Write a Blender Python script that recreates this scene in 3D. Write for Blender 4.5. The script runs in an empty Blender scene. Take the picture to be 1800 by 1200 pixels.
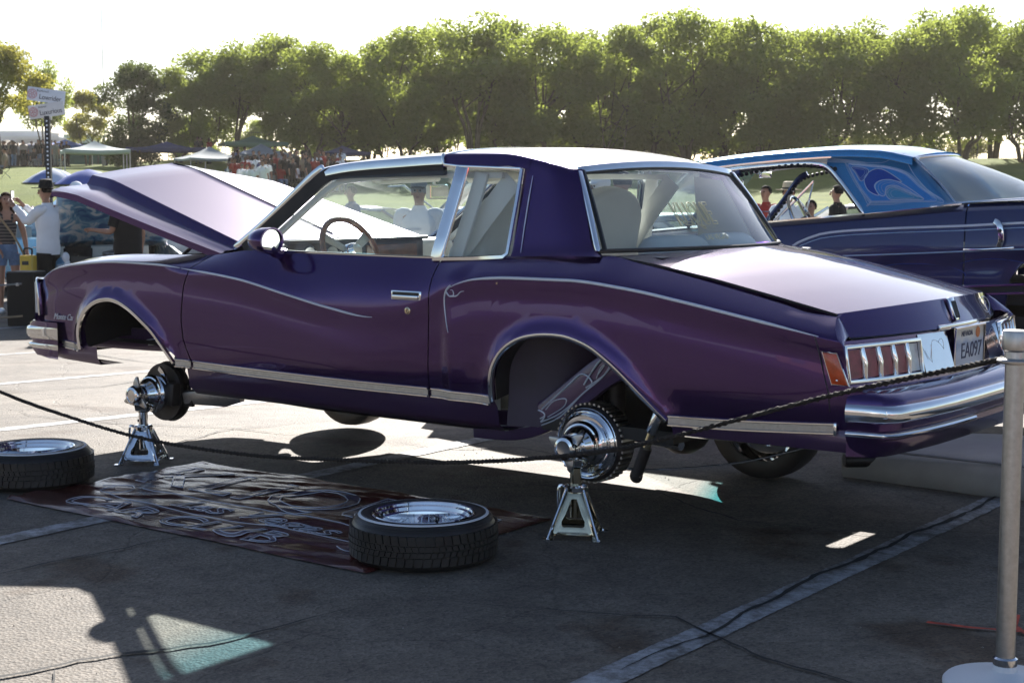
import bpy, bmesh, math, random
import numpy as np
from mathutils import Vector, Matrix, noise
R = math.radians
random.seed(7)
SC = bpy.context.scene
COL = SC.collection

# ------------------------------------------------------------------ camera
# axes: +X runs to the nose of the purple coupe, +Y to its left side, z up, origin under its rear axle
FW = Vector((0.6074, -0.7944, 0.0)); RT = Vector((-0.7944, -0.6074, 0.0))
CAMP = Vector((-3.520, 5.869, 1.42))
PITCH = math.atan(268 / 2665.0)
cam_d = bpy.data.cameras.new('camera')
cam = bpy.data.objects.new('camera', cam_d); COL.objects.link(cam)
cam_d.sensor_width = 36.0
cam_d.lens = 36.0 * 2665.0 / 1800.0
cam_d.clip_start = 0.1; cam_d.clip_end = 3000
cam.location = CAMP
look = FW * math.cos(PITCH) + Vector((0, 0, -math.sin(PITCH)))
cam.rotation_euler = look.to_track_quat('-Z', 'Y').to_euler()
cam_d.dof.use_dof = True; cam_d.dof.focus_distance = 6.6; cam_d.dof.aperture_fstop = 9.0
SC.camera = cam

# ------------------------------------------------------------------ light
SUN_EL = R(27.0)
SUN_AZ = math.atan2(0.562, -0.828)          # measured from +Y towards +X
sunv = Vector((math.sin(SUN_AZ) * math.cos(SUN_EL), math.cos(SUN_AZ) * math.cos(SUN_EL), math.sin(SUN_EL)))
W = bpy.data.worlds.new('World'); SC.world = W; W.use_nodes = True
nt = W.node_tree
bg = nt.nodes['Background']
sky = nt.nodes.new('ShaderNodeTexSky'); sky.sky_type = 'NISHITA'
sky.sun_disc = False; sky.sun_elevation = SUN_EL; sky.sun_rotation = SUN_AZ
sky.air_density = 0.75; sky.dust_density = 0.8; sky.ozone_density = 0.2; sky.altitude = 600
nt.links.new(sky.outputs[0], bg.inputs[0]); bg.inputs[1].default_value = 0.054
sd = bpy.data.lights.new('sun', 'SUN'); sd.energy = 4.3; sd.angle = R(0.5); sd.color = (1.0, 0.955, 0.89)
so = bpy.data.objects.new('sun', sd); COL.objects.link(so); so.location = (20, -30, 25)
so.rotation_euler = (-sunv).to_track_quat('-Z', 'Y').to_euler()
SC.view_settings.view_transform = 'Standard'; SC.view_settings.look = 'None'
SC.view_settings.gamma = 1.0; SC.view_settings.use_curve_mapping = False
SC.view_settings.exposure = 1.6
SC.render.engine = 'CYCLES'
SC.cycles.max_bounces = 10; SC.cycles.transparent_max_bounces = 24
SC.cycles.use_denoising = True
SC.cycles.sample_clamp_indirect = 6.0

# ------------------------------------------------------------------ helpers
def tag(o, label=None, cat=None, group=None, kind=None):
    if label: o['label'] = label
    if cat: o['category'] = cat
    if group: o['group'] = group
    if kind: o['kind'] = kind
    return o

def thing(name, label, cat, loc=(0, 0, 0), rz=0.0, group=None):
    o = bpy.data.objects.new(name, None); COL.objects.link(o)
    o.empty_display_size = 0.2
    o.location = loc; o.rotation_euler = (0, 0, rz)
    return tag(o, label, cat, group)

def copy_tree(o, parent=None):
    c = o.copy(); COL.objects.link(c)
    if parent: c.parent = parent
    for ch in list(o.children): copy_tree(ch, c)
    return c

def gz(d, s=0.0):
    """height of the ground at depth d in front of the camera, s to the right"""
    a = float(np.interp(d, [-60, 8.5, 12, 16, 37, 45, 58, 70, 80, 90, 100, 120, 170, 300, 800], [0, 0, -.14, -.27, -.3, -.2, .25, .8, 1.5, 2.5, 3.3, 3.5, 3.4, 1.5, 0]))
    b = float(np.interp(d, [-60, 8.5, 12, 16, 37, 45, 52, 60, 80, 110, 130, 170, 300, 800], [0, 0, -.14, -.27, -.3, -.1, 1.1, 1.75, 2.35, 3.05, 3.4, 3.4, 1.5, 0]))
    q = min(max((s/max(d, 1) + .225)/(-.28 + .225), 0), 1); q = q*q*(3-2*q)
    return a*(1-q) + b*q

def at(px, d, z=None):
    """place for something seen at image column px (of 1800) standing d metres away"""
    p = CAMP + FW * d + RT * ((px - 900) / 2665.0 * d * 1.0)
    return Vector((p.x, p.y, gz(d, (px - 900) / 2665.0 * d) if z is None else z))

def zat(py, d):
    return 1.42 + (332 - py) / 2665.0 * d

def hermite(pts):
    xs = np.array([p[0] for p in pts], float); ys = np.array([p[1] for p in pts], float)
    o = np.argsort(xs); xs = xs[o]; ys = ys[o]
    h = np.diff(xs); dl = np.diff(ys) / h
    m = np.zeros(len(xs)); m[0] = dl[0]; m[-1] = dl[-1]
    for i in range(1, len(xs) - 1):
        if dl[i - 1] * dl[i] <= 0: m[i] = 0
        else:
            w1 = 2 * h[i] + h[i - 1]; w2 = h[i] + 2 * h[i - 1]
            m[i] = (w1 + w2) / (w1 / dl[i - 1] + w2 / dl[i])
    def f(x):
        x = min(max(x, xs[0]), xs[-1])
        i = min(max(int(np.searchsorted(xs, x)) - 1, 0), len(xs) - 2)
        t = (x - xs[i]) / h[i]
        return float((2*t**3-3*t*t+1)*ys[i] + (t**3-2*t*t+t)*h[i]*m[i] + (-2*t**3+3*t*t)*ys[i+1] + (t**3-t*t)*h[i]*m[i+1])
    return f

def spline(pts, n, closed=False):
    """catmull-rom through 3d (or 2d) points, n steps per span"""
    P = [Vector(p) for p in pts]; out = []
    N = len(P)
    for i in range(N if closed else N - 1):
        if closed: a, b, c, d = P[(i-1) % N], P[i], P[(i+1) % N], P[(i+2) % N]
        else: a, b, c, d = P[max(i-1, 0)], P[i], P[i+1], P[min(i+2, N-1)]
        for k in range(n):
            t = k / n
            out.append(0.5*((2*b) + (c-a)*t + (2*a-5*b+4*c-d)*t*t + (-a+3*b-3*c+d)*t**3))
    if not closed: out.append(P[-1].copy())
    return out

def sstep(a, b, x):
    t = min(max((x - a) / (b - a), 0), 1)
    return t * t * (3 - 2 * t)

class MB:
    def __init__(s): s.v = []; s.f = []; s.mi = []; s.cur = 0
    def add(s, vs, fs):
        o = len(s.v); s.v.extend([tuple(v) for v in vs]); s.f.extend([tuple(i + o for i in f) for f in fs])
        s.mi.extend([s.cur] * len(fs)); return s
    def box(s, c, size, M=None):
        x, y, z = [k / 2 for k in size]
        vs = [Vector((a*x, b*y, d*z)) for a in (-1, 1) for b in (-1, 1) for d in (-1, 1)]
        if M is not None: vs = [M @ v for v in vs]
        c = Vector(c)
        return s.add([v + c for v in vs], [(0,1,3,2),(4,6,7,5),(0,4,5,1),(2,3,7,6),(0,2,6,4),(1,5,7,3)])
    def grid(s, P, cu=False, cv=False):
        n = len(P); m = len(P[0]); vs = [p for r in P for p in r]; fs = []
        for i in range(n if cu else n - 1):
            for j in range(m if cv else m - 1):
                a, b = i, (i + 1) % n; c, d = j, (j + 1) % m
                fs.append((a*m+c, b*m+c, b*m+d, a*m+d))
        return s.add(vs, fs)
    def frames(s, path, up=None, closed=False):
        P = [Vector(p) for p in path]; N = len(P); T = []
        for i in range(N):
            if closed: t = P[(i+1) % N] - P[(i-1) % N]
            else: t = P[min(i+1, N-1)] - P[max(i-1, 0)]
            T.append(t.normalized() if t.length > 1e-9 else Vector((0, 0, 1)))
        fr = []
        n0 = Vector(up) if up is not None else (Vector((0, 0, 1)) if abs(T[0].z) < .9 else Vector((1, 0, 0)))
        n = (n0 - T[0]*n0.dot(T[0])).normalized()
        for i in range(N):
            if up is not None:
                q = Vector(up) - T[i]*Vector(up).dot(T[i]); n = q.normalized() if q.length > 1e-4 else n
            else:
                q = n - T[i]*n.dot(T[i]); n = q.normalized() if q.length > 1e-6 else n
            fr.append((P[i], n, T[i].cross(n)))
        return fr
    def tube(s, path, r, n=8, cap=True, closed=False):
        fr = s.frames(path, None, closed); rr = r if isinstance(r, (list, tuple)) else [r]*len(fr)
        G = [[p + u*(q*math.cos(2*math.pi*k/n)) + w*(q*math.sin(2*math.pi*k/n)) for k in range(n)] for (p, u, w), q in zip(fr, rr)]
        o = len(s.v); s.grid(G, cu=closed, cv=True)
        if cap and not closed:
            m = len(G); s.f.append(tuple(o + k for k in range(n))[::-1]); s.f.append(tuple(o + (m-1)*n + k for k in range(n))); s.mi += [s.cur]*2
        return s
    def sweep(s, path, sec, up, closed=False, cap=True):
        """section points (a, b): a along up, b along tangent x up"""
        fr = s.frames(path, up, closed); n = len(sec)
        G = [[p + u*a + w*b for a, b in sec] for p, u, w in fr]
        o = len(s.v); s.grid(G, cu=closed, cv=True)
        if cap and not closed:
            m = len(G); s.f.append(tuple(o + k for k in range(n))); s.f.append(tuple(o + (m-1)*n + k for k in range(n))[::-1]); s.mi += [s.cur]*2
        return s
    def lathe(s, prof, o=(0, 0, 0), axis=(0, 0, 1), n=28, closed=False):
        ax = Vector(axis).normalized(); u = ax.orthogonal().normalized(); w = ax.cross(u); o = Vector(o)
        G = [[o + ax*h + u*(r*math.cos(2*math.pi*k/n)) + w*(r*math.sin(2*math.pi*k/n)) for k in range(n)] for r, h in prof]
        return s.grid(G, cu=closed, cv=True)
    def prism(s, poly, o, u, v, w):
        """polygon (a, b) in plane o + a u + b v, pushed along w"""
        o = Vector(o); u = Vector(u); v = Vector(v); w = Vector(w); n = len(poly)
        vs = [o + u*a + v*b for a, b in poly]; vs += [p + w for p in vs]
        fs = [tuple(range(n))[::-1], tuple(range(n, 2*n))] + [(k, (k+1) % n, n+(k+1) % n, n+k) for k in range(n)]
        return s.add(vs, fs)
    def ball(s, c, r, n=10, m=7):
        c = Vector(c); r = Vector(r) if hasattr(r, '__len__') else Vector((r, r, r))
        G = []
        for i in range(m + 1):
            a = math.pi * i / m - math.pi / 2
            G.append([c + Vector((r.x*math.cos(a)*math.cos(2*math.pi*k/n), r.y*math.cos(a)*math.sin(2*math.pi*k/n), r.z*math.sin(a))) for k in range(n)])
        return s.grid(G, cv=True)
    def mirror(s):
        o = len(s.v); s.v += [(x, -y, z) for x, y, z in s.v[:o]]
        k = len(s.f); s.f += [tuple(i + o for i in f)[::-1] for f in s.f[:k]]; s.mi += s.mi[:k]; return s
    def both(s, name, mat, parent=None, **k):
        """left piece and its mirrored twin as two objects"""
        o = s.build(name, mat, parent, **k); t = MB(); t.v = [(x, -y, z) for x, y, z in s.v]; t.f = s.f; t.mi = s.mi
        t.build(name, mat, parent, **k); return o
    def build(s, name, mat, parent=None, smooth=38, kind=None, bev=0, merge=1e-5, seg=2):
        me = bpy.data.meshes.new(name); me.from_pydata(s.v, [], s.f)
        bm = bmesh.new(); bm.from_mesh(me)
        for f, k in zip(bm.faces, s.mi): f.material_index = k
        if merge: bmesh.ops.remove_doubles(bm, verts=bm.verts, dist=merge)
        bmesh.ops.recalc_face_normals(bm, faces=bm.faces)
        if bev:
            ed = [e for e in bm.edges if len(e.link_faces) == 2 and e.calc_face_angle(0) > R(30)]
            bmesh.ops.bevel(bm, geom=ed, offset=bev, segments=seg, profile=0.5, affect='EDGES', clamp_overlap=True)
        bm.to_mesh(me); bm.free()
        if smooth:
            me.polygons.foreach_set('use_smooth', [True]*len(me.polygons)); me.set_sharp_from_angle(angle=R(smooth))
        for m in (mat if isinstance(mat, (list, tuple)) else [mat]): me.materials.append(m)
        o = bpy.data.objects.new(name, me); COL.objects.link(o)
        if parent: o.parent = parent
        if kind: o['kind'] = kind
        return o

def text_obj(name, body, size, M, mat, parent=None, extrude=0.0008, outline=0, shear=0, align='CENTER', sx=1.0):
    cu = bpy.data.curves.new(name, 'FONT'); cu.body = body; cu.size = size; cu.align_x = align; cu.align_y = 'CENTER'
    cu.shear = shear; cu.resolution_u = 4
    if outline:
        cu.fill_mode = 'NONE'; cu.bevel_depth = outline; cu.bevel_resolution = 1
    else: cu.extrude = extrude
    t = bpy.data.objects.new('tmp', cu); COL.objects.link(t)
    dg = bpy.context.evaluated_depsgraph_get()
    me = bpy.data.meshes.new_from_object(t.evaluated_get(dg))
    bpy.data.objects.remove(t); bpy.data.curves.remove(cu)
    me.transform(M @ Matrix.Diagonal((sx, 1, 1, 1))); me.materials.clear(); me.materials.append(mat)
    o = bpy.data.objects.new(name, me); COL.objects.link(o)
    if parent: o.parent = parent
    return o

def frameM(o, x, y):
    x = Vector(x).normalized(); y = Vector(y); y = (y - x*y.dot(x)).normalized(); z = x.cross(y)
    M = Matrix((x, y, z)).transposed().to_4x4(); M.translation = Vector(o); return M

# ------------------------------------------------------------------ materials
def mat(name, col, rough=0.5, metal=0.0, coat=0.0, spec=0.5, coat_rough=0.03):
    m = bpy.data.materials.new(name); m.use_nodes = True
    b = m.node_tree.nodes['Principled BSDF']
    b.inputs['Base Color'].default_value = (*col, 1); b.inputs['Roughness'].default_value = rough
    b.inputs['Metallic'].default_value = metal; b.inputs['Coat Weight'].default_value = coat
    b.inputs['Coat Roughness'].default_value = coat_rough
    b.inputs['Specular IOR Level'].default_value = spec
    return m

def nodes(m):
    n = m.node_tree.nodes; return n, m.node_tree.links, n['Principled BSDF']

def N(m, t, **kw):
    n = m.node_tree.nodes.new(t)
    for k, v in kw.items():
        if k in n.inputs: n.inputs[k].default_value = v
        else: setattr(n, k, v)
    return n

def ramp(m, stops):
    r = m.node_tree.nodes.new('ShaderNodeValToRGB'); e = r.color_ramp.elements
    while len(e) < len(stops): e.new(0.5)
    for q, (p, c) in zip(e, stops): q.position = p; q.color = (*c, 1) if len(c) == 3 else c
    return r

def vary(m, scale=6.0, amt=0.35, bump=0.0, bscale=40.0, rough_amt=0.0, coord='Object'):
    """mottle a plain material a little and give it fine relief"""
    n, l, b = nodes(m); c = b.inputs['Base Color'].default_value[:3]
    tc = N(m, 'ShaderNodeTexCoord'); ns = N(m, 'ShaderNodeTexNoise', Scale=scale, Detail=6.0, Roughness=0.6)
    l.new(tc.outputs[coord], ns.inputs['Vector'])
    r = ramp(m, [(0.3, tuple(k*(1-amt) for k in c)), (0.7, tuple(min(k*(1+amt), 1) for k in c))])
    l.new(ns.outputs['Fac'], r.inputs[0]); l.new(r.outputs[0], b.inputs['Base Color'])
    if rough_amt:
        mr = N(m, 'ShaderNodeMapRange'); rr = b.inputs['Roughness'].default_value
        mr.inputs['To Min'].default_value = max(rr-rough_amt, .01); mr.inputs['To Max'].default_value = rr+rough_amt
        l.new(ns.outputs['Fac'], mr.inputs['Value']); l.new(mr.outputs[0], b.inputs['Roughness'])
    if bump:
        n2 = N(m, 'ShaderNodeTexNoise', Scale=bscale, Detail=4.0); l.new(tc.outputs[coord], n2.inputs['Vector'])
        bp = N(m, 'ShaderNodeBump', Strength=bump, Distance=0.01); l.new(n2.outputs['Fac'], bp.inputs['Height']); l.new(bp.outputs[0], b.inputs['Normal'])
    return m

def glass(name, tint=(0.9, 0.95, 0.94), ior=1.45, dust_sheen=0.03):
    m = bpy.data.materials.new(name); m.use_nodes = True; nn = m.node_tree.nodes; l = m.node_tree.links
    nn.remove(nn['Principled BSDF']); out = nn['Material Output']
    tr = nn.new('ShaderNodeBsdfTransparent'); tr.inputs[0].default_value = (*tint, 1)
    gl = nn.new('ShaderNodeBsdfGlossy'); gl.inputs['Roughness'].default_value = 0.01
    fr = nn.new('ShaderNodeFresnel'); ge = nn.new('ShaderNodeNewGeometry'); mr = nn.new('ShaderNodeMapRange')
    mr.inputs['To Min'].default_value = ior; mr.inputs['To Max'].default_value = 1/ior      # a thin pane: the same from both sides
    l.new(ge.outputs['Backfacing'], mr.inputs['Value']); l.new(mr.outputs[0], fr.inputs[0])
    df = nn.new('ShaderNodeBsdfDiffuse'); df.inputs[0].default_value = (.55, .6, .62, 1)
    tl = nn.new('ShaderNodeBsdfTranslucent'); tl.inputs[0].default_value = (.6, .65, .66, 1)
    ad = nn.new('ShaderNodeMixShader'); l.new(df.outputs[0], ad.inputs[1]); l.new(tl.outputs[0], ad.inputs[2])
    a = nn.new('ShaderNodeMixShader'); a.inputs[0].default_value = dust_sheen  # dust share, raised on the coupes' back windows to imitate reflected sky
    l.new(tr.outputs[0], a.inputs[1]); l.new(ad.outputs[0], a.inputs[2])
    x = nn.new('ShaderNodeMixShader'); l.new(fr.outputs[0], x.inputs[0]); l.new(a.outputs[0], x.inputs[1]); l.new(gl.outputs[0], x.inputs[2])
    l.new(x.outputs[0], out.inputs[0]); return m

def paint(name, c, metal=0.55, rough=0.34):
    m = mat(name, c, rough, metal, 1.0)
    n, l, b = nodes(m); tc = N(m, 'ShaderNodeTexCoord')
    v = N(m, 'ShaderNodeTexNoise', Scale=900.0, Detail=1.0); l.new(tc.outputs['Object'], v.inputs['Vector'])
    r = ramp(m, [(0.35, tuple(k*.65 for k in c)), (0.72, tuple(min(k*1.7, 1) for k in c))]); l.new(v.outputs['Fac'], r.inputs[0]); l.new(r.outputs[0], b.inputs['Base Color'])
    d = N(m, 'ShaderNodeTexNoise', Scale=3.0, Detail=8.0, Roughness=.7); l.new(tc.outputs['Object'], d.inputs['Vector'])
    mr = N(m, 'ShaderNodeMapRange'); mr.inputs['From Min'].default_value = .45; mr.inputs['To Min'].default_value = .015; mr.inputs['To Max'].default_value = .045
    l.new(d.outputs['Fac'], mr.inputs['Value']); l.new(mr.outputs[0], b.inputs['Coat Roughness'])
    return m

M = {}
M['purple'] = paint('purple_paint', (0.054, 0.018, 0.108), .85, .20); M['purple'].node_tree.nodes['Principled BSDF'].inputs['Coat IOR'].default_value = 1.42
M['tub'] = vary(mat('dark_purple_tub', (.022, .010, .034), .45), 6, .3)
M['purple_frame'] = paint('purple_frame_paint', (0.055, 0.025, 0.085), .4)
M['chrome'] = vary(mat('chrome', (0.78, 0.79, 0.81), 0.07, 1.0), 5, .06, rough_amt=.04)
M['steel'] = vary(mat('brushed_steel', (0.50, 0.48, 0.46), 0.36, 1.0), 60, .12, rough_amt=.08)
M['brass'] = vary(mat('brass_tinted_chrome', (0.62, 0.55, 0.38), 0.14, 1.0), 8, .25, rough_amt=.06)
M['silver_line'] = mat('silver_pinstripe', (0.62, 0.66, 0.74), 0.3, 0.35)
M['black'] = vary(mat('black_rubber', (0.012, 0.012, 0.013), 0.42), 14, .3, rough_amt=.1)
M['tyre'] = vary(mat('tyre_rubber', (0.022, 0.020, 0.019), 0.38), 9, .35, bump=.05, bscale=120, rough_amt=.12)
M['dark'] = vary(mat('dark_underbody', (0.016, 0.015, 0.015), 0.6), 7, .4, bump=.1, bscale=30)
M['cast'] = vary(mat('cast_iron', (0.05, 0.045, 0.045), 0.45, .7), 12, .4, bump=.12, bscale=50)
M['glass'] = glass('window_glass', dust_sheen=.035)
def banded(name, z0, z1, tint):
    m = glass(name, dust_sheen=.03); n = m.node_tree.nodes; l = m.node_tree.links
    tr = [q for q in n if q.type == 'BSDF_TRANSPARENT'][0]; tc = n.new('ShaderNodeTexCoord'); sp = n.new('ShaderNodeSeparateXYZ'); l.new(tc.outputs['Object'], sp.inputs[0])
    mr = n.new('ShaderNodeMapRange'); mr.inputs['From Min'].default_value = z0; mr.inputs['From Max'].default_value = z1; l.new(sp.outputs[2], mr.inputs[0])
    r = ramp(m, [(0.0, (.90, .95, .94)), (1.0, tint)]); l.new(mr.outputs[0], r.inputs[0]); l.new(r.outputs[0], tr.inputs[0]); return m
M['windshield'] = banded('shaded_windshield', 1.40, 1.50, (.30, .58, .68)); M['windshield_blue'] = banded('shaded_windshield_blue', 1.40, 1.52, (.10, .55, .62))
M['rearglass'] = glass('rear_window_glass', (.84, .92, .93), 1.75, .12)  # extra pale share imitates the sky mirrored in this pane
M['white_vinyl'] = vary(mat('white_vinyl', (0.78, 0.76, 0.71), 0.45), 5, .06, bump=.03, bscale=120)
M['white_line'] = mat('white_band', (0.75, 0.76, 0.78), 0.5)
M['wood'] = vary(mat('varnished_wood', (0.13, 0.045, 0.018), 0.22, 0, .6), 14, .5)
M['red_lens'] = vary(mat('red_lens', (0.24, 0.035, 0.050), 0.28, 0, 0, .5), 30, .3)
M['clear_lens'] = vary(mat('clear_lens', (0.45, 0.47, 0.5), 0.15, 0, .5), 30, .2)
M['amber_lens'] = vary(mat('orange_lens', (0.55, 0.07, 0.015), 0.18, 0, .5), 30, .25)
M['mirror'] = mat('mirror_glass', (0.85, 0.87, 0.88), 0.01, 1.0)
M['skin'] = vary(mat('skin', (0.36, 0.19, 0.125), 0.5), 8, .12)
M['skin_dark'] = vary(mat('skin_dark', (0.16, 0.075, 0.048), 0.5), 8, .12)
# ------------------------------------------------------------------ ground
def asphalt():
    m = mat('asphalt', (0.2, 0.19, 0.18), 0.78, spec=.35); n, l, b = nodes(m)
    tc = N(m, 'ShaderNodeTexCoord')
    def noise_(sc, det=5, ro=.6):
        q = N(m, 'ShaderNodeTexNoise', Scale=sc, Detail=det, Roughness=ro); l.new(tc.outputs['Object'], q.inputs['Vector']); return q
    big = noise_(.55, 6, .65); mid = noise_(4.0, 8, .7); fine = noise_(150, 3)
    vo = N(m, 'ShaderNodeTexVoronoi', Scale=85.0); l.new(tc.outputs['Object'], vo.inputs['Vector'])
    r1 = ramp(m, [(0.25, (.090, .076, .064)), (0.5, (.150, .129, .108)), (0.75, (.215, .188, .160))]); l.new(mid.outputs['Fac'], r1.inputs[0])
    r2 = ramp(m, [(0.28, (.62, .60, .58)), (0.5, (.95, .94, .92)), (0.72, (1.2, 1.17, 1.12))]); l.new(big.outputs['Fac'], r2.inputs[0])
    r3 = ramp(m, [(0.0, (.55, .55, .55)), (0.35, (.95, .95, .95)), (0.9, (1.35, 1.33, 1.3))]); l.new(vo.outputs['Color'], r3.inputs[0])
    r4 = ramp(m, [(0.3, (.7, .7, .7)), (0.7, (1.25, 1.25, 1.25))]); l.new(fine.outputs['Fac'], r4.inputs[0])
    def mul(a, c):
        x = N(m, 'ShaderNodeMix', data_type='RGBA', blend_type='MULTIPLY'); x.inputs[0].default_value = 1
        l.new(a, x.inputs[6]); l.new(c, x.inputs[7]); return x.outputs[2]
    c = mul(mul(mul(r1.outputs[0], r2.outputs[0]), r3.outputs[0]), r4.outputs[0])
    # oil stains of the bays
    st = noise_(1.3, 4, .55); rs = ramp(m, [(0.57, (1, 1, 1)), (0.64, (.60, .50, .42)), (0.72, (.42, .36, .31))]); l.new(st.outputs['Fac'], rs.inputs[0])
    c = mul(c, rs.outputs[0]); l.new(c, b.inputs['Base Color'])
    # hairline cracks
    wv = noise_(2.2, 4); ad = N(m, 'ShaderNodeMix', data_type='RGBA'); ad.inputs[0].default_value = .22
    l.new(tc.outputs['Object'], ad.inputs[6]); l.new(wv.outputs['Color'], ad.inputs[7])
    vc = N(m, 'ShaderNodeTexVoronoi', Scale=.85, feature='DISTANCE_TO_EDGE'); l.new(ad.outputs[2], vc.inputs['Vector'])
    rc = ramp(m, [(0.0, (.0, .0, .0)), (0.006, (1, 1, 1))]); l.new(vc.outputs['Distance'], rc.inputs[0])
    c2 = N(m, 'ShaderNodeMix', data_type='RGBA', blend_type='MULTIPLY'); c2.inputs[0].default_value = .28
    l.new(c, c2.inputs[6]); l.new(rc.outputs[0], c2.inputs[7]); l.new(c2.outputs[2], b.inputs['Base Color'])
    h = N(m, 'ShaderNodeMath', operation='ADD'); l.new(vo.outputs['Distance'], h.inputs[0])
    h2 = N(m, 'ShaderNodeMath', operation='MULTIPLY'); h2.inputs[1].default_value = 1.2; l.new(rc.outputs[0], h2.inputs[0]); l.new(h2.outputs[0], h.inputs[1])
    h3 = N(m, 'ShaderNodeMath', operation='ADD'); l.new(h.outputs[0], h3.inputs[0]); l.new(mid.outputs['Fac'], h3.inputs[1])
    bp = N(m, 'ShaderNodeBump', Strength=.5, Distance=.006); l.new(h3.outputs[0], bp.inputs['Height']); l.new(bp.outputs[0], b.inputs['Normal'])
    return m
M['asphalt'] = asphalt()

def grassmat():
    m = mat('lawn_grass', (.07, .12, .02), .9, spec=.2); n, l, b = nodes(m); tc = N(m, 'ShaderNodeTexCoord')
    a = N(m, 'ShaderNodeTexNoise', Scale=.35, Detail=8.0, Roughness=.65); l.new(tc.outputs['Object'], a.inputs['Vector'])
    r = ramp(m, [(.3, (.12, .16, .025)), (.55, (.18, .22, .035)), (.75, (.26, .28, .06))]); l.new(a.outputs['Fac'], r.inputs[0]); l.new(r.outputs[0], b.inputs['Base Color'])
    f = N(m, 'ShaderNodeTexNoise', Scale=18.0, Detail=4.0); l.new(tc.outputs['Object'], f.inputs['Vector'])
    bp = N(m, 'ShaderNodeBump', Strength=.8, Distance=.15); l.new(f.outputs['Fac'], bp.inputs['Height']); l.new(bp.outputs[0], b.inputs['Normal'])
    return m
M['lawn'] = grassmat()
M['earth'] = vary(mat('dry_earth', (.26, .22, .16), .95), .05, .25)

def sheet(name, ds, ss, m, bump=0):
    b = MB(); G = []
    for d in ds:
        row = []
        for s in ss:
            p = CAMP + FW*d + RT*s; z = gz(d, s)
            if bump and ds[0] < d < ds[-1]: z += bump*noise.noise(Vector((s*.10, d*.10, 3)))
            row.append((p.x, p.y, z))
        G.append(row)
    o = b.grid(G).build(name, m, smooth=60, merge=0); o['kind'] = 'structure'; return o
SS = [-300, -120, -60, -40, -30, -20, -15, -10, -5, 0, 5, 10, 15, 20, 30, 40, 60, 120, 300]
lot = sheet('parking_lot', [-240, -60, 0, 8.5, 12, 16, 37, 39.5], SS, M['asphalt'])
SL = [-300, -120] + [-60 + 2.5*k for k in range(49)] + [120, 300]
lawn = sheet('lawn', [39.5, 42, 45, 48, 52, 55, 58, 61, 65, 70, 75, 80, 85, 90, 95, 100, 105, 110, 120, 130, 150, 170], SL, M['lawn'], .3)
sheet('terrain', [170, 300], SS, M['earth'])

# painted bay lines, worn through to the asphalt
def linepaint():
    m = mat('worn_line_paint', (.55, .55, .56), .7); n, l, b = nodes(m); tc = N(m, 'ShaderNodeTexCoord')
    a = N(m, 'ShaderNodeTexNoise', Scale=7.0, Detail=12.0, Roughness=.82); l.new(tc.outputs['Object'], a.inputs['Vector'])
    r = ramp(m, [(.42, (.115, .105, .095)), (.50, (.24, .235, .235)), (.60, (.42, .42, .44)), (.75, (.52, .52, .55))]); l.new(a.outputs['Fac'], r.inputs[0]); l.new(r.outputs[0], b.inputs['Base Color'])
    bp = N(m, 'ShaderNodeBump', Strength=.4, Distance=.004); l.new(a.outputs['Fac'], bp.inputs['Height']); l.new(bp.outputs[0], b.inputs['Normal']); return m
M['line'] = linepaint()
def strip(name, pts, w, z, m, parent, jit=0.0, taper=False):
    b = MB(); P = [Vector((p[0], p[1], 0)) for p in pts]; Q = []
    for i in range(len(P) - 1):
        L = (P[i+1] - P[i]).length; k = max(int(L / (.018 if w > .05 else .05)), 1) if jit else max(int(L/.25), 1)
        for j in range(k): Q.append(P[i].lerp(P[i+1], j / k))
    Q.append(P[-1]); G = []
    for i, q in enumerate(Q):
        t = (Q[min(i+1, len(Q)-1)] - Q[max(i-1, 0)]).normalized(); nn = Vector((-t.y, t.x, 0))
        o = nn*(noise.noise(q*3.1)*jit*3 + noise.noise(q*14)*jit)
        ww = w*(1 + ((noise.noise(q*45)*.10 + noise.noise(q*9)*.08) if w > .05 else noise.noise(q*11 + Vector((5, 0, 0)))*.8))
        if taper: ww *= min(1, .15 + 2.5*min(i, len(Q)-1-i)/len(Q))
        dd = (q + nn*0 - CAMP).dot(FW)
        G.append([q + o + nn*ww/2 + Vector((0, 0, z + gz(dd))), q + o - nn*ww/2 + Vector((0, 0, z + gz(dd)))])
    o = b.grid(G).build(name, m, parent, merge=0)
    return o
for X, y0, y1 in ((-1.13, 3.2, -9), (1.80, 3.4, -9), (4.40, 3.4, -9), (7.1, 3.0, -9), (9.8, 3.0, -9), (12.6, 3.0, -6), (-3.9, 3, -12), (-6.6, 3, -14)):
    strip('bay_line', [(X, y0), (X, y1)], .125, .004, M['line'], lot, jit=.0015)
M['crack'] = vary(mat('crack_filler', (.018, .017, .016), .85), 30, .4)
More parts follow.
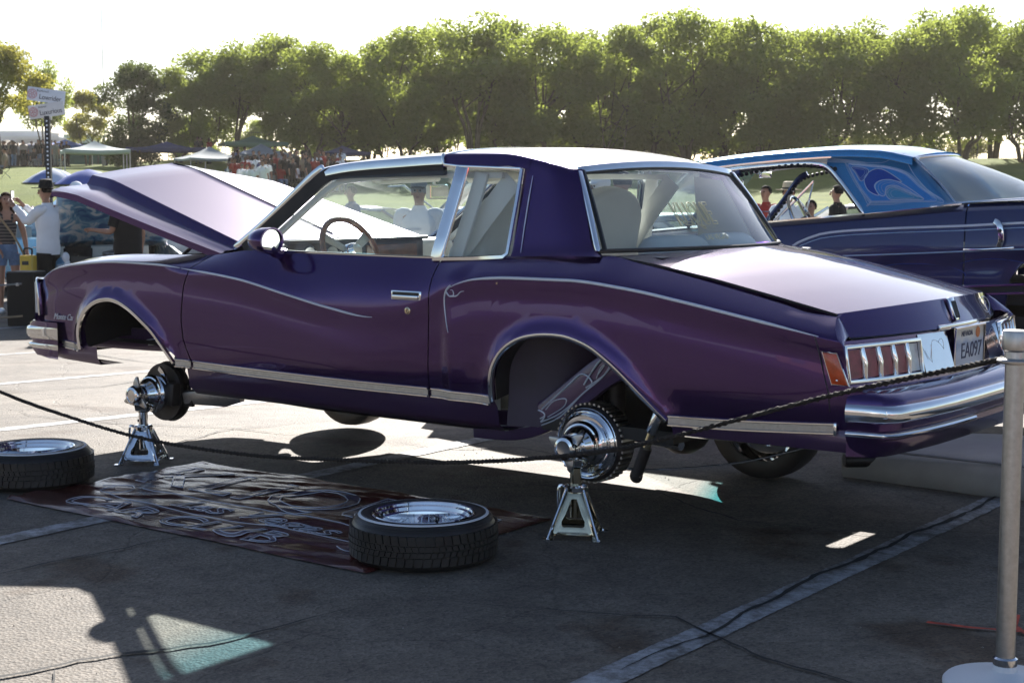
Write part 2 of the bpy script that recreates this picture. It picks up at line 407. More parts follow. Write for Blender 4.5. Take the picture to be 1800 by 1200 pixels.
for pts, w in (([(.7, 3.75), (.28, 3.36), (.25, 3.27), (.23, 3.12), (.19, 3.02), (.10, 2.88), (.04, 2.70), (-.01, 2.47), (-.02, 2.2)], .018),
               ([(.2, 3.22), (.13, 3.28), (.02, 3.38)], .014), ([(1.36, 3.0), (1.32, 2.65), (1.3, 2.37), (1.28, 2.0), (1.2, 1.6)], .010),
               ([(-.3, 1.92), (-.47, 1.86), (-.81, 1.69), (-.96, 1.62), (-1.36, 1.81), (-1.69, 1.9), (-2.3, 2.1)], .011),
               ([(10.5, -4.0), (9.54, -3.77), (8.42, -3.47), (7.39, -3.24)], .02), ([(6.38, -.6), (6.38, -1.06), (6.26, -1.6), (6.48, -2.35), (6.3, -3.2)], .016),
               ([(5.44, -.17), (4.9, .0), (4.61, .02), (4.12, -.05), (3.4, -.3), (2.88, -.3), (2.2, -.45)], .012), ([(5.6, -2.2), (4.6, -.9), (4.2, -.7)], .012),
               ([(-1.15, 2.2), (-1.12, 1.2), (-1.1, .4), (-1.13, -.8), (-1.1, -2)], .022),
               ([(2.15, -.48), (1.81, -.38), (1.44, -.7), (.9, -.6), (.3, -.8)], .012), ([(1.3, .3), (.2, -.1), (-.4, .2), (-1, .1)], .010), ([(3.4, 1.4), (3.0, .6), (3.3, -.3), (3.1, -1.3)], .011)):
    strip('crack', pts, w, .007, M['crack'], lot, jit=.012, taper=True)
M['orange'] = vary(mat('orange_marking_paint', (.5, .055, .025), .75), 25, .5)
strip('orange_mark', [(-1.65, 1.18), (-1.78, 1.16), (-1.89, 1.12)], .02, .008, M['orange'], lot, jit=.002)
strip('orange_mark', [(-2.0, 1.16), (-1.89, 1.05), (-1.86, .92)], .022, .009, M['orange'], lot, jit=.002)
strip('orange_mark', [(-1.92, 1.12), (-2.1, 1.06)], .018, .010, M['orange'], lot, jit=.002)

# loose grit scattered over the near asphalt
rg_ = random.Random(5); b = MB()
for k in range(900):
    X, Y = rg_.uniform(-3, 5), rg_.uniform(-2.5, 4.0); r_ = rg_.uniform(.0015, .0055); a_ = rg_.uniform(0, 3.14); z0 = .002
    P = [(X + r_*math.cos(a_ + q)*rg_.uniform(.6, 1.2), Y + r_*math.sin(a_ + q)*rg_.uniform(.6, 1.2), z0) for q in (0, 1.57, 3.14, 4.71)] + [(X, Y, z0 + r_*.8)]
    b.add(P, [(0, 1, 4), (1, 2, 4), (2, 3, 4), (3, 0, 4)])
M['grit'] = vary(mat('loose_grit', (.24, .21, .18), .9), 60, .5)
b.build('grit', M['grit'], lot, smooth=0, merge=0)['kind'] = 'stuff'
# ------------------------------------------------------------------ trees
def leafmat(name, c, tr):
    m = bpy.data.materials.new(name); m.use_nodes = True; nn = m.node_tree.nodes; l = m.node_tree.links
    nn.remove(nn['Principled BSDF']); out = nn['Material Output']
    g = nn.new('ShaderNodeNewGeometry'); 
    oi = nn.new('ShaderNodeObjectInfo')
    r = nn.new('ShaderNodeValToRGB'); e = r.color_ramp.elements
    e[0].color = (c[0]*.6, c[1]*.65, c[2]*.6, 1); e[1].color = (c[0]*1.6, c[1]*1.4, c[2]*1.2, 1); l.new(g.outputs['Random Per Island'], r.inputs[0])
    df = nn.new('ShaderNodeBsdfDiffuse'); l.new(r.outputs[0], df.inputs[0])
    tl = nn.new('ShaderNodeBsdfTranslucent'); tl.inputs[0].default_value = (*tr, 1)
    gl = nn.new('ShaderNodeBsdfGlossy'); gl.inputs['Roughness'].default_value = .4; gl.inputs[0].default_value = (.5, .5, .5, 1)
    a = nn.new('ShaderNodeMixShader'); a.inputs[0].default_value = .5; l.new(df.outputs[0], a.inputs[1]); l.new(tl.outputs[0], a.inputs[2])
    b = nn.new('ShaderNodeMixShader'); b.inputs[0].default_value = .06; l.new(a.outputs[0], b.inputs[1]); l.new(gl.outputs[0], b.inputs[2])
    l.new(b.outputs[0], out.inputs[0]); return m
M['leaf'] = leafmat('leaf_green', (.100, .120, .036), (.42, .50, .09))
M['leaf_dark'] = leafmat('leaf_dark_green', (.038, .055, .022), (.15, .19, .05))
M['leaf_yellow'] = leafmat('leaf_yellow_green', (.085, .10, .022), (.48, .45, .08))
M['leaf_olive'] = leafmat('leaf_olive', (.10, .11, .045), (.36, .35, .12))
M['bark'] = vary(mat('bark', (.11, .08, .055), .9), 5, .4, bump=.6, bscale=18)

def leaf_cloud(name, seed, centers, rads, n, leaf, m, parent=None):
    rg = np.random.default_rng(seed); K = len(centers); C_ = np.array(centers); Rr = np.array(rads)
    w = (Rr[:, 0]*Rr[:, 1]*Rr[:, 2])**.7; idx = rg.choice(K, n, p=w/w.sum())
    v = rg.normal(size=(n, 3)); v /= np.linalg.norm(v, axis=1)[:, None]
    rr = rg.random(n)**.42
    P = C_[idx] + v*rr[:, None]*Rr[idx]
    a = rg.normal(size=(n, 3)); a /= np.linalg.norm(a, axis=1)[:, None]
    q = rg.normal(size=(n, 3)); q -= a*(a*q).sum(1)[:, None]; q /= np.linalg.norm(q, axis=1)[:, None]
    s = leaf*(.55 + .9*rg.random(n))[:, None]
    V = np.stack([P - a*s, P + q*s*.55, P + a*s, P - q*s*.55], 1).reshape(-1, 3)
    me = bpy.data.meshes.new(name); me.vertices.add(4*n); me.vertices.foreach_set('co', V.ravel())
    me.loops.add(4*n); me.loops.foreach_set('vertex_index', np.arange(4*n, dtype=np.int32))
    me.polygons.add(n); me.polygons.foreach_set('loop_start', np.arange(0, 4*n, 4, dtype=np.int32))
    me.update(calc_edges=True); me.materials.append(m)
    o = bpy.data.objects.new(name, me); COL.objects.link(o)
    if parent: o.parent = parent
    return o

def make_tree(seed, m, H=5.6, rx=2.3, crown0=.33, n=15000, leaf=.078, shape='round', trunks=1, ncl=34):
    rnd = random.Random(seed)
    root = bpy.data.objects.new('tree', None); COL.objects.link(root)
    cs, rs, tips = [], [], []
    z0 = H*crown0
    for k in range(ncl):
        t = rnd.random()
        if shape == 'round':
            zz = z0 + (H - z0)*t*.93; q = math.sin(math.pi*min(.12 + t*.86, 1))**.55
        elif shape == 'cone':
            zz = z0 + (H - z0)*t; q = (1 - t)**.5*.95 + .12
        else:
            zz = z0 + (H - z0)*t*.9; q = .75 + .3*math.sin(math.pi*t)
        ang = rnd.random()*2*math.pi; rad = rx*q*math.sqrt(rnd.random())*.88
        c = (rad*math.cos(ang), rad*math.sin(ang), zz)
        s = rnd.uniform(.42, .85)*rx/2.3
        cs.append(c); rs.append((s, s, s*rnd.uniform(.6, .95)))
        if k % 3 == 0: tips.append(Vector(c))
    leaf_cloud('crown', seed, cs, rs, n, leaf, m, root)
    b = MB()
    for j in range(trunks):
        ang = rnd.random()*6.28 if trunks > 1 else 0
        lean = Vector((math.cos(ang), math.sin(ang), 0))*(.55 if trunks > 1 else .12)
        base = Vector((math.cos(ang), math.sin(ang), 0))*(.12 if trunks > 1 else 0)
        fork = base + lean*rx*.45 + Vector((0, 0, z0*.95))
        r0 = (.15 if trunks == 1 else .09)*H/5.6
        pth = spline([base + Vector((0, 0, -.25)), base + lean*.35 + Vector((rnd.uniform(-.05, .05), 0, z0*.5)), fork, fork + lean*.3*rx + Vector((0, 0, (H-z0)*.5))], 4)
        b.tube(pth, [r0*(1 - .75*i/(len(pth)-1)) for i in range(len(pth))], 8)
        mine = tips[j::trunks]
        for t in mine:
            st = pth[rnd.randint(len(pth)//2, len(pth)-3)]
            if t.z < st.z - .1: continue
            mid = st.lerp(t, .5) + Vector((rnd.uniform(-.15, .15), rnd.uniform(-.15, .15), rnd.uniform(0, .2)))
            p2 = spline([st, mid, t], 3); b.tube(p2, [r0*.42*(1 - .85*i/(len(p2)-1)) for i in range(len(p2))], 5)
    b.build('trunk', M['bark'], root, smooth=60)
    return root

protos = {}
def proto(key, *a, **k):
    protos[key] = [make_tree(*a, **k), False]; 
proto('a', 11, M['leaf'], trunks=1, crown0=.17, n=15000, ncl=40); proto('b', 12, M['leaf'], rx=2.6, crown0=.22, trunks=3, n=15000, ncl=40)
proto('c', 13, M['leaf'], H=6.0, rx=2.1, crown0=.14, trunks=2, n=15000, ncl=42); proto('d', 14, M['leaf'], H=5.4, rx=2.5, crown0=.46, trunks=4, n=13500)
proto('l', 18, M['leaf'], H=5.0, rx=2.6, crown0=.04, trunks=2, n=15000, ncl=42)
proto('y', 15, M['leaf_yellow'], H=5.2, rx=2.0, crown0=.4, trunks=2, n=10000, ncl=24)
proto('k', 16, M['leaf_dark'], H=5.6, rx=2.35, crown0=.05, n=24000, leaf=.072, shape='round', ncl=64)
proto('w', 17, M['leaf_yellow'], H=6.4, rx=2.6, crown0=.45, n=12000, ncl=30, trunks=1)
HP = {'a': 5.6, 'b': 5.6, 'c': 6.0, 'd': 5.4, 'l': 5.0, 'y': 5.2, 'k': 5.6, 'w': 6.4}
def plant(key, px, d, ytop, label, group=None, wide=1.0, name='tree', rz=None):
    src, used = protos[key]
    o = src if not used else copy_tree(src)
    protos[key][1] = True
    p = at(px, d); h = zat(ytop, d) - p.z; s = h/HP[key]
    o.name = name; o.location = p; o.scale = (s*wide, s*wide, s); o.rotation_euler = (0, 0, random.random()*6.28 if rz is None else rz)
    tag(o, label, 'tree', group); return o
ROW = 'row of leafy trees beyond the parking lot'
back = [(600, 100), (655, 82), (712, 62), (770, 55), (835, 50), (895, 44), (960, 50), (1025, 66), (1085, 48), (1145, 38), (1208, 34), (1268, 58), (1330, 42), (1392, 58), (1450, 60), (1515, 62), (1578, 66), (1632, 48), (1682, 28), (1738, 58), (1792, 52), (1850, 50)]
kinds = 'acbadcabcabdacbdbdbdbd'
WHERE = ['above the windshield header of the purple coupe', 'above the front end of the bright drip moulding', 'above the middle of the driver window', 'above the rear of the driver window', 'right above the roof band of the purple coupe',
 'above the rounded crown of the purple roof', 'just right of the roof crown', 'above the rear roof pillar', 'above the left corner of the purple rear window', 'above the middle of the purple rear window', 'above the crossing of the two roofs', 'above the front of the blue roof', 'over the glinting spot of the blue roof', 'above the blue car side window']
WHERE2 = ['left of the tallest forked tree, above the blue roof crown', 'over the scroll-painted blue pillar', 'above the left edge of the blue rear window', 'above the middle of the blue rear window', 'with the second highest top, over the blue rear glass', 'with the highest top of the whole row', 'second from the right edge of the photo', 'cut by the right edge of the photo']
for i, (px, yt) in enumerate(back):
    far = i % 2
    lab = ('tree of the backlit row ' + WHERE[i]) if i < 14 else ('fork-stemmed green tree ' + WHERE2[i - 14])
    plant(kinds[i], px, 97 + 6*far + random.uniform(-1, 1), yt - 4, lab, ROW if i < 14 else 'forked trees behind the blue coupe', wide=random.uniform(.95, 1.15))
for i, px in enumerate((630, 700, 800, 905, 1000, 1100, 1190, 1290, 1370)):
    plant('l', px, 111 + random.uniform(-1, 1), 100 + random.uniform(-8, 22), 'lower tree filling the gaps behind the long backlit row', 'second row of trees behind the first', wide=1.25)
for (px, yt, d, k), w_ in zip(((318, 122, 60, 'c'), (365, 98, 63, 'b'), (415, 92, 62, 'd'), (470, 80, 64, 'd'), (512, 70, 62, 'c'), (555, 86, 60, 'b')), ('right beside the dense dark tree', 'above the light grey canopy', 'between the light grey and dark grey canopies', 'above the dark grey canopy', 'with the highest top over the canopies', 'left of the dark purple canopy')):
    plant(k, px, d*1.63, yt - 3, 'loose-crowned tree on the lawn ' + w_, 'trees over the canopy tents', wide=1.0)
plant('k', 240, 95, 112, 'dense dark rounded tree with foliage down to the lawn', wide=1.0)
plant('y', 160, 112, 165, 'small pale yellow-green tree left of the dense dark tree')
plant('w', 5, 72, 84, 'yellow-green tree reaching in at the left edge of the lawn', wide=.95)
plant('d', 84, 105, 122, 'dark green tree directly behind the two street name signs', wide=.7)
# olive bushes below the crowns at the right
def bush(px, d, yt, w, label, group, seed):
    d = d*1.63; w = w*1.63; p = at(px, d); h = zat(yt, d) - p.z; rnd = random.Random(seed)
    root = thing('bush', label, 'bush', p, 0, group)
    cs = [(rnd.uniform(-w, w), rnd.uniform(-.8, .8), h*rnd.uniform(.15, .8)) for _ in range(16)]
    leaf_cloud('foliage', seed, cs, [(1.3, 1.1, h*.22)]*16, 4200, .12, M['leaf_olive'], root)
    b = MB()
    for c in cs[:7]: b.tube(spline([(0, 0, -.1), (c[0]*.4, c[1]*.4, c[2]*.5), c], 3), [.04, .04, .03, .03, .02, .015, .01], 5)
    b.build('stem', M['bark'], root)
for i, (px, d, yt, w) in enumerate(((1470, 70, 236, 1.6), (1560, 71, 228, 1.8), (1650, 70, 236, 1.7), (1250, 72, 235, 1.8), (1350, 71, 238, 1.7), (1140, 72, 240, 1.8), (1030, 71, 238, 1.6))):
    bush(px, d, yt, w, 'feathery olive bush ' + ('over the crown of the blue roof', 'above the scroll-painted blue pillar', 'above the blue rear window', 'above the crossing of the two roofs', 'above the blue car side window', 'above the right end of the purple roof', 'above the purple rear roof pillar')[i], 'olive bushes under the tree row', 40+i)

for i, px in enumerate((350, 455, 560)):
    plant('l', px, 132, 205 + 8*i, ('low tree behind the iron fence left of the dark grey canopy', 'low tree behind the iron fence above the dark grey canopy', 'low tree behind the iron fence above the purple canopy')[i], 'low trees behind the iron fence', wide=1.1)
# ------------------------------------------------------------------ people
def skin_mesh(name, nodes_, edges, m, parent=None, sub=1, extra=None):
    """one continuous surface grown round a chain of joints; nodes_ = {key: ((x,y,z), r)}"""
    keys = list(nodes_); ix = {k: i for i, k in enumerate(keys)}
    me = bpy.data.meshes.new('tmp'); me.from_pydata([nodes_[k][0] for k in keys], [(ix[a], ix[b]) for a, b in edges], [])
    o = bpy.data.objects.new('tmp', me); COL.objects.link(o)
    sk = o.modifiers.new('s', 'SKIN'); sk.use_smooth_shade = True
    sv = me.skin_vertices
    if not sv:
        bm = bmesh.new(); bm.from_mesh(me); bm.verts.layers.skin.verify(); bm.to_mesh(me); bm.free()
    for i, k in enumerate(keys):
        r = nodes_[k][1]; r = r if isinstance(r, tuple) else (r, r)
        me.skin_vertices[0].data[i].radius = r; me.skin_vertices[0].data[i].use_root = (i == 0)
    if sub:
        su = o.modifiers.new('u', 'SUBSURF'); su.levels = sub; su.render_levels = sub
    dg = bpy.context.evaluated_depsgraph_get()
    out = bpy.data.meshes.new_from_object(o.evaluated_get(dg)); bpy.data.objects.remove(o); bpy.data.meshes.remove(me)
    if extra:
        bm = bmesh.new(); bm.from_mesh(out); extra(bm); bm.to_mesh(out); bm.free()
    out.name = name; out.materials.clear(); out.materials.append(m)
    out.polygons.foreach_set('use_smooth', [True]*len(out.polygons))
    ob = bpy.data.objects.new(name, out); COL.objects.link(ob)
    if parent: ob.parent = parent
    return ob

def cloth(name, c, rough=.85, amt=.18): return vary(mat(name, c, rough, spec=.2), 9, amt, bump=.25, bscale=25)
M['shirt_white'] = cloth('white_cotton', (.80, .81, .84), amt=.04); M['cloth_black'] = cloth('black_cloth', (.014, .014, .016))
M['cloth_dark'] = cloth('charcoal_cloth', (.03, .03, .036)); M['denim'] = cloth('denim', (.14, .21, .34), amt=.3)
M['hair_brown'] = cloth('brown_hair', (.05, .024, .014)); M['hair_black'] = cloth('black_hair', (.012, .010, .009)); M['felt'] = cloth('black_felt', (.012, .012, .013), .7)
M['straw'] = cloth('straw_weave', (.62, .52, .36)); M['cloth_red'] = cloth('red_cloth', (.30, .035, .03)); M['cloth_grey'] = cloth('grey_cloth', (.22, .22, .23))
M['cloth_blue'] = cloth('blue_cloth', (.05, .09, .22)); M['cloth_tan'] = cloth('tan_cloth', (.33, .25, .17)); M['plastic'] = mat('phone_plastic', (.02, .02, .022), .2)
M['leather'] = cloth('tan_leather', (.30, .22, .13), .5); M['eye'] = mat('eye_dark', (.01, .008, .008), .2); M['lip'] = mat('lip', (.26, .09, .07), .5)
def stripes_mat():
    m = mat('striped_knit', (.05, .045, .045), .9); n, l, b = nodes(m); tc = N(m, 'ShaderNodeTexCoord')
    w = N(m, 'ShaderNodeTexWave', Scale=7.0, Distortion=1.5, bands_direction='Z'); l.new(tc.outputs['Object'], w.inputs['Vector'])
    r = ramp(m, [(.45, (.022, .02, .022)), (.6, (.13, .11, .10))]); l.new(w.outputs['Fac'], r.inputs[0]); l.new(r.outputs[0], b.inputs['Base Color']); return m
M['stripes'] = stripes_mat()

def person(label, loc, rz, h=1.74, skin='skin', shirt='shirt_white', sleeve='short', trousers='cloth_black', legs='long', hair=('hair_black', 'short'), hat=None,
           arms=None, legspread=.11, lean=0.0, fat=1.0, sitting=False, group=None, name='person', fingers=True, sub=1, shoes='cloth_black'):
    root = thing(name, label, 'person', loc, rz, group)
    k = h/1.75
    def S_(p, r): return (tuple(Vector(p)*k), (r[0]*k, r[1]*k) if isinstance(r, tuple) else r*k)
    L = lean
    hipz = .93 if not sitting else .50
    up = hipz - .93
    J = {'pelvis': ((0, 0, hipz), .115*fat), 'waist': ((L*.3, 0, 1.08+up), .108*fat), 'chest': ((L*.7, 0, 1.28+up), .118*fat), 'upper': ((L*.9, 0, 1.40+up), .088),
         'neck': ((L+.004, 0, 1.49+up), .052), 'neck2': ((L+.012, 0, 1.545+up), .050), 'jaw': ((L+.034, 0, 1.595+up), (.062, .058)), 'face': ((L+.020, 0, 1.655+up), (.080, .092)), 'brow': ((L+.008, 0, 1.705+up), (.078, .090)), 'crown': ((L-.004, 0, 1.742+up), .048)}
    E_ = [('pelvis', 'waist'), ('waist', 'chest'), ('chest', 'upper'), ('upper', 'neck'), ('neck', 'neck2'), ('neck2', 'jaw'), ('jaw', 'face'), ('face', 'brow'), ('brow', 'crown')]
    arms = arms or {}
    A = {}
    for s, sg in (('L', 1), ('R', -1)):
        sh = Vector((L*.85, sg*.185*(.5+.5*fat), 1.425+up))
        el, wr = arms.get(s, (Vector((-.02, sg*.06, -.29)), Vector((.07, sg*.02, -.25))))
        el = sh + Vector(el); wr = el + Vector(wr)
        A[s] = (sh, el, wr)
        J['sh'+s] = (tuple(sh), .062); J['el'+s] = (tuple(el), .042); J['fo'+s] = (tuple(el.lerp(wr, .4)), .041); J['wr'+s] = (tuple(wr), .027)
        d = (wr - el).normalized(); side = d.orthogonal().normalized() if abs(d.x) > .9 else (Vector((1, 0, 0)) - d*d.x).normalized()
        pm = wr + d*.055
        J['pa'+s] = (tuple(pm), (.036, .022))
        E_ += [('upper', 'sh'+s), ('sh'+s, 'el'+s), ('el'+s, 'fo'+s), ('fo'+s, 'wr'+s), ('wr'+s, 'pa'+s)]
        if fingers:
            oth = d.cross(side)
            for q in range(4):
                b0 = pm + side*(.027 - .018*q) + d*.03; ln = (.070, .080, .074, .056)[q]
                J[f'f{q}a{s}'] = (tuple(b0 + d*ln*.5 - oth*.006*sg), .0092); J[f'f{q}b{s}'] = (tuple(b0 + d*ln*.92 - oth*.03*sg), .0078)
                E_ += [('pa'+s, f'f{q}a{s}'), (f'f{q}a{s}', f'f{q}b{s}')]
            J['ta'+s] = (tuple(wr + d*.045 + side*.040 - oth*.012*sg), .0115); J['tb'+s] = (tuple(wr + d*.085 + side*.052 - oth*.022*sg), .009)
            E_ += [('wr'+s, 'ta'+s), ('ta'+s, 'tb'+s)]
        if sitting: hp, kn, an = Vector((.05, sg*.10, hipz-.02)), Vector((.46, sg*.13, hipz-.01)), Vector((.44, sg*.13, .08))
        else: hp, kn, an = Vector((0, sg*.095, .86)), Vector((.02, sg*legspread, .49)), Vector((-.02, sg*legspread*1.05, .085))
        J['hp'+s] = (tuple(hp), .092*fat); J['th'+s] = (tuple(hp.lerp(kn, .5)), .077*fat); J['kn'+s] = (tuple(kn), .056); J['ca'+s] = (tuple(kn.lerp(an, .3)), .056); J['an'+s] = (tuple(an), .036)
        J['he'+s] = (tuple(an + Vector((.02, 0, -.045))), .036); J['to'+s] = (tuple(an + Vector((.15, sg*.02, -.055))), .030)
        A['leg'+s] = (hp, kn, an)
        E_ += [('pelvis', 'hp'+s), ('hp'+s, 'th'+s), ('th'+s, 'kn'+s), ('kn'+s, 'ca'+s), ('ca'+s, 'an'+s), ('an'+s, 'he'+s), ('he'+s, 'to'+s)]
    hx = J['face'][0][0]; hz = J['face'][0][2]
    def nose(bm):
        def blob(c, r):
            g = bmesh.ops.create_icosphere(bm, subdivisions=1, radius=1)
            for v in g['verts']: v.co = Vector((v.co.x*r[0], v.co.y*r[1], v.co.z*r[2]))*k + Vector(c)*k
        blob((hx+.098, 0, hz-.004), (.020, .014, .022)); blob((hx+.090, 0, hz+.02), (.012, .010, .028))
        for sg in (1, -1): blob((hx-.008, sg*.079, hz+.004), (.020, .011, .032))
    J2 = {a: S_(*b) for a, b in J.items()}
    skin_mesh('body', J2, E_, M[skin], root, sub, nose)
    eb = MB()
    for sg in (1, -1): eb.ball(Vector((hx+.083, sg*.031, hz+.028))*k, .011*k, 6, 4)
    eb.build('eyes', M['eye'], root)
    lb = MB(); lb.ball(Vector((hx+.078, 0, hz-.043))*k, (.012*k, .024*k, .008*k), 8, 4); lb.build('mouth', M['lip'], root)
    # shirt: rings round the trunk plus sleeves, slightly crumpled
    sd_ = len(label)*1.7
    def crumple(b, a=.007):
        b.v = [tuple(Vector(v) + Vector((noise.noise(Vector(v)*9 + Vector((sd_, 0, 0))), noise.noise(Vector(v)*9 + Vector((0, sd_, 0))), 0))*a*k + Vector((noise.noise(Vector((v[0]*4, v[1]*4, v[2]*26 + sd_)))*a*k, 0, 0))) for v in b.v]
    def rings(b, R_, n=22):
        G = []
        for cx, z, rx, ry in R_: G.append([Vector((cx + rx*math.cos(2*math.pi*q/n), ry*math.sin(2*math.pi*q/n)*(1 - .10*abs(math.cos(2*math.pi*q/n))), z))*k for q in range(n)])
        b.grid(G, cv=True)
    def taper(b, pts, rad, n=12):
        P3 = spline([Vector(p)*k for p in pts], 4); m_ = len(P3); rr = [float(np.interp(q/(m_-1)*(len(rad)-1), range(len(rad)), rad))*k for q in range(m_)]
        b.tube(P3, rr, n)
    f = fat; tb = MB(); zr = np.interp
    prof_ = [(.84, .128, .172), (.93, .135, .178), (1.04, .132, .168), (1.14, .130, .168), (1.26, .138, .184), (1.35, .128, .190), (1.41, .105, .176), (1.455, .080, .130), (1.485, .070, .086), (1.522, .066, .068)]
    if sleeve == 'none': prof_ = [(.86, .110, .150), (.95, .112, .152), (1.06, .102, .134), (1.16, .106, .140), (1.27, .122, .158), (1.34, .110, .150), (1.385, .080, .120)]
    if sitting: prof_ = [(max(z, .92), a_, c_) for z, a_, c_ in prof_]
    PR = []
    for (z0, a0_, c0_), (z1, a1_, c1_) in zip(prof_, prof_[1:]):
        for q in range(3): t = q/3; PR.append((z0+(z1-z0)*t, a0_+(a1_-a0_)*t, c0_+(c1_-c0_)*t))
    PR.append(prof_[-1])
    ff = lambda z: 1 + (f-1)*(1 if z < 1.36 else max(0, (1.52-z)/.16))
    rings(tb, [(L*max(0, z-.93)/.5*.95, z + up, a_*ff(z)*1.0, c_*ff(z)) for z, a_, c_ in PR])
    if sleeve != 'none':
        for s in 'LR':
            sh, el, wr = A[s]; inn = Vector((sh.x, sh.y*.55, sh.z + .004))
            if sleeve == 'short': taper(tb, [inn, sh, sh.lerp(el, .35), sh.lerp(el, .74)], [.058, .074, .074, .072])
            else: taper(tb, [inn, sh, sh.lerp(el, .5), el, el.lerp(wr, .5), el.lerp(wr, .94)], [.058, .072, .066, .058, .050, .040])
    else:
        for s in 'LR':
            sh = A[s][0]; y_ = sh.y*.42; tb.sweep(spline([Vector((.085, y_, 1.36))*k, Vector((.07, y_, 1.44))*k, Vector((0, y_*1.1, 1.478))*k, Vector((-.07, y_, 1.42))*k, Vector((-.085, y_, 1.35))*k], 3), [(-.006*k, -.018*k), (-.006*k, .018*k), (.006*k, .018*k), (.006*k, -.018*k)], (0, 0, 1))
    crumple(tb); tb.build('shirt', M[shirt], root, smooth=70)
    # trousers
    tb = MB()
    if not sitting: rings(tb, [(0, z, a_*f, c_*f) for z, a_, c_ in ((1.02, .120, .158), (.98, .124, .165), (.92, .128, .172), (.86, .124, .170), (.80, .098, .150))])
    else: rings(tb, [(0, z, a_*f, c_*f) for z, a_, c_ in ((.62, .120, .160), (.55, .135, .175), (.46, .125, .170))])
    for s in 'LR':
        hp, kn, an = A['leg'+s]
        if legs == 'short': taper(tb, [hp + Vector((0, 0, .02)), hp.lerp(kn, .2), hp.lerp(kn, .42)], [.100*f, .098*f, .096*f])
        else: taper(tb, [hp, hp.lerp(kn, .5), kn, kn.lerp(an, .5), an + Vector((0, 0, .02))], [.100*f, .088*f, .072, .068, .064])
    crumple(tb, .008); tb.build('trousers', M[trousers], root, smooth=70)
    sb = MB()
    for s in 'LR':
        an = A['leg'+s][2]*k; sb.ball(an + Vector((.06, 0, -.045))*k, (.15*k, .052*k, .045*k), 10, 6)
    sb.build('shoes', M[shoes], root)
    # hair and hats
    hc = Vector((hx-.012, 0, hz+.035))*k
    if hair:
        hb = MB(); G = []
        for i in range(9):
            a = math.pi/2 - i*(math.pi*.62)/8; row = []
            for j in range(18):
                t = 2*math.pi*j/18; cut = 1 if math.cos(t) < .35 else .45
                aa = math.pi/2 - (math.pi/2 - a)*cut
                row.append(hc + Vector((.098*math.cos(aa)*math.cos(t), .092*math.cos(aa)*math.sin(t), .098*math.sin(aa)))*k)
            G.append(row)
        hb.grid(G, cv=True)
        if hair[1] == 'long':
            for j in range(15):
                t = R(95 + j*12); r0 = Vector((.090*math.cos(t), .088*math.sin(t), 0))
                hb.tube(spline([hc + r0*k + Vector((0, 0, .03))*k, hc + (r0*1.1 + Vector((0, 0, -.12)))*k, hc + (r0*1.25 + Vector((.01, 0, -.24)))*k, hc + (r0*1.1 + Vector((.02, 0, -.36 - .04*(j % 3))))*k], 3), [.024*k]*6 + [.02*k, .016*k, .011*k, .006*k], 6)
        hb.build('hair', M[hair[0]], root)
    if hat:
        kind, mt = hat; hb = MB(); c = hc + Vector((0, 0, .028))*k
        if kind == 'brim':
            hb.lathe([(.0, .115), (.05, .118), (.078, .108), (.088, .07), (.094, .0), (.175, -.006), (.188, .0), (.188, .004), (.17, .0), (.098, .008)], c, (0, 0, 1), 24)
            hb.v = [tuple(c + (Vector(v)-c)*1.0*k) for v in hb.v]
            hb.build('hat', M[mt], root); bb = MB(); bb.lathe([(.096*k, .002*k), (.098*k, .03*k), (.0945*k, .031*k)], c, (0, 0, 1), 24); bb.build('hat_band', M['cloth_black'], root)
        else:
            hb.ball(c, (.104*k, .098*k, .098*k), 16, 10); hb.v = [v for v in hb.v]
            sgn = -1 if kind == 'cap_back' else 1
            G = []
            for i in range(5):
                G.append([c + Vector((sgn*(.085 + .09*i/4*(1-(j-4)**2/26)), (j-4)*.0205*(1-.04*i), .012 - .014*i/4 - .0009*(j-4)**2))*k for j in range(9)])
            hb.build('cap', M[mt], root); vb = MB(); vb.grid(G); pv = vb.build('cap_visor', M['cloth_black' if kind != 'cap_white' else 'shirt_white'], root)
            so_ = pv.modifiers.new('t', 'SOLIDIFY'); so_.thickness = .006
    return root

def face_to(px_dir):  # heading for someone turned towards the camera's left (+90), away (0), right (-90), towards it (180), in degrees off the view
    return math.atan2(FW.y, FW.x) + R(px_dir)

# 1 man taking a picture
p1 = at(86, 20.0)
person('man in black brimmed hat and white long-sleeved shirt holding up a phone', p1, face_to(78), 1.74, sleeve='long', fat=1.08, hat=('brim', 'felt'), trousers='cloth_black', hair=('hair_black', 'short'),
       arms={'R': ((.20, .02, -.14), (.20, .06, .20)), 'L': ((.20, -.02, -.14), (.20, -.05, .19))}, legspread=.12)
ph = thing('phone', 'dark phone held up by the man in the black hat', 'phone', p1 + Vector((0, 0, 0)), face_to(78))
b = MB(); b.box((.50, 0.0, 1.60), (.010, .075, .15)); b.build('phone_body', M['plastic'], ph, bev=.004)
b = MB(); b.box((.4935, 0.0, 1.60), (.003, .066, .135)); b.build('screen', M['mirror'], ph)
b = MB(); b.ball(p1 + FW*(-.05) + RT*.24 + Vector((0, 0, .80)), (.05, .05, .07), 8, 6); b.ball(p1 + FW*(-.05) + RT*.26 + Vector((0, 0, .69)), (.04, .04, .09), 8, 6)
tag(b.build('hand_towel', M['shirt_white']), 'crumpled white cloth hanging at the hip of the man in the black hat', 'cloth')
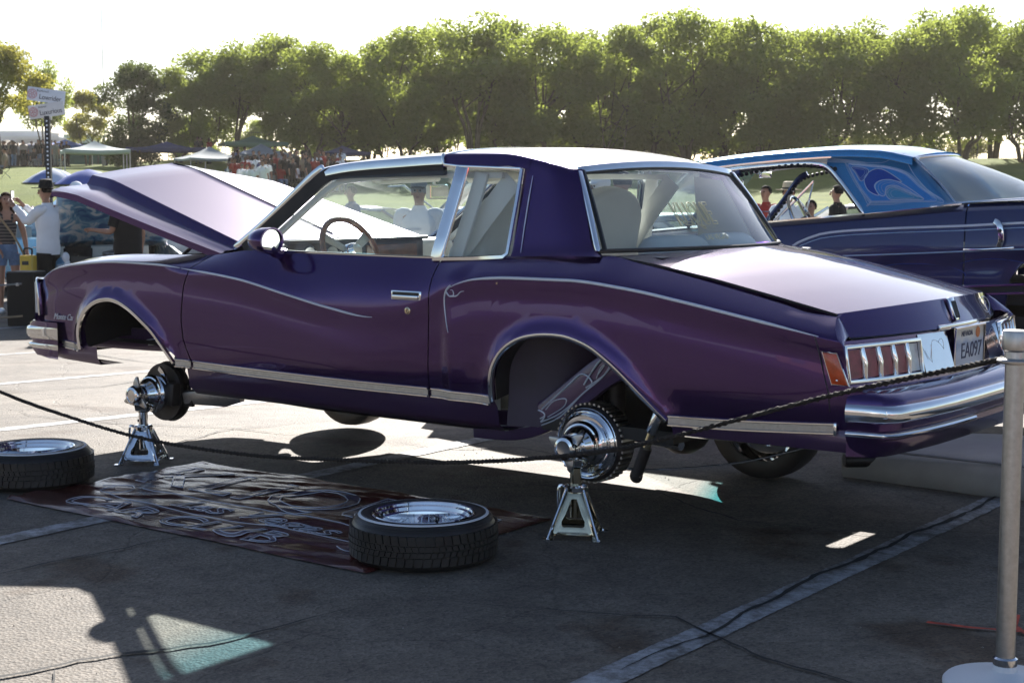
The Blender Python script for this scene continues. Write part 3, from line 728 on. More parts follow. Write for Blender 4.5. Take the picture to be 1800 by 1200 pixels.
# 2 girl
p2 = at(14, 20.8)
person('woman with long brown hair in striped tank top and denim shorts', p2, face_to(205), 1.62, shirt='stripes', sleeve='none', trousers='denim', legs='short', hair=('hair_brown', 'long'), fat=.92, shoes='shirt_white',
       arms={'R': ((.0, -.08, -.27), (.10, .12, -.20)), 'L': ((-.02, .07, -.28), (.08, .02, -.24))})
b = MB(); q = face_to(205)
fx = Vector((math.cos(q), math.sin(q), 0)); fy = Vector((-math.sin(q), math.cos(q), 0))
def loc2(x, y, z): return p2 + fx*x + fy*y + Vector((0, 0, z))
b.sweep(spline([loc2(-.05, -.10, 1.37), loc2(.11, -.09, 1.30), loc2(.16, .03, 1.12), loc2(.15, .13, .95), loc2(.10, .20, .80)], 4), [(-.014, -.003), (.014, -.003), (.014, .003), (-.014, .003)], fy)
b.build('bag_strap', M['leather'])
bag = tag(bpy.data.objects['bag_strap'], 'tan shoulder strap and bag worn across by the woman in shorts', 'bag'); bag.name = 'shoulder_bag'
b = MB(); b.box(loc2(.08, .26, .72), (.10, .16, .16)); b.build('bag_body', M['leather'], bag, bev=.02)
# 3 man in cap
person('man in dark clothes and cap with a white front panel seen from behind', at(138, 21.6), face_to(20), 1.74, skin='skin_dark', shirt='cloth_dark', sleeve='short', trousers='cloth_dark', hat=('cap_back', 'shirt_white'), fat=1.05,
       arms={'L': ((.06, .05, -.27), (.22, -.10, .02)), 'R': ((.06, -.05, -.27), (.22, .10, .02))})
# 4 man in black shirt
person('heavy man in loose black shirt half hidden by the raised hood', at(226, 19.5), face_to(70), 1.74, shirt='cloth_black', fat=1.28, trousers='cloth_black', arms={'R': ((-.03, -.08, -.29), (.05, -.02, -.25)), 'L': ((.08, .03, -.27), (.24, .0, .02))})
# 5 man seen through the door window
person('man in plain white t-shirt standing beyond the door window', at(738, 16.2), face_to(172), 1.74, shirt='shirt_white', trousers='denim', hair=None, fat=1.14, hat=('cap', 'cloth_grey'))
# 6, 7 man and boy behind the blue car
person('man in straw hat and white shirt seen through the blue car window', at(1384, 21.5), face_to(176), 1.72, shirt='shirt_white', fat=1.12, hat=('brim', 'straw'), trousers='denim')
person('dark-haired boy in a pale top beside the man in the straw hat', at(1424, 20.5), face_to(150), 1.52, shirt='cloth_grey', fat=.9, trousers='denim')
# 8, 9 pair seen through the rear window
person('man in white cap and white shirt seen through the left of the rear window', at(1056, 15.0), face_to(120), 1.75, skin='skin_dark', shirt='shirt_white', hat=('cap_white', 'shirt_white'), fat=1.0)
person('man in black shirt standing with his back to the rear window', at(1094, 14.6), face_to(15), 1.78, shirt='cloth_black', fat=1.2, hair=('hair_black', 'short'))
person('bald man whose head shows above the raised hood beside the windshield pillar', at(541, 27), face_to(100), 1.80, shirt='cloth_grey', hair=None)
for px, d, sh, tr in ((1470, 23, 'cloth_black', 'denim'), (620, 25, 'cloth_blue', 'denim'), (262, 24, 'cloth_red', 'cloth_dark'), (1345, 24, 'cloth_red', 'cloth_dark')):
    person({'cloth_black': 'man in black shirt at the right end of the blue car side window', 'cloth_blue': 'man in blue shirt beyond the windshield of the purple coupe', 'cloth_red': 'man in red shirt beyond the open engine bay' if px < 400 else 'man in red shirt behind the blue car windshield pillar'}[sh], at(px, d), face_to(random.uniform(60, 190)), 1.72, shirt=sh, trousers=tr, fingers=False)
# ------------------------------------------------------------------ crowd on the lawn: copies of two plain figures
def small_proto(sit):
    return person('x', (0, 0, -50), 0, 1.72, sleeve='short', sitting=sit, fingers=False, sub=1, hair=('hair_black', 'short'))
stand_p = small_proto(False); sit_p = small_proto(True)
M['chairblue'] = vary(mat('folding_chair_fabric', (.02, .03, .06), .8), 9, .3)
def make_chair(loc, rz):
    t = thing('camp_chair', 'dark folding camp chair under a person sitting on the lawn', 'chair', loc, rz, 'camp chairs on the lawn')
    b = MB(); b.box((.02, 0, .42), (.46, .5, .025)); b.build('seat', M['chairblue'], t, bev=.006)
    b = MB(); b.box((-.23, 0, .66), (.03, .5, .44), Matrix.Rotation(R(-10), 3, 'Y')); b.build('backrest', M['chairblue'], t, bev=.006)
    for x in (-.2, .22):
        for y in (-.22, .22):
            b = MB(); b.tube([(x, y, .42), (-x*.9, y, 0)], .012, 5); b.build('leg', M['steel'], t)
    return t
chair0 = None
SHIRTS = {'white': M['shirt_white'], 'black': M['cloth_black'], 'charcoal': M['cloth_dark'], 'red': M['cloth_red'], 'grey': M['cloth_grey'], 'blue': M['cloth_blue'], 'tan': M['cloth_tan']}
TR = [M['cloth_dark'], M['cloth_black'], M['denim'], M['cloth_grey']]
used_p = {}
def spectator(px, d, sit, colour, where, group):
    global chair0
    src = sit_p if sit else stand_p
    if src not in used_p: o = src; used_p[src] = 1
    else: o = copy_tree(src)
    p = at(px, d); rz = face_to(random.uniform(100, 260)); o.location = p; o.rotation_euler.z = rz; s = random.uniform(.92, 1.05); o.scale = (s*1.05, s*1.05, s)
    tag(o, f"person in {colour} top {'sitting on a chair' if sit else 'standing'} {where}", 'person', group)
    dk = random.random() < .35
    for ch in o.children:
        n_ = ch.name.split('.')[0]; mt = None
        if n_ == 'shirt': mt = SHIRTS[colour]
        elif n_ == 'trousers': mt = random.choice(TR)
        elif n_ == 'body' and dk: mt = M['skin_dark']
        if mt: ch.material_slots[0].link = 'OBJECT'; ch.material_slots[0].material = mt
    if sit:
        if chair0 is None: chair0 = make_chair(p, rz)
        else:
            c = copy_tree(chair0); c.location = p; c.rotation_euler.z = rz
    return o
rc = random.Random(3)
def mix(): return rc.choices(list(SHIRTS), (3, 6, 6, 2, 2, 2, 1))[0]
for i in range(60): spectator(rc.uniform(-12, 128), rc.uniform(102, 111), rc.random() < .45, mix(), 'under the tan and blue canopies', 'people under the tan and blue canopies')
for i in range(80): spectator(rc.uniform(395, 610), rc.uniform(75, 87), rc.random() < .35, mix(), 'on the lawn under the grey canopies', 'people on the lawn under the grey canopies')
for px in (426, 446, 468, 462, 436): spectator(px + rc.uniform(-3, 3), 72 + rc.uniform(-1, 1), False, 'white', 'below the grey canopies in a cluster of five', 'five people in white below the grey canopies')
for px, c in ((15, 'tan'), (358, 'black'), (372, 'red'), (352, 'charcoal'), (196, 'charcoal'), (212, 'black'), (188, 'red')): spectator(px, 96 if px > 300 else (64 if px < 50 else 98), px == 15, c, {1: 'low on the lawn at the left edge', 2: 'on top of the lawn slope by the pale canopy', 0: 'near the foot of the dense dark tree'}[1 if px < 50 else (2 if px > 300 else 0)], 'people scattered on the lawn slope')

# ------------------------------------------------------------------ canopies
def canopy(px, d, w, ypeak, yeave, label, col, rz=0.2, val=.22, group=None, dep=None):
    p = at(px, d); zp = zat(ypeak, d) - p.z; ze = zat(yeave, d) - p.z
    ze = max(ze, 1.2); zp = max(zp, ze + .4)
    t = thing('canopy_tent', label, 'canopy', p, face_to(90) + rz, group); m = vary(mat('canopy_' + label.split()[0], col, .8), 3, .12)
    n2, l2, b2 = nodes(m); b2.inputs['Transmission Weight'].default_value = 0
    h = w/2; g = (dep or w)/2; b = MB()
    for a, c in (((-h, -g), (h, -g)), ((h, -g), (h, g)), ((h, g), (-h, g)), ((-h, g), (-h, -g))):
        G = []
        for i in range(5):
            u = i/4; sag = -.10*math.sin(math.pi*u)*w/3
            G.append([Vector((a[0]+(c[0]-a[0])*v, a[1]+(c[1]-a[1])*v, 0))*(1-u) + Vector((0, 0, ze + (zp-ze)*u + sag - .06*math.sin(math.pi*v)*(1-u))) for v in (0, .25, .5, .75, 1)])
        b.grid(G)
    b.build('roof', m, t, smooth=25)
    b = MB()
    for a, c in (((-h, -g), (h, -g)), ((h, -g), (h, g)), ((h, g), (-h, g)), ((-h, g), (-h, -g))):
        b.grid([[Vector((a[0]+(c[0]-a[0])*v, a[1]+(c[1]-a[1])*v, ze - z - .06*math.sin(math.pi*v))) for v in (0, .25, .5, .75, 1)] for z in (0.003, val)])
    b.build('valance', m, t)
    for sx in (-1, 1):
        for sy in (-1, 1):
            b = MB(); b.tube([(sx*h*.98, sy*g*.98, -.1), (sx*h*.98, sy*g*.98, ze)], .025, 6); b.build('pole', M['steel'], t)
    return t
canopy(20, 108, 6.0, 247, 258, 'tan canopy tent with bright tan valance at the left edge of the lawn', (.52, .43, .32), .1, .30)
canopy(66, 112, 4.6, 252, 260, 'grey canopy tent between the tan canopy and the sign post', (.33, .32, .32), .2, .25)
canopy(122, 112, 4.6, 246, 257, 'bright blue canopy tent right behind the sign post', (.05, .13, .42), .1, .5)
canopy(172, 70, 2.9, 272, 298, 'pale grey-green canopy tent with pointed top left of the raised hood', (.36, .42, .42), .35, .15)
canopy(298, 92, 4.6, 271, 284, 'navy blue canopy tent under the dense dark tree', (.03, .04, .12), .2, .2)
canopy(372, 84, 3.1, 259, 280, 'light grey canopy tent standing open on the grass', (.30, .34, .35), .5, .12)
canopy(462, 86, 3.0, 254, 272, 'dark grey canopy tent with people gathered beneath', (.16, .19, .21), .4, .12)
canopy(448, 98, 4.0, 240, 252, 'green canopy tent behind the dark grey one', (.16, .24, .17), .3, .2)
canopy(604, 88, 3.0, 270, 279, 'dark purple canopy tent just above the windshield header', (.05, .045, .10), .2, .16)
def umbrella(px, d, yt, label, c1, c2, r):
    p = at(px, d); z = zat(yt, d) - p.z; t = thing('parasol', label, 'parasol', p); ms = [mat('parasol_cloth', c1, .8), mat('parasol_cloth_pale', c2, .8)]
    b = MB()
    for k in range(8):
        b.cur = k % 2; a0, a1 = k*math.pi/4, (k+1)*math.pi/4
        P = [[Vector((r*u*math.cos(a), r*u*math.sin(a), z - .55*u**1.6)) for a in (a0, (a0+a1)/2, a1)] for u in (0.02, .35, .7, 1)]; b.grid(P)
    b.build('canopy', ms, t, smooth=20); b = MB(); b.tube([(0, 0, -.1), (0, 0, z)], .025, 6); b.build('pole', M['steel'], t)
umbrella(98, 58, 296, 'white and blue striped parasol left of the blue one', (.10, .18, .45), (.62, .66, .75), 1.15)
umbrella(160, 56, 298, 'plain royal blue parasol touching the tip of the raised hood', (.04, .10, .42), (.04, .10, .42), 1.25)

# ------------------------------------------------------------------ far buildings, fences, masts
M['wall_pale'] = vary(mat('pale_stucco', (.58, .60, .64), .85), .2, .06); M['wall_white'] = vary(mat('white_metal_wall', (.62, .65, .66), .6), .4, .06); M['win'] = mat('far_window', (.10, .13, .16), .2)
def building(px, d, w, ytop, label, m, dep=8, parapet=True, rows=1, nw=6):
    p = at(px, d); p.z -= .5; h = zat(ytop, d) - p.z; t = thing('building', label, 'building', p, face_to(-90))
    b = MB(); b.box((0, dep/2, h/2), (w, dep, h)); b.build('wall', m, t)
    b = MB(); b.box((0, dep/2, h + .15), (w + .4, dep + .4, .3)); b.build('roof', M['wall_white'], t)
    for r in range(rows):
        for k in range(nw):
            b = MB(); b.box((w*((k+.5)/nw - .5), -.05, h*(r+.6)/(rows+.2)), (w/nw*.6, .1, h/(rows+1)*.45)); f = b.build('window', M['win'], t)
    return t
building(20, 330, 22, 243, 'long pale blue-grey building far beyond the lawn', M['wall_pale'], 14, nw=7)
building(32, 345, 12, 234, 'taller pale block rising behind the long far building', M['wall_pale'], 14, nw=4)
building(92, 330, 14, 246, 'low pale building far off between the sign post and the white shed', M['wall_pale'], 10, nw=4)
building(146, 150, 2.6, 243, 'white flat-roofed shed at the top of the lawn', M['wall_white'], 3, nw=1)
M['iron'] = mat('black_iron', (.015, .015, .016), .5); M['screen'] = vary(mat('green_windscreen', (.03, .10, .07), .9), 1, .3)
def fence(px0, px1, d0, d1, h, label, m, screen=False, step=.16):
    a = at(px0, d0); c = at(px1, d1); L = (c - a).length; t = thing('fence', label, 'fence', a, math.atan2(c.y-a.y, c.x-a.x)); dz = (c.z - a.z)/L
    k = int(L/2.4)
    for i in range(k + 1):
        x = L*i/k; b = MB(); b.box((x, 0, h/2 + dz*x), (.07, .07, h + .3)); b.build('post', m, t)
    if screen:
        b = MB(); b.box((L/2, .06, h*.48 + dz*L/2), (L, .02, h*.9)); b.build('screen_cloth', M['screen'], t)
    else:
        for z in (.15, h - .12):
            b = MB(); b.tube([(0, 0, z), (L, 0, z + dz*L)], .02, 5); b.build('rail', m, t)
        b = MB(); n_ = int(L/step)
        for i in range(n_): b.box((L*(i+.5)/n_, 0, h/2 + dz*L*(i+.5)/n_), (.018, .018, h))
        b.build('pickets', m, t, kind='stuff', smooth=0)
fence(300, 640, 118, 120, 2.4, 'black iron picket fence behind the trees over the canopies', M['iron'])
fence(1640, 1860, 112, 108, 2.4, 'black iron picket fence behind the forked trees at the right edge', M['iron'])
fence(120, 235, 128, 128, 2.0, 'chain fence hung with green windscreen beside the white shed', M['iron'], True)
def mast(px, d, yt, r, label, arm=False):
    p = at(px, d); z = zat(yt, d) - p.z; t = thing('mast', label, 'pole', p); b = MB(); b.tube([(0, 0, -.3), (0, 0, z*.5), (0, 0, z)], [r, r*.8, r*.5], 8); b.build('shaft', M['steel'], t)
    b = MB(); b.ball((0, 0, z), r*1.3, 8, 6); b.build('finial', M['steel'], t)
    if arm:
        b = MB(); b.tube([(-.8, 0, z*.93), (.8, 0, z*.93)], .05, 6); b.build('crossarm', M['bark'], t)
mast(190, 140, 5, .07, 'tall thin flagless mast rising above the dense dark tree')
mast(83, 170, 214, .12, 'wooden utility pole with crossarm seen beside the sign post', True)
mast(142, 170, 214, .10, 'short thin utility pole below the pale yellow-green tree', True)

# ------------------------------------------------------------------ street name sign post
M['sign_white'] = vary(mat('white_sign_sheet', (.72, .74, .80), .45), 12, .04); M['sign_cream'] = vary(mat('cream_sign_sheet', (.74, .70, .68), .45), 12, .04); M['sign_ink'] = mat('black_sign_letters', (.02, .02, .03), .5); M['sign_red'] = mat('red_sign_emblem', (.55, .06, .07), .5)
sp = at(91, 21.2); SG = sp.z
t = thing('street_sign_post', 'black perforated post carrying two small white street name signs', 'street sign', sp, face_to(180))
t.scale = (1.14, 1.14, 1.14)
zt_ = (2.42 - SG)/1.14; b = MB()
for sx in (-1, 1): b.box((0, sx*.0265, zt_/2 - .1), (.06, .007, zt_ + .2))
for sx in (-1, 1): b.box((sx*.0265, 0, zt_/2 - .1), (.006, .046, zt_ + .2))
b.build('post', M['iron'], t)
b = MB(); 
for k in range(28):
    b.lathe([(.0, 0), (.0115, 0.0), (.0115, .003), (.0, .003)], (.031, 0, zt_ - .06 - k*.052), (1, 0, 0), 10)
b.build('punched_holes', M['sign_white'], t, kind='stuff')
b = MB(); b.box((-.01, 0, zt_ - .015), (.05, .10, .06)); b.build('bracket', M['steel'], t, bev=.006)
def street_sign(z, yaw, m, small, big, tilt):
    Mx = Matrix.Translation((0.02, 0, z)) @ Matrix.Rotation(R(yaw), 4, 'Z') @ Matrix.Rotation(R(tilt), 4, 'X')
    b = MB(); b.box((0, 0, 0), (.006, .45, .165)); b.v = [tuple(Mx @ Vector(v)) for v in b.v]
    s = b.build('sign_blade', m, t, bev=.002); s['label'] = f'blade reading {small} {big}'
    F = Mx @ frameM((.0045, 0, 0), (0, 1, 0), (0, 0, 1))
    text_obj('lettering', big, .084, F @ Matrix.Translation((.052, -.025, 0)), M['sign_ink'], s, sx=.84)
    text_obj('lettering', small, .034, F @ Matrix.Translation((-.045, .048, 0)), M['sign_ink'], s)
    e = MB()
    c0 = Vector((-.165, 0, 0))
    e.tube([F @ (c0 + Vector((.055*math.cos(a), .055*math.sin(a), 0))) for a in [k*math.pi/12 for k in range(24)]], .0026, 4, closed=True)
    for k in range(5):
        a = math.pi/2 + k*2*math.pi/5; cc = c0 + Vector((.027*math.cos(a), .027*math.sin(a), 0))
        e.tube([F @ (cc + Vector((.017*math.cos(q), .017*math.sin(q), 0))) for q in [j*math.pi/6 for j in range(12)]], .0024, 4, closed=True)
    e.build('emblem', M['sign_red'], s)
street_sign(zt_ + .245, 5, M['sign_white'], 'Boulevard', 'Lowrider', -8)
street_sign(zt_ + .070, -5, M['sign_cream'], 'Avenue', 'Luxurious', 8)

# ------------------------------------------------------------------ rope barrier box behind the nose of the car
p = at(46, 18.9)
t = thing('barrier_box', 'black upright box with ropes tied to it in front of the man in white', 'box', p, face_to(170))
b = MB(); b.box((0, 0, .33), (.36, .36, .66)); b.build('body', M['cloth_black'], t, bev=.01)
b = MB(); b.box((0, 0, .668), (.34, .34, .012)); b.build('lid', M['black'], t, bev=.004)
b = MB(); b.lathe([(0, 0), (.02, 0), (.022, .03), (0, .035)], (.182, -.02, .52), (1, 0, 0), 12); b.build('rope_ring', M['steel'], t)
for z0, lab in ((.53, 'upper thin grey rope running left from the black barrier box'), (.13, 'lower thin dark rope running left from the black barrier box')):
    b = MB(); A_ = p + Vector((0, 0, z0)) - FW*.2; B_ = at(-160, 19.0) + Vector((0, 0, z0)) - FW*.2
    b.tube([A_.lerp(B_, k/10) - Vector((0, 0, .04*math.sin(math.pi*k/10))) for k in range(11)], .012, 6); tag(b.build('thin_rope', M['cloth_grey'] if z0 > .3 else M['cloth_tan']), lab, 'rope')
yb_ = thing('yellow_case', 'small yellow plastic case standing behind the black barrier box', 'case', at(50, 19.7), face_to(170))
M['yellow'] = vary(mat('yellow_plastic', (.62, .40, .02), .4), 9, .1)
b = MB(); b.box((0, 0, .42), (.16, .17, .84)); b.build('body', M['yellow'], yb_, bev=.02)
b = MB(); b.tube(spline([(0, -.05, .84), (0, -.05, .92), (0, .05, .92), (0, .05, .84)], 3), .012, 6); b.build('handle', M['black'], yb_)
b = MB(); b.box((.082, 0, .74), (.006, .09, .05)); b.build('latch', M['black'], yb_)
# ------------------------------------------------------------------ other show cars in the lot
M['whitepaint'] = paint('white_car_paint', (.66, .67, .68), .0, .3); M['bluepaint'] = paint('sky_blue_car_paint', (.16, .42, .66), .2, .3); M['tealpaint'] = paint('teal_car_paint', (.02, .13, .14), .4)
M['redpaint'] = paint('red_car_paint', (.28, .02, .02), .3); M['blackpaint'] = paint('black_car_paint', (.012, .012, .014), .2); M['silverpaint'] = paint('silver_car_paint', (.45, .47, .5), .6)
M['engine'] = vary(mat('engine_parts', (.25, .25, .26), .35, .8), 14, .5); M['dimglass'] = glass('car_glass', (.55, .6, .62), 1.5, .02)
def mural():
    m = paint('blue_white_mural_paint', (.2, .4, .6), .1); n, l, b = nodes(m); tc = N(m, 'ShaderNodeTexCoord')
    q = N(m, 'ShaderNodeTexNoise', Scale=3.2, Detail=6.0, Distortion=2.0); l.new(tc.outputs['Object'], q.inputs['Vector'])
    r = ramp(m, [(.38, (.03, .12, .30)), (.5, (.15, .36, .55)), (.58, (.62, .68, .72)), (.8, (.70, .72, .74))]); l.new(q.outputs['Fac'], r.inputs[0]); l.new(r.outputs[0], b.inputs['Base Color']); return m
M['mural'] = mural()
def show_car(label, loc, rz, pm, hood=0, group=None, top=None, roof=True):
    """two-door classic: x forward, 5 m long; every part its own mesh"""
    t = thing('show_car', label, 'car', loc, rz, group)
    hw = .90
    prof = lambda x: float(np.interp(x, [-2.5, -2.35, -1.2, -.9, 1.0, 1.2, 2.3, 2.5], [.62, .78, .88, .90, .90, .88, .80, .60]))
    base = lambda x: float(np.interp(x, [-2.5, -2.3, 2.3, 2.5], [.38, .27, .27, .36]))
    def arch(x):
        for c in (-1.35, 1.45):
            if abs(x - c) < .36: return .27 + math.sqrt(.36**2 - (x-c)**2)*.95
        return base(x)
    xs = sorted(set([round(-2.5 + .1*k, 3) for k in range(51)] + [c + s*.3599 for c in (-1.35, 1.45) for s in (-1, 1)] + [c + s*.36001 for c in (-1.35, 1.45) for s in (-1, 1)]))
    b = MB(); G = []
    for x in xs:
        z0, z1 = arch(x), prof(x); e = hw - .12*max(0, abs(x)-2.2)/.3; row = []
        for k in range(6):
            v = k/5; z = z0 + (z1 - .03 - z0)*v; row.append((x, e - .05*abs(z-.6)/.35*abs(z-.6)/.35, z))
        row.append((x, e - .10, z1))
        G.append(row)
    b.grid(G); 
    b.mirror(); b.build('body_side', pm, t)
    b = MB(); GG = [[(x, y*(hw - .10 - .12*max(0, abs(x)-2.2)/.3), prof(x) + .02*(1-y*y)) for y in (-1, -.6, -.2, .2, .6, 1)] for x in xs if x < -.75]; b.grid(GG); b.build('trunk_lid', pm, t)
    HX = [x for x in xs if x > .85]
    b = MB(); b.grid([[(x, y*(hw - .12 - .12*max(0, abs(x)-2.2)/.3), prof(x) + .02*(1-y*y) + .004) for y in (-1, -.6, -.2, .2, .6, 1)] for x in HX])
    if hood:
        Mh = Matrix.Translation((.95, 0, .92)) @ Matrix.Rotation(R(-hood), 4, 'Y') @ Matrix.Translation((-.95, 0, -.88)); b.v = [tuple(Mh @ Vector(v)) for v in b.v]
    ho = b.build('hood', pm, t); so_ = ho.modifiers.new('t', 'SOLIDIFY'); so_.thickness = .02
    if hood:
        b = MB(); b.box((1.6, 0, .60), (.7, .5, .3)); b.lathe([(.0, .0), (.18, 0), (.19, .06), (.03, .10), (0, .1)], (1.6, 0, .77), (0, 0, 1), 14)
        for s in (-1, 1): b.tube([(1.3, s*.3, .66), (1.9, s*.3, .66)], .06, 8)
        b.build('engine', M['engine'], t, bev=.01)
    b = MB(); b.box((0, 0, .33), (4.7, 1.5, .12)); b.build('floor_pan', M['dark'], t)
    for sx in (-1, 1):
        b = MB(); b.box((sx*2.44, 0, .56), (.10, 1.56, .30)); b.build('grille' if sx > 0 else 'tail_panel', M['chrome'] if sx > 0 else pm, t, bev=.02)
        b = MB(); b.sweep([(sx*2.35, -.92, .45), (sx*2.56, -.82, .45), (sx*2.62, 0, .45), (sx*2.56, .82, .45), (sx*2.35, .92, .45)], [(-.09, -.03), (-.09, .03), (.09, .03), (.09, -.03)], (0, 0, 1)); b.build('bumper', M['chrome'], t, bev=.012)
        for y in (-.6, .6):
            b = MB(); b.lathe([(0, .03), (.075, .02), (.09, 0), (.10, -.02), (.10, -.05)], (sx*2.50, y, .60), (sx, 0, 0), 14); b.build('headlight' if sx > 0 else 'taillight', M['clear_lens'] if sx > 0 else M['red_lens'], t)
    if roof:
        RP = [(1.05, .89), (.35, 1.33), (-.2, 1.385), (-.75, 1.36), (-1.45, .90)]
        b = MB(); b.grid([[(x + (.06*(1-y*y) if i < 2 else -.05*(1-y*y) if i > 2 else 0)*(1 if i else 0), y*.63, z + .035*(1-y*y)) for y in (-1, -.6, -.2, .2, .6, 1)] for i, (x, z) in enumerate(RP[1:4])]); ro = b.build('roof', top or pm, t); so_ = ro.modifiers.new('t', 'SOLIDIFY'); so_.thickness = .03
        for (a, c, nm) in ((RP[1], RP[0], 'windshield'), (RP[3], RP[4], 'rear_window')):
            b = MB(); b.grid([[(a[0] + (c[0]-a[0])*u + .08*(1-y*y)*(1 if nm == 'windshield' else -1), y*(.62 + .12*u), a[1] + (c[1]-a[1])*u) for y in (-1, -.5, 0, .5, 1)] for u in (0, .5, 1)]); b.build(nm, M['dimglass'], t)
        for s in (-1, 1):
            b = MB(); b.grid([[(x, s*y, z) for x, y, z in ((1.0, .76, .90), (.33, .645, 1.32))], [(x, s*y, z) for x, y, z in ((-.75, .77, .90), (-.55, .645, 1.34))]]); b.build('side_window', M['dimglass'], t)
            b = MB(); b.tube([(1.06, s*.76, .88), (.35, s*.64, 1.335)], .028, 6); b.build('windshield_pillar', M['chrome'], t)
            b = MB(); b.grid([[(-.75, s*.775, .89), (-.55, s*.65, 1.345)], [(-1.47, s*.76, .89), (-.78, s*.63, 1.37)]]); pl = b.build('rear_pillar', top or pm, t); so_ = pl.modifiers.new('t', 'SOLIDIFY'); so_.thickness = .03
        b = MB(); b.box((.0, 0, .62), (.5, 1.3, .2)); b.box((-.22, 0, .85), (.14, 1.3, .45)); b.build('seat', M['white_vinyl'], t, bev=.04)
    for x in (-1.35, 1.45):
        for s in (-1, 1):
            w = MB(); w.lathe([(.19, -.08), (.25, -.085), (.30, -.07), (.305, 0), (.30, .07), (.25, .085), (.19, .08)], (x, s*.80, .305), (0, s, 0), 24, closed=True); wo = w.build('wheel', M['tyre'], t)
            w = MB(); w.lathe([(.19, .07), (.185, .02), (.10, .0), (.05, .05), (0, .055)], (x, s*.80, .305), (0, s, 0), 20); w.build('rim', M['chrome'], wo)
    for s in (-1, 1):
        b = MB(); b.box((-.35, s*.905, .74), (.14, .02, .025)); b.build('door_handle', M['chrome'], t, bev=.006)
        b = MB(); b.box((0, s*.903, .34), (1.9, .012, .05)); b.build('rocker_trim', M['chrome'], t, bev=.004)
    return t
show_car('light blue show car with its hood raised behind the woman in shorts', at(22, 26), face_to(-28), M['bluepaint'], 36)
show_car('blue and white mural painted show car behind the man in the cap', at(186, 22.5), face_to(200), M['mural'], 40, top=M['tealpaint'])
show_car('white show car with raised hood seen through the windshield', at(655, 27), face_to(-100), M['whitepaint'], 48)
show_car('pale silver coupe behind the man in the white t-shirt', at(800, 24.5), face_to(110), M['silverpaint'], 0)
show_car('white convertible with hood raised seen through the quarter window', at(905, 27.5), face_to(95), M['whitepaint'], 42, roof=False)
show_car('white show car seen low through the left of the rear window', at(1035, 21), face_to(75), M['whitepaint'])
show_car('teal show car seen through the middle of the rear window', at(1195, 17.5), face_to(-160), M['tealpaint'])
show_car('dark red show car beyond the blue car windows', at(1330, 30), face_to(80), M['redpaint'])
show_car('black show car standing behind the tail of the blue car', at(1500, 31), face_to(95), M['blackpaint'])
show_car('silver show car on the far side of the lot beyond the raised hood', at(330, 30), face_to(85), M['silverpaint'])
show_car('pale blue coupe parked behind the woman and the man in white', at(135, 31), face_to(80), M['bluepaint'], 34)
show_car('white show car far left in front of the lawn', at(110, 33), face_to(85), M['whitepaint'], 30)

# unseen cars and a long low building, added for the paint to mirror
for k, (sx, d, rz_, pm) in enumerate(((-9, -9, 20, 'silverpaint'), (-4.2, -8.5, 10, 'whitepaint'), (1.2, -9.5, -15, 'tealpaint'), (6.5, -9, 5, 'blackpaint'), (11.5, -9.5, 15, 'redpaint'))):
    q = CAMP + FW*d + RT*sx
    show_car(f"{pm.replace('paint', '')} show car added unseen behind the photographer for reflections", (q.x, q.y, 0), face_to(90 + rz_), M[pm])
M['brick'] = vary(mat('red_brown_block_wall', (.24, .13, .09), .9), .6, .2)
q = CAMP + FW*-34 - RT*2
t = thing('building', 'long low red-brown building added unseen behind the photographer for reflections', 'building', (q.x, q.y, 0), face_to(-90))
b = MB(); b.box((0, -5, 1.7), (130, 10, 3.4)); b.build('wall', M['brick'], t)
b = MB(); b.box((0, -5, 3.55), (131, 10.6, .3)); b.build('roof', M['wall_pale'], t)
for k in range(16):
    b = MB(); b.box((-60 + 8*k, .02, 1.6), (3.0, .1, 1.9)); b.build('window', M['win'], t)
# ------------------------------------------------------------------ blue hardtop coupe parked beside the purple one
M['navy'] = paint('deep_blue_paint', (.012, .018, .085), .5); M['roofblue'] = paint('candy_blue_roof_paint', (.05, .25, .50), .5, .3)
M['scroll_a'] = paint('deep_blue_scroll', (.015, .07, .36), .5); M['scroll_b'] = paint('bright_blue_scroll', (.04, .25, .66), .5); M['scroll_c'] = paint('teal_blue_scroll', (.06, .30, .50), .5)
M['scroll_line'] = mat('pale_blue_pinstripe', (.38, .52, .70), .35, .3)
M['bigglass'] = glass('sky_sheen_rear_glass', (.7, .8, .85), 2.0, .72)  # mostly pale scatter, standing in for sky reflected by the glass
bc = thing('blue_coupe', 'dark blue hardtop coupe with candy blue patterned roof parked beyond the purple one', 'car', (.0064, -2.553, .1136), R(9.4)); bc.scale = (.92, .92, .92)
BW = 1.92
bz = hermite([(-2.1, 1.36), (-1.6, 1.365), (-.68, 1.337), (-.34, 1.322), (.31, 1.257), (.97, 1.195), (1.5, 1.15), (2.4, 1.06), (3.2, .96), (3.4, .90)])
bpin = hermite([(-2.1, 1.26), (-.69, 1.213), (-.35, 1.192), (.14, 1.168), (.55, 1.134), (.72, 1.075), (.85, 1.0), (3.4, .8)])
bcr = hermite([(-2.1, 1.10), (-.69, 1.053), (-.32, 1.032), (.14, 1.005), (1.0, .96), (3.4, .78)])
bbot = hermite([(-2.1, .62), (-1.7, .56), (0, .50), (3.0, .40), (3.4, .46)])
btr = hermite([(-2.1, .91), (-.69, .838), (.14, .78), (1.0, .73), (3.4, .56)])
BARCH = ((-1.02, .80, .43), (2.12, .58, .40))
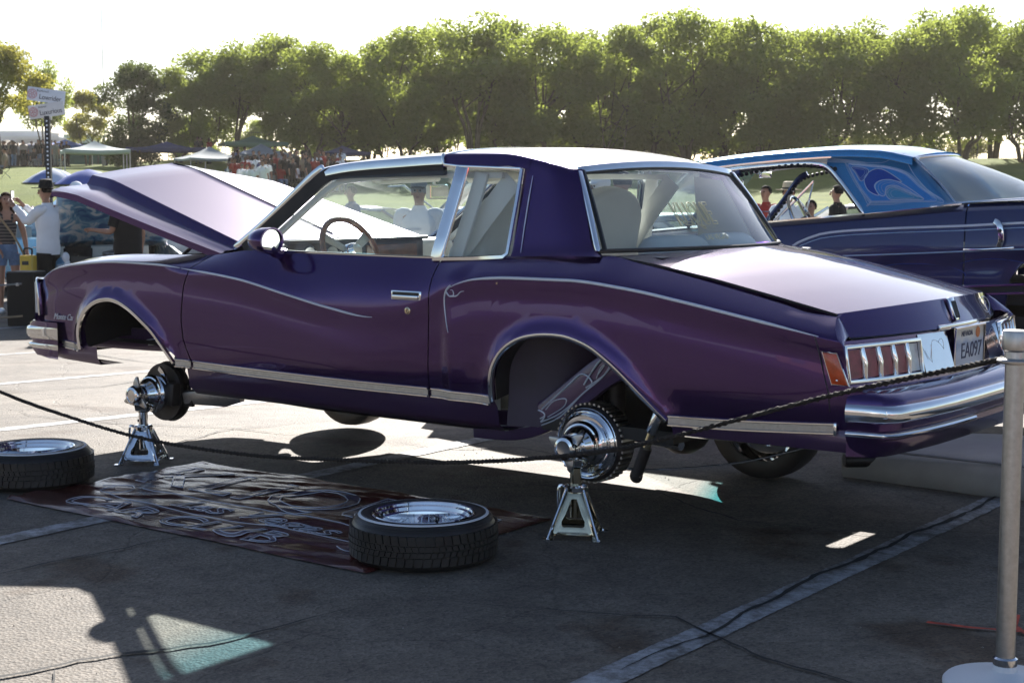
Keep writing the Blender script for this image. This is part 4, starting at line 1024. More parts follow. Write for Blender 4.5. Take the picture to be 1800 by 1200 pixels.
def b_y(x, z):
    zc, zt = bcr(x), bz(x); e = -.16*sstep(2.6, 3.4, x)**1.2 - .10*sstep(-1.4, -2.1, x)
    if z > zc: t = (z - zc)/(zt - zc); return e + .0 - .055*t**1.4 - (.05*max(0, t-.85)/.15)
    t = (zc - z)/.5; return e - .018*min(t*6, 1) + .02*sstep(.1, .5, t) - .10*max(0, t-.35)**1.5
def b_arch(x):
    z = bbot(x)
    for cx, cz, r in BARCH:
        if abs(x - cx) < r: z = max(z, cz - .05 + math.sqrt(max(r*r - (x-cx)**2, 0))*.8)
    return z
xs = sorted([-2.1 + .055*k for k in range(101)])
def b_side(x0, x1, name):
    b = MB(); G = []
    for x in [x0 + .004] + [q for q in xs if x0 + .02 < q < x1 - .02] + [x1 - .004]:
        z0, zc, zt = b_arch(x), bcr(x), bz(x); row = [(x, b_y(x, z0) - .05, z0)]
        z0 = min(z0, zc - .02)
        for k in range(9): z = z0 + (zc - z0)*k/8; row.append((x, b_y(x, z), z))
        for k in range(1, 8): z = zc + (zt - zc)*k/7; row.append((x, b_y(x, z), z))
        row.append((x, b_y(x, zt) - .05, zt + .004)); G.append(row)
    b.grid(G); o = b.build(name, M['navy'], bc); 
    m2 = MB(); m2.v = [(x, -BW - y, z) for x, y, z in b.v]; m2.f = b.f; m2.mi = b.mi; m2.build(name, M['navy'], bc)
b_side(-.335, 1.42, 'door'); b_side(1.42, 3.4, 'front_fender'); b_side(-2.1, -.335, 'quarter_panel')
# chrome and stripe lines along the side
def b_line(f, x0, x1, r, m, name, dy=.004, n=40):
    b = MB(); b.tube([(x0 + (x1-x0)*k/n, b_y(x0 + (x1-x0)*k/n, f(x0 + (x1-x0)*k/n)) + dy, f(x0 + (x1-x0)*k/n)) for k in range(n+1)], r, 6); b.build(name, m, bc)
b_line(bpin, -2.0, .80, .0085, M['silver_line'], 'pinstripe', .001)
b_line(lambda x: bpin(x) - .028, -2.0, .72, .0028, M['scroll_line'], 'pinstripe', .0005)
b_line(btr, -2.05, 3.2, .011, M['chrome'], 'side_moulding'); b_line(lambda x: btr(x) - .052, -2.05, 3.2, .011, M['chrome'], 'side_moulding')
b_line(lambda x: bcr(x) + .0, -2.0, 3.2, .0045, M['scroll_line'], 'crease_stripe', .001)
b = MB(); b.sweep([(x, b_y(x, btr(x) - .026) + .003, btr(x) - .026) for x in [-2.05 + k*.13 for k in range(41)]], [(-.018, 0), (.018, 0), (.018, .004), (-.018, .004)], (0, 0, 1)); b.build('moulding_insert', M['black'], bc)
# belt line moulding
b = MB(); b.sweep([(x, -.07, bz(x) + .006) for x in [-.30 + .1*k for k in range(19)]], [(-.006, -.008), (-.006, .010), (.005, .008), (.005, -.008)], (0, 0, 1)); b.build('belt_moulding', M['chrome'], bc)
# faint ghost scallops in the lower door
for k, (cx, cz, a, c) in enumerate(((-.05, .88, .30, .07), (-.52, .92, .24, .07), (.5, .85, .3, .07))):
    b = MB(); b.tube([(cx + a*math.cos(t), b_y(cx + a*math.cos(t), cz + c*math.sin(t)) + .001, cz + c*math.sin(t)) for t in [math.pi*q/16 for q in range(17)]], .0022, 4); b.build('ghost_scallop', M['scroll_a'], bc)
# door handle: upright grip standing on a long flat blade
b = MB()
b.sweep(spline([(-.515, .012, 1.222), (-.545, .030, 1.205), (-.560, .036, 1.16), (-.562, .030, 1.10), (-.545, .014, 1.062)], 5), [(-.006, -.020), (-.006, .020), (.006, .016), (.006, -.016)], (0, 1, 0)); hdl = b.build('door_handle', M['chrome'], bc, bev=.003)
b = MB(); b.sweep([(-.335, .008, 1.044), (-.45, .014, 1.046), (-.60, .014, 1.058), (-.635, .008, 1.062)], [(-.008, -.007), (-.008, .007), (.008, .007), (.008, -.007)], (0, 1, 0)); b.build('handle_blade', M['chrome'], hdl, bev=.002)
b = MB(); b.lathe([(0, .012), (.012, .012), (.013, 0)], (-.556, .038, 1.165), (0, 1, 0), 12); b.build('push_button', M['black'], hdl)
# roof shell
rz_ = hermite([(1.62, 1.575), (1.51, 1.597), (1.23, 1.632), (.83, 1.664), (.52, 1.678), (.28, 1.668), (.05, 1.622)])
def rp(x, v):   # v -1..1 across, 1 = left
    y = -BW/2 + v*(BW/2 - .24); return (x + .05*(1 - v*v)*sstep(.6, 1.6, x) - .10*(1 - v*v)*sstep(.6, 0, x), y, rz_(x) + .045*(1 - abs(v)**2.6))
VX = [1, .985, .95, .88, .75, .5, .25, 0, -.25, -.5, -.75, -.88, -.95, -.985, -1]
b = MB(); b.grid([[rp(1.60 - 1.55*k/22, v) for v in VX] for k in range(23)])
for s in (1, -1):
    b.grid([[rp(1.60 - 1.55*k/22, s), tuple(Vector(rp(1.60 - 1.55*k/22, s)) + Vector((0, s*.018, -.020))), tuple(Vector(rp(1.60 - 1.55*k/22, s)) + Vector((0, s*.022, -.048)))] for k in range(23)])
ro = b.build('roof', M['roofblue'], bc, smooth=60)
b = MB(); b.grid([[tuple(Vector(rp(1.58 - 1.5*k/10, v)) + Vector((0, 0, -.05))) for v in (-1, -.5, 0, .5, 1)] for k in range(11)]); b.build('headliner', M['white_vinyl'], bc)
# rear pillars: rounded sheet from the window opening to the back glass, with its scroll work
def sail_y(z): return -.08 - (z - 1.3)*.60
wf = hermite([(1.24, .318), (1.255, .31), (1.32, .36), (1.40, .435), (1.464, .49), (1.53, .555), (1.575, .62)])   # x of opening edge by z
wr = hermite([(1.24, -.30), (1.327, -.24), (1.42, -.15), (1.50, -.075), (1.58, .03), (1.62, .055)])
for sgn in (0, 1):
    b = MB(); G = []
    for k in range(15):
        z = 1.255 + (1.628 - 1.255)*k/14; row = []
        for j in range(11):
            u = j/10; x = wf(z)*(1-u) + wr(z)*u; y = sail_y(z) - .03*max(0, u-.75)/.25*max(0, u-.75)/.25*2 ; zz = z + (bz(x) - 1.255 + .004)*max(0, 1 - k/3.5)
            row.append((x, y if not sgn else -BW - y, zz))
        row.append((row[-1][0] + .004, row[-1][1] + (-.03 if not sgn else .03), row[-1][2])); G.append(row)
    b.grid(G); sp_ = b.build('rear_pillar', M['roofblue'], bc, smooth=60)
    if sgn == 0: sail = sp_
def on_sail(P, off=.004): return [(x, sail_y(z) + off, z) for x, z in P]
def scroll(P, m, r=.0028, closed=True, fill=True):
    S2 = [(p.x, p.y) for p in spline([(x, z, 0) for x, z in P], 5, closed)]
    if fill:
        b = MB(); pts = on_sail(S2, .0035); b.add(pts, [tuple(range(len(pts)))]); b.build('scroll_panel', m, sail, merge=0)
    b = MB(); b.tube(on_sail(S2, .005), r, 5, closed=closed); b.build('scroll_line', M['scroll_line'], sail)
scroll([(.52, 1.608), (.465, 1.559), (.389, 1.453), (.295, 1.318), (.29, 1.316), (.062, 1.323), (-.18, 1.334), (-.075, 1.409), (.028, 1.507), (.085, 1.585)], None, .0022, fill=False, closed=False)
scroll([(.474, 1.576), (.425, 1.498), (.353, 1.409), (.28, 1.336), (.277, 1.334), (.065, 1.339), (-.135, 1.345), (-.028, 1.431), (.084, 1.518), (.212, 1.558), (.326, 1.57), (.441, 1.582)], M['scroll_b'], .0026)
for P, m_, e in (([(.444, 1.565), (.333, 1.544), (.364, 1.47), (.413, 1.52)], 'scroll_a', 1), ([(.348, 1.475), (.329, 1.525), (.278, 1.55), (.208, 1.532), (.102, 1.464), (.188, 1.48), (.252, 1.469), (.274, 1.436), (.236, 1.378), (.308, 1.409)], 'scroll_a', 2),
              ([(.269, 1.436), (.247, 1.469), (.187, 1.478), (.095, 1.451), (-.056, 1.357), (.067, 1.415), (.148, 1.442), (.196, 1.431), (.197, 1.376), (.238, 1.387)], 'scroll_b', 3), ([(.194, 1.393), (.183, 1.422), (.14, 1.429), (.053, 1.4), (-.057, 1.353), (.067, 1.353), (.154, 1.352)], 'scroll_c', 4)):
    S2 = [(p.x, p.y) for p in spline([(x, z, 0) for x, z in P], 5, True)]
    b = MB(); pts = on_sail(S2, .0045 + .0008*e); b.add(pts, [tuple(range(len(pts)))]); b.build('scroll_panel', M[m_], sail, merge=0)
    b = MB(); b.tube(on_sail(S2, .006 + .0008*e), .003, 5, closed=True); b.build('scroll_line', M['scroll_line'], sail)
def nested(P, q, dx=0, dz=0):
    cx = sum(p[0] for p in P)/len(P) + dx; cz = sum(p[1] for p in P)/len(P) + dz
    scroll([(cx + (x-cx)*q, cz + (z-cz)*q) for x, z in P], None, .0012, fill=False)
F2 = [(.474, 1.576), (.425, 1.498), (.353, 1.409), (.28, 1.336), (.277, 1.334), (.065, 1.339), (-.135, 1.345), (-.028, 1.431), (.084, 1.518), (.212, 1.558), (.326, 1.57), (.441, 1.582)]
for q in (.965, .93, 1.05, 1.08): nested(F2, q)
for P in ([(.269, 1.436), (.247, 1.469), (.187, 1.478), (.095, 1.451), (-.056, 1.357), (.067, 1.415), (.148, 1.442), (.196, 1.431), (.197, 1.376), (.238, 1.387)], [(.194, 1.393), (.183, 1.422), (.14, 1.429), (.053, 1.4), (-.057, 1.353), (.067, 1.353), (.154, 1.352)], [(.444, 1.565), (.333, 1.544), (.364, 1.47), (.413, 1.52)]):
    S2 = [(p.x, p.y) for p in spline([(x, z, 0) for x, z in P], 5, True)]
    cx = sum(p[0] for p in P)/len(P); cz = sum(p[1] for p in P)/len(P)
    for q in (.82, .62):
        b = MB(); b.tube([(cx + (x-cx)*q, sail_y(cz + (z-cz)*q) + .0095, cz + (z-cz)*q) for x, z in S2], .0011, 4, closed=True); b.build('scroll_line', M['scroll_line'], sail)
for k in range(6):    # loose flowing lines from the drip rail to the pillar
    P = [(1.45, 1.587 - .006*k), (1.0, 1.632 - .006*k), (.70, 1.636 - .007*k), (.56 - .006*k, 1.618 - .005*k), (.45, 1.606 - .003*k), (.34, 1.590), (.25, 1.590), (.19, 1.615), (.12, 1.640 + .002*k)]
    b = MB(); b.tube([(p.x, sail_y(p.y) + .004, p.y) for p in spline([(x, z, 0) for x, z in P], 5)], .0018, 4); b.build('scroll_line', M['scroll_line'], sail)
# window surround, drip rail
b = MB(); wp = spline([(1.28, -.20, 1.548), (1.07, -.205, 1.571), (.80, -.21, 1.588), (.68, -.205, 1.586), (.60, -.195, 1.566), (.49, -.165, 1.464), (.31, -.075, 1.262)], 5)
b.sweep(wp, [(-.012, -.010), (-.012, .012), (.012, .012), (.012, -.010)], (0, 1, 0)); b.build('window_surround', M['chrome'], bc, bev=.003)
b = MB(); b.tube([p + Vector((.012, -.02, -.018)) for p in wp], .011, 6); b.build('window_seal', M['black'], bc)
b = MB(); b.sweep([(x, -BW/2 + (BW/2 - .24) + .022, rz_(x) - .050) for x in [1.58 - .1*k for k in range(11)]], [(-.005, -.005), (-.005, .006), (.005, .006), (.005, -.005)], (0, 0, 1)); b.build('drip_rail', M['chrome'], bc)
# rear window
def rw(u, v): 
    xt, xb = .045 - .10*(1-v*v), -.245 - .50*(1-v*v)**.8; zt, zb = 1.615 + .028*(1-v*v), 1.330 + .035*(1-v*v)
    return (xt + (xb-xt)*u, -BW/2 + v*(.70 + .12*u), zt + (zb-zt)*u + .015*math.sin(math.pi*u))
VV = [-1 + .125*k for k in range(17)]
b = MB(); b.grid([[rw(k/8, v) for v in VV] for k in range(9)]); b.build('rear_window', M['bigglass'], bc, smooth=60)
b = MB(); b.tube([rw(0, v) for v in VV] + [rw(k/8, 1) for k in range(1, 9)] + [rw(1, -v) for v in VV][1:] + [rw(1-k/8, -1) for k in range(1, 8)], .012, 6, closed=True); b.build('rear_window_trim', M['chrome'], bc)
# rear deck under the glass, trunk, tail
b = MB(); b.grid([[(x, -BW/2 + v*(BW/2 - .10), bz(x) + .012 + .018*(1-v*v)) for v in VX] for x in [-.30 - .1*k for k in range(19)]]); b.build('trunk_lid', M['navy'], bc, smooth=60)
b = MB(); b.box((-2.12, -BW/2, .98), (.05, BW - .28, .70)); b.build('tail_panel', M['navy'], bc, bev=.02)
b = MB(); b.sweep([(-1.9, .02, .70), (-2.15, -.02, .70), (-2.24, -.2, .70), (-2.26, -BW/2, .70), (-2.24, -BW+.2, .70), (-2.15, -BW+.02, .70), (-1.9, -BW-.02, .70)], [(-.09, -.03), (-.09, .03), (.09, .03), (.09, -.03)], (0, 0, 1)); b.build('rear_bumper', M['chrome'], bc, bev=.01)
for y in (-.25, -.45, -.65, -BW+.25, -BW+.45, -BW+.65):
    b = MB(); b.lathe([(0, .03), (.06, .025), (.075, 0), (.08, -.03)], (-2.15, y, 1.02), (-1, 0, 0), 14); b.build('taillight', M['red_lens'], bc)
# hood, cowl, grille
b = MB(); b.grid([[(x, -BW/2 + v*(BW/2 - .11 - .16*sstep(2.6, 3.4, x)), bz(x) + .008 + .02*(1-v*v)) for v in VX] for x in [1.42 + .11*k for k in range(19)]]); b.build('hood', M['navy'], bc, smooth=60)
b = MB(); b.box((3.40, -BW/2, .72), (.06, BW - .36, .36)); b.build('grille', M['chrome'], bc, bev=.02)
b = MB(); b.sweep([(3.2, .0, .52), (3.48, -.14, .52), (3.54, -BW/2, .52), (3.48, -BW+.14, .52), (3.2, -BW, .52)], [(-.09, -.03), (-.09, .03), (.09, .03), (.09, -.03)], (0, 0, 1)); b.build('front_bumper', M['chrome'], bc, bev=.01)
# windshield with its studded inner trim
def ws(u, v): return ((1.56 + .10*(1-v*v))*(1-u) + (1.95 + .12*(1-v*v))*u, -BW/2 + v*(.72 + .13*u), 1.60*(1-u) + 1.14*u + .03*(1-v*v)*(1-u))
b = MB(); b.grid([[ws(k/6, v) for v in VV] for k in range(7)]); b.build('windshield', M['windshield_blue'], bc, smooth=60)
for s in (0, 1):
    y0, y1 = (-.20, -.10) if not s else (-BW+.20, -BW+.10)
    b = MB(); b.tube(spline([(1.55, y1, 1.165), (1.40, (y0+y1)/2, 1.33), (1.27, y0, 1.49), (1.20, y0, 1.535)], 4), .024, 8); b.build('windshield_pillar', M['navy'], bc)
    b = MB(); pth = spline([(1.49, y1 - (.06 if not s else -.06), 1.185), (1.36, y0, 1.34), (1.25, y0, 1.485), (1.05, y0, 1.545), (.80, y0, 1.575), (.55, y0, 1.55)], 6)
    for p in pth: b.ball(p, .016, 6, 4)
    b.build('studded_trim', M['dark'], bc, kind='stuff')
    y = -.15 if not s else -BW + .17
    b = MB(); b.tube([(1.46, y, 1.17), (1.16, y, 1.475), (1.225, y, 1.19), (1.46, y, 1.17)], .012, 6); vf = b.build('vent_frame', M['chrome'], bc)
    b = MB(); b.add([(1.45, y, 1.175), (1.165, y, 1.465), (1.225, y, 1.195)], [(0, 1, 2)]); b.build('vent_glass', M['glass'], vf)
# interior
b = MB(); b.box((.9, -BW/2, .75), (3.6, BW - .25, .1)); b.build('floor_pan', M['dark'], bc)
b = MB(); b.sweep([(1.45, -.14, 1.06), (1.45, -BW + .14, 1.06)], [(-.12, -.10), (-.12, .16), (.09, .16), (.10, -.08)], (0, 0, 1)); b.build('dashboard', M['navy'], bc, bev=.02)
for y in (-.52, -BW + .52):
    b = MB(); b.box((.45, y, .98), (.55, .58, .16)); b.box((.12, y, 1.14), (.14, .58, .40)); b.build('front_seat', M['white_vinyl'], bc, bev=.05)
b = MB(); b.box((-.35, -BW/2, .98), (.5, 1.4, .16)); b.box((-.52, -BW/2, 1.12), (.14, 1.4, .30)); b.build('rear_seat', M['white_vinyl'], bc, bev=.05)
Msw = Matrix.Translation((.86, -.55, 1.19)) @ Matrix.Rotation(R(-62), 4, 'Y')
b = MB(); b.tube([Msw @ Vector((.20*math.cos(t), .20*math.sin(t), 0)) for t in [k*math.pi/18 for k in range(36)]], .0125, 7, closed=True); sw = b.build('steering_wheel', M['chrome'], bc)
b = MB()
for k in range(3): a = R(90 + 120*k); b.tube([Msw @ Vector((0, 0, .03)), Msw @ Vector((.20*math.cos(a), .20*math.sin(a), 0))], .010, 6)
b.build('spoke', M['chrome'], sw); b = MB(); b.lathe([(0, .04), (.035, .035), (.04, 0)], Msw @ Vector((0, 0, 0)), (Msw.to_3x3() @ Vector((0, 0, 1))), 14); b.build('horn_button', M['navy'], sw)
b = MB(); b.box((1.28, -BW/2, 1.53), (.02, .24, .06)); b.build('rear_view_mirror', M['mirror'], bc, bev=.006)
b = MB(); b.tube([(1.02, -.10, 1.21), (1.02, -.095, 1.27), (.96, -.095, 1.27), (.96, -.10, 1.21), (1.02, -.10, 1.21)], .007, 5); b.build('mirror_frame', M['chrome'], bc)
for x, zc in ((-1.02, .178), (2.12, .178)):
    for y, s in ((-.12, 1), (-BW + .12, -1)):
        w = MB(); w.lathe([(.19, -.08), (.25, -.085), (.292, -.07), (.30, 0), (.292, .07), (.25, .085), (.19, .08)], (x, y - s*.02, zc), (0, s, 0), 32, closed=True); wo = w.build('wheel', M['tyre'], bc)
        w = MB(); w.lathe([(.19, .075), (.185, .02), (.10, -.02), (.05, .03), (0, .035)], (x, y - s*.02, zc), (0, s, 0), 28); w.build('rim', M['chrome'], wo)
for x in (-1.02, 2.12):
    b = MB(); b.tube([(x, -.2, .18), (x, -BW+.2, .18)], .05, 8); b.tube([(x, -.35, .18), (x, -.35, .8)], .05, 8); b.tube([(x, -BW+.35, .18), (x, -BW+.35, .8)], .05, 8); b.build('axle', M['dark'], bc)
b = MB(); b.box((.5, -BW/2, .55), (4.4, BW - .5, .14)); b.build('chassis', M['dark'], bc)
# ------------------------------------------------------------------ purple lowrider coupe, nose to +X, jacked up with its left wheels off
pc = thing('purple_coupe', 'dark purple lowrider coupe on jack stands with hood up and left wheels off', 'car', (0, 0, 0), 0)
PU = M['purple']
yb = hermite([(-1.26, .865), (-1.1, .89), (-.5, .905), (.2, .912), (1.5, .905), (2.5, .905), (3.0, .90), (3.3, .885), (3.5, .865), (3.6, .84)])
zc = hermite([(-1.26, .863), (-1.09, .895), (-.78, .951), (-.54, .993), (-.28, 1.033), (-.01, 1.056), (.28, 1.055), (.46, 1.044), (.56, 1.022), (.64, .985), (.74, .92), (.90, .865), (1.08, .854), (1.32, .883), (1.62, .936), (1.93, .992), (2.23, 1.022), (2.55, 1.045), (2.82, 1.048), (3.2, 1.024), (3.4, .99), (3.5, .95), (3.6, .88)])
zt = hermite([(-1.26, .950), (-1.2, .953), (-1.12, .960), (-1.0, .985), (-.82, 1.023), (-.57, 1.073), (-.31, 1.119), (-.1, 1.148), (.1, 1.148), (.31, 1.138), (.76, 1.115), (1.64, 1.118), (1.95, 1.125), (2.1, 1.118), (2.3, 1.098), (2.62, 1.082), (2.9, 1.076), (3.23, 1.050), (3.4, 1.018), (3.5, .983), (3.56, .945), (3.6, .90)])
Wt = hermite([(-1.26, .135), (-.8, .155), (-.3, .15), (0, .125), (.3, .10), (.8, .085), (1.9, .09), (2.2, .11), (2.6, .14), (3.2, .14), (3.6, .05)])
zb = hermite([(-1.26, .56), (-.48, .525), (.38, .530), (.73, .533), (1.5, .535), (2.35, .548), (3.18, .575), (3.6, .60)])
AF = [(3.18, .570), (3.182, .62), (3.178, .675), (3.152, .732), (3.11, .778), (3.05, .817), (2.99, .840), (2.93, .850), (2.87, .851), (2.80, .836), (2.72, .803), (2.64, .757), (2.56, .705), (2.50, .650), (2.44, .587), (2.41, .552)]
AR = [(.387, .530), (.386, .58), (.383, .625), (.372, .670), (.350, .712), (.312, .755), (.26, .790), (.20, .814), (.12, .829), (.04, .832), (-.03, .825), (-.12, .797), (-.19, .757), (-.26, .708), (-.33, .650), (-.40, .589), (-.47, .527)]
AFs = [(p.x, p.y) for p in spline([(x, z, 0) for x, z in AF], 3)]; ARs = [(p.x, p.y) for p in spline([(x, z, 0) for x, z in AR], 3)]
ARCH = np.array(AFs + ARs)
def body_y(x, z):
    c, t1 = zc(x), zt(x); Y = yb(x)
    soft = sstep(.50, .64, x)*(1 - sstep(1.10, 1.60, x))
    if z >= c:
        t = min((z - c)/(t1 - c), 1.0); p = 1.25 + 1.0*soft
        y = Y - Wt(x)*t**p
    else:
        q = c - z; y = Y - .010*sstep(0, .10, q)*(1-soft) - .055*max(0, (.70 - z)/.3)**2
        y += .006*sstep(.04, .18, q)*(1 - sstep(.25, .42, q)*.6)
    y += -.020*sstep(.60, .68, x)*(1 - sstep(.72, 1.35, x))*sstep(-.14, .26, c - z)
    if z < .9:
        d = math.sqrt(float(((ARCH - (x, z))**2).sum(1).min())); y += .017*math.exp(-(d/.04)**2)
    return y
def doorF(z): return float(np.interp(z, [.53, .555, .665, .778, .95, 1.035, 1.10], [2.285, 2.29, 2.34, 2.352, 2.33, 2.27, 2.20]))
def doorR(z): return float(np.interp(z, [.53, .76, 1.115], [.75, .738, .722]))
def zz(v0, v1, n): return [v0 + (v1 - v0)*k/n for k in range(n + 1)]
def true_normals(o, s):
    me = o.data
    n0 = sum((f.normal.y*f.area for f in me.polygons))
    if n0*s < 0: me.flip_normals()
    NN = []
    for v in me.vertices:
        x, z = v.co.x, v.co.z; e = .0035
        dz = (body_y(x, z + e) - body_y(x, z - e))/(2*e); dx = (body_y(x + e, z) - body_y(x - e, z))/(2*e)
        t1 = zt(x)
        if z > t1 - .001: dz = (body_y(x, t1 - .001) - body_y(x, t1 - .006))/.005
        n = Vector((-dx, 1, -dz)).normalized(); NN.append((n.x, n.y*s, n.z))
    me.normals_split_custom_set_from_vertices(NN)
def panel(cols, name, parent, warpF=None, warpR=None, top=True):
    """cols: (nominal x, bottom z); sheet with a hem turned in at the bottom"""
    b = MB(); G = []
    x0, x1 = cols[0][0], cols[-1][0]
    for xn, zbot in cols:
        u = (xn - x0)/(x1 - x0)
        def X(z):
            x = xn
            if warpF: x += (warpF(z) - x0)*(1-u)**2
            if warpR: x += (warpR(z) - x1)*u**2
            return x
        c, t1 = zc(xn), zt(xn); row = []
        zlo = min(zbot, c - .015)
        row.append((X(zlo), body_y(X(zlo), zlo) - .045, zlo + .004))
        for z in zz(zlo, c - .006, 11) + [c - .001, c + .001] + zz(c + .006, t1, 7): row.append((X(z), body_y(X(z), z), z))
        if top: row.append((X(t1), body_y(X(t1), t1) - .03, t1 + .004))
        G.append(row)
    b.grid(G)
    o = b.build(name, PU, parent, smooth=60, merge=0); true_normals(o, 1)
    m2 = MB(); m2.v = [(x, -y, z) for x, y, z in b.v]; m2.f = b.f; m2.mi = b.mi
    return o, m2
def clean(c):
    out = [c[0]]
    for q in c[1:]:
        out.append((min(q[0], out[-1][0] - 1e-4), q[1]))
    return out
# front fender: nose to door gap, with the wheel arch cut in
colsF = [(x, float(np.interp(x, [3.05, 3.3, 3.6], [.575, .58, .60]))) for x in zz(3.60, 3.20, 14)] + [(3.1835, .572)] + AFs + [(2.40, zb(2.4)), (2.372, zb(2.37)), (2.353, zb(2.35))]
fen, m2 = panel(clean(colsF), 'front_fender', pc, None, lambda z: doorF(z) + .004); true_normals(m2.build('front_fender', PU, pc, smooth=60, merge=0), -1)
colsD = [(x, zb(x)) for x in zz(2.345, .742, 46)]
door, m2 = panel(colsD, 'door', pc, lambda z: doorF(z) - .004, lambda z: doorR(z) + .003); true_normals(m2.build('door', PU, pc, smooth=60, merge=0), -1)
colsQ = [(x, zb(x)) for x in zz(.736, .392, 12)] + ARs + [(x, zb(x)) for x in zz(-.475, -1.235, 22)]
def qR(z): return float(np.interp(z, [.56, .70, .86, .95], [-1.232, -1.218, -1.190, -1.112]))
qp, m2 = panel(clean(colsQ), 'quarter_panel', pc, lambda z: doorR(z) - .003, qR); true_normals(m2.build('quarter_panel', PU, pc, smooth=60, merge=0), -1)
# black strips behind the door gaps, shade of the jambs put in as colour
b = MB()
for f in (doorF, doorR):
    b.grid([[(f(z) + dx, body_y(f(z), z) - .02, z) for dx in (-.03, .03)] for z in zz(.545, 1.095, 12)])
b.both('door_jamb_shade', M['black'], pc)
# rocker skirt under the moulding and lower body behind the rear wheel
PF_ = M['purple_frame']
b = MB(); b.grid([[(x, y, z) for y, z in ((body_y(x, zb(x)) - .02, zb(x) + .01), (.855, .50), (.845, .43), (.80, .392), (.60, .387))] for x in zz(2.36, .39, 16)]); b.both('rocker_panel', PF_, pc, smooth=50)
b = MB(); b.grid([[(x, y, z) for y, z in ((body_y(x, zb(x)) - .01, zb(x) + .01), (.87, .52), (.855, float(np.interp(x, [-1.24, -.5], [.475, .47]))), (.80, float(np.interp(x, [-1.24, -.5], [.465, .455]))))] for x in zz(-.475, -1.235, 8)]); b.both('quarter_skirt', PF_, pc, smooth=50)
b = MB(); b.grid([[(x, y, z) for y, z in ((.875, .59), (.87, .53), (.85, float(np.interp(x, [3.05, 3.4, 3.6], [.492, .505, .53]))), (.70, float(np.interp(x, [3.05, 3.4, 3.6], [.49, .50, .52]))))] for x in zz(3.60, 3.06, 8)]); b.both('front_skirt', PF_, pc, smooth=50)
# front valance lip curling down ahead of the wheel
b = MB(); b.grid([[(x + dx, .878 - .02*k, z) for k, (dx, z) in enumerate(((0, .60), (-.005, .56), (-.02, .525), (-.06, .492)))] for x in (3.20, 3.16, 3.13)]); b.both('valance_lip', PU, pc)
# fender tops inboard of the shoulder, quarter tops
b = MB(); b.grid([[(x, y, zt(x) + dz) for y, dz in ((body_y(x, zt(x)) - .028, .004), (body_y(x, zt(x)) - .05, .003), (min(.70, body_y(x, zt(x)) - .06), -.012), (min(.69, body_y(x, zt(x)) - .07), -.06))] for x in zz(3.58, 2.12, 20)]); b.both('fender_top', PU, pc, smooth=50)
# ---- trim: arches, rocker mouldings, stripes
def ch_sweep(path, sec, name, m, parent=pc, up=(0, 1, 0), bev=0.0): 
    b = MB(); b.sweep(path, sec, up); return b.build(name, m, parent, bev=bev)
for A in (AFs, ARs):
    for s in (1, -1):
        ch_sweep([(x, s*(body_y(x, z + .004) + .003), z + .002) for x, z in A], [(-.012, -.004), (-.012, .012), (.001, .014), (.006, .006), (.005, -.004)], 'wheel_arch_trim', M['chrome'])
def rocker(x0, x1, name='rocker_moulding'):
    P = [(x, body_y(x, zb(x) + .02) + .002, zb(x) + .004) for x in zz(x0, x1, 20)]
    for s in (1, -1):
        Q = [(x, s*y, z) for x, y, z in P]
        o = ch_sweep(Q, [(-.018, -.004), (-.018, s*.0), (.018, .0), (.018, -.004)][:4], name, M['steel'], up=(0, 0, 1))
        for dz in (.018, -.016):
            b = MB(); b.tube([(x, y + s*.003, z + dz) for x, y, z in Q], .0052, 6); b.build('bright_edge', M['chrome'], o)
rocker(2.40, 2.30); rocker(2.28, .755); rocker(.735, .392); rocker(-.478, -1.16); rocker(3.18, 3.36)
for s in (1, -1):
    b = MB(); x = -1.165; y = body_y(x, zb(x)+.02) + .004; b.box((x, s*y, zb(x) + .004), (.012, .012, .046)); b.build('moulding_cap', M['chrome'], pc, bev=.003)
def stripe(fz, x0, x1, r, n, s=1, name='pinstripe', m='silver_line', off=.0015):
    P = []
    for x in zz(x0, x1, n):
        z = fz(x); P.append((x, s*(body_y(x, z) + off), z))
    b = MB(); b.tube(P, [r*min(1, .25 + 6*min(i, n - i)/n) for i in range(n + 1)], 6); return b.build(name, M[m], pc)
for s in (1, -1):
    stripe(lambda x: zc(x) - .002, 3.44, 2.345, .0062, 50, s); stripe(lambda x: zc(x) - .002, 2.335, 1.06, .0058, 50, s)
    stripe(lambda x: zc(x) - .001, .60, -1.10, .0068, 70, s)
    b = MB(); P = spline([(.60, 1.012), (.628, .985), (.638, .94), (.630, .88), (.612, .81)], 6)
    b.tube([(p.x, s*(body_y(p.x, p.y) + .0012), p.y) for p in P], [.0055*(1 - .8*i/(len(P)-1)) for i in range(len(P))], 6); b.build('pinstripe', M['silver_line'], pc)
    b = MB(); P = spline([(.628, .985), (.605, .965), (.585, .972), (.588, .990), (.60, .992)], 5); P2 = spline([(.60, .966), (.57, .968), (.548, .985), (.530, .990)], 5)
    for Q in (P, P2): b.tube([(p.x, s*(body_y(p.x, p.y) + .0012), p.y) for p in Q], [.0042*(1 - .75*i/(len(Q)-1)) for i in range(len(Q))], 6)
    b.build('pinstripe_curl', M['silver_line'], pc)
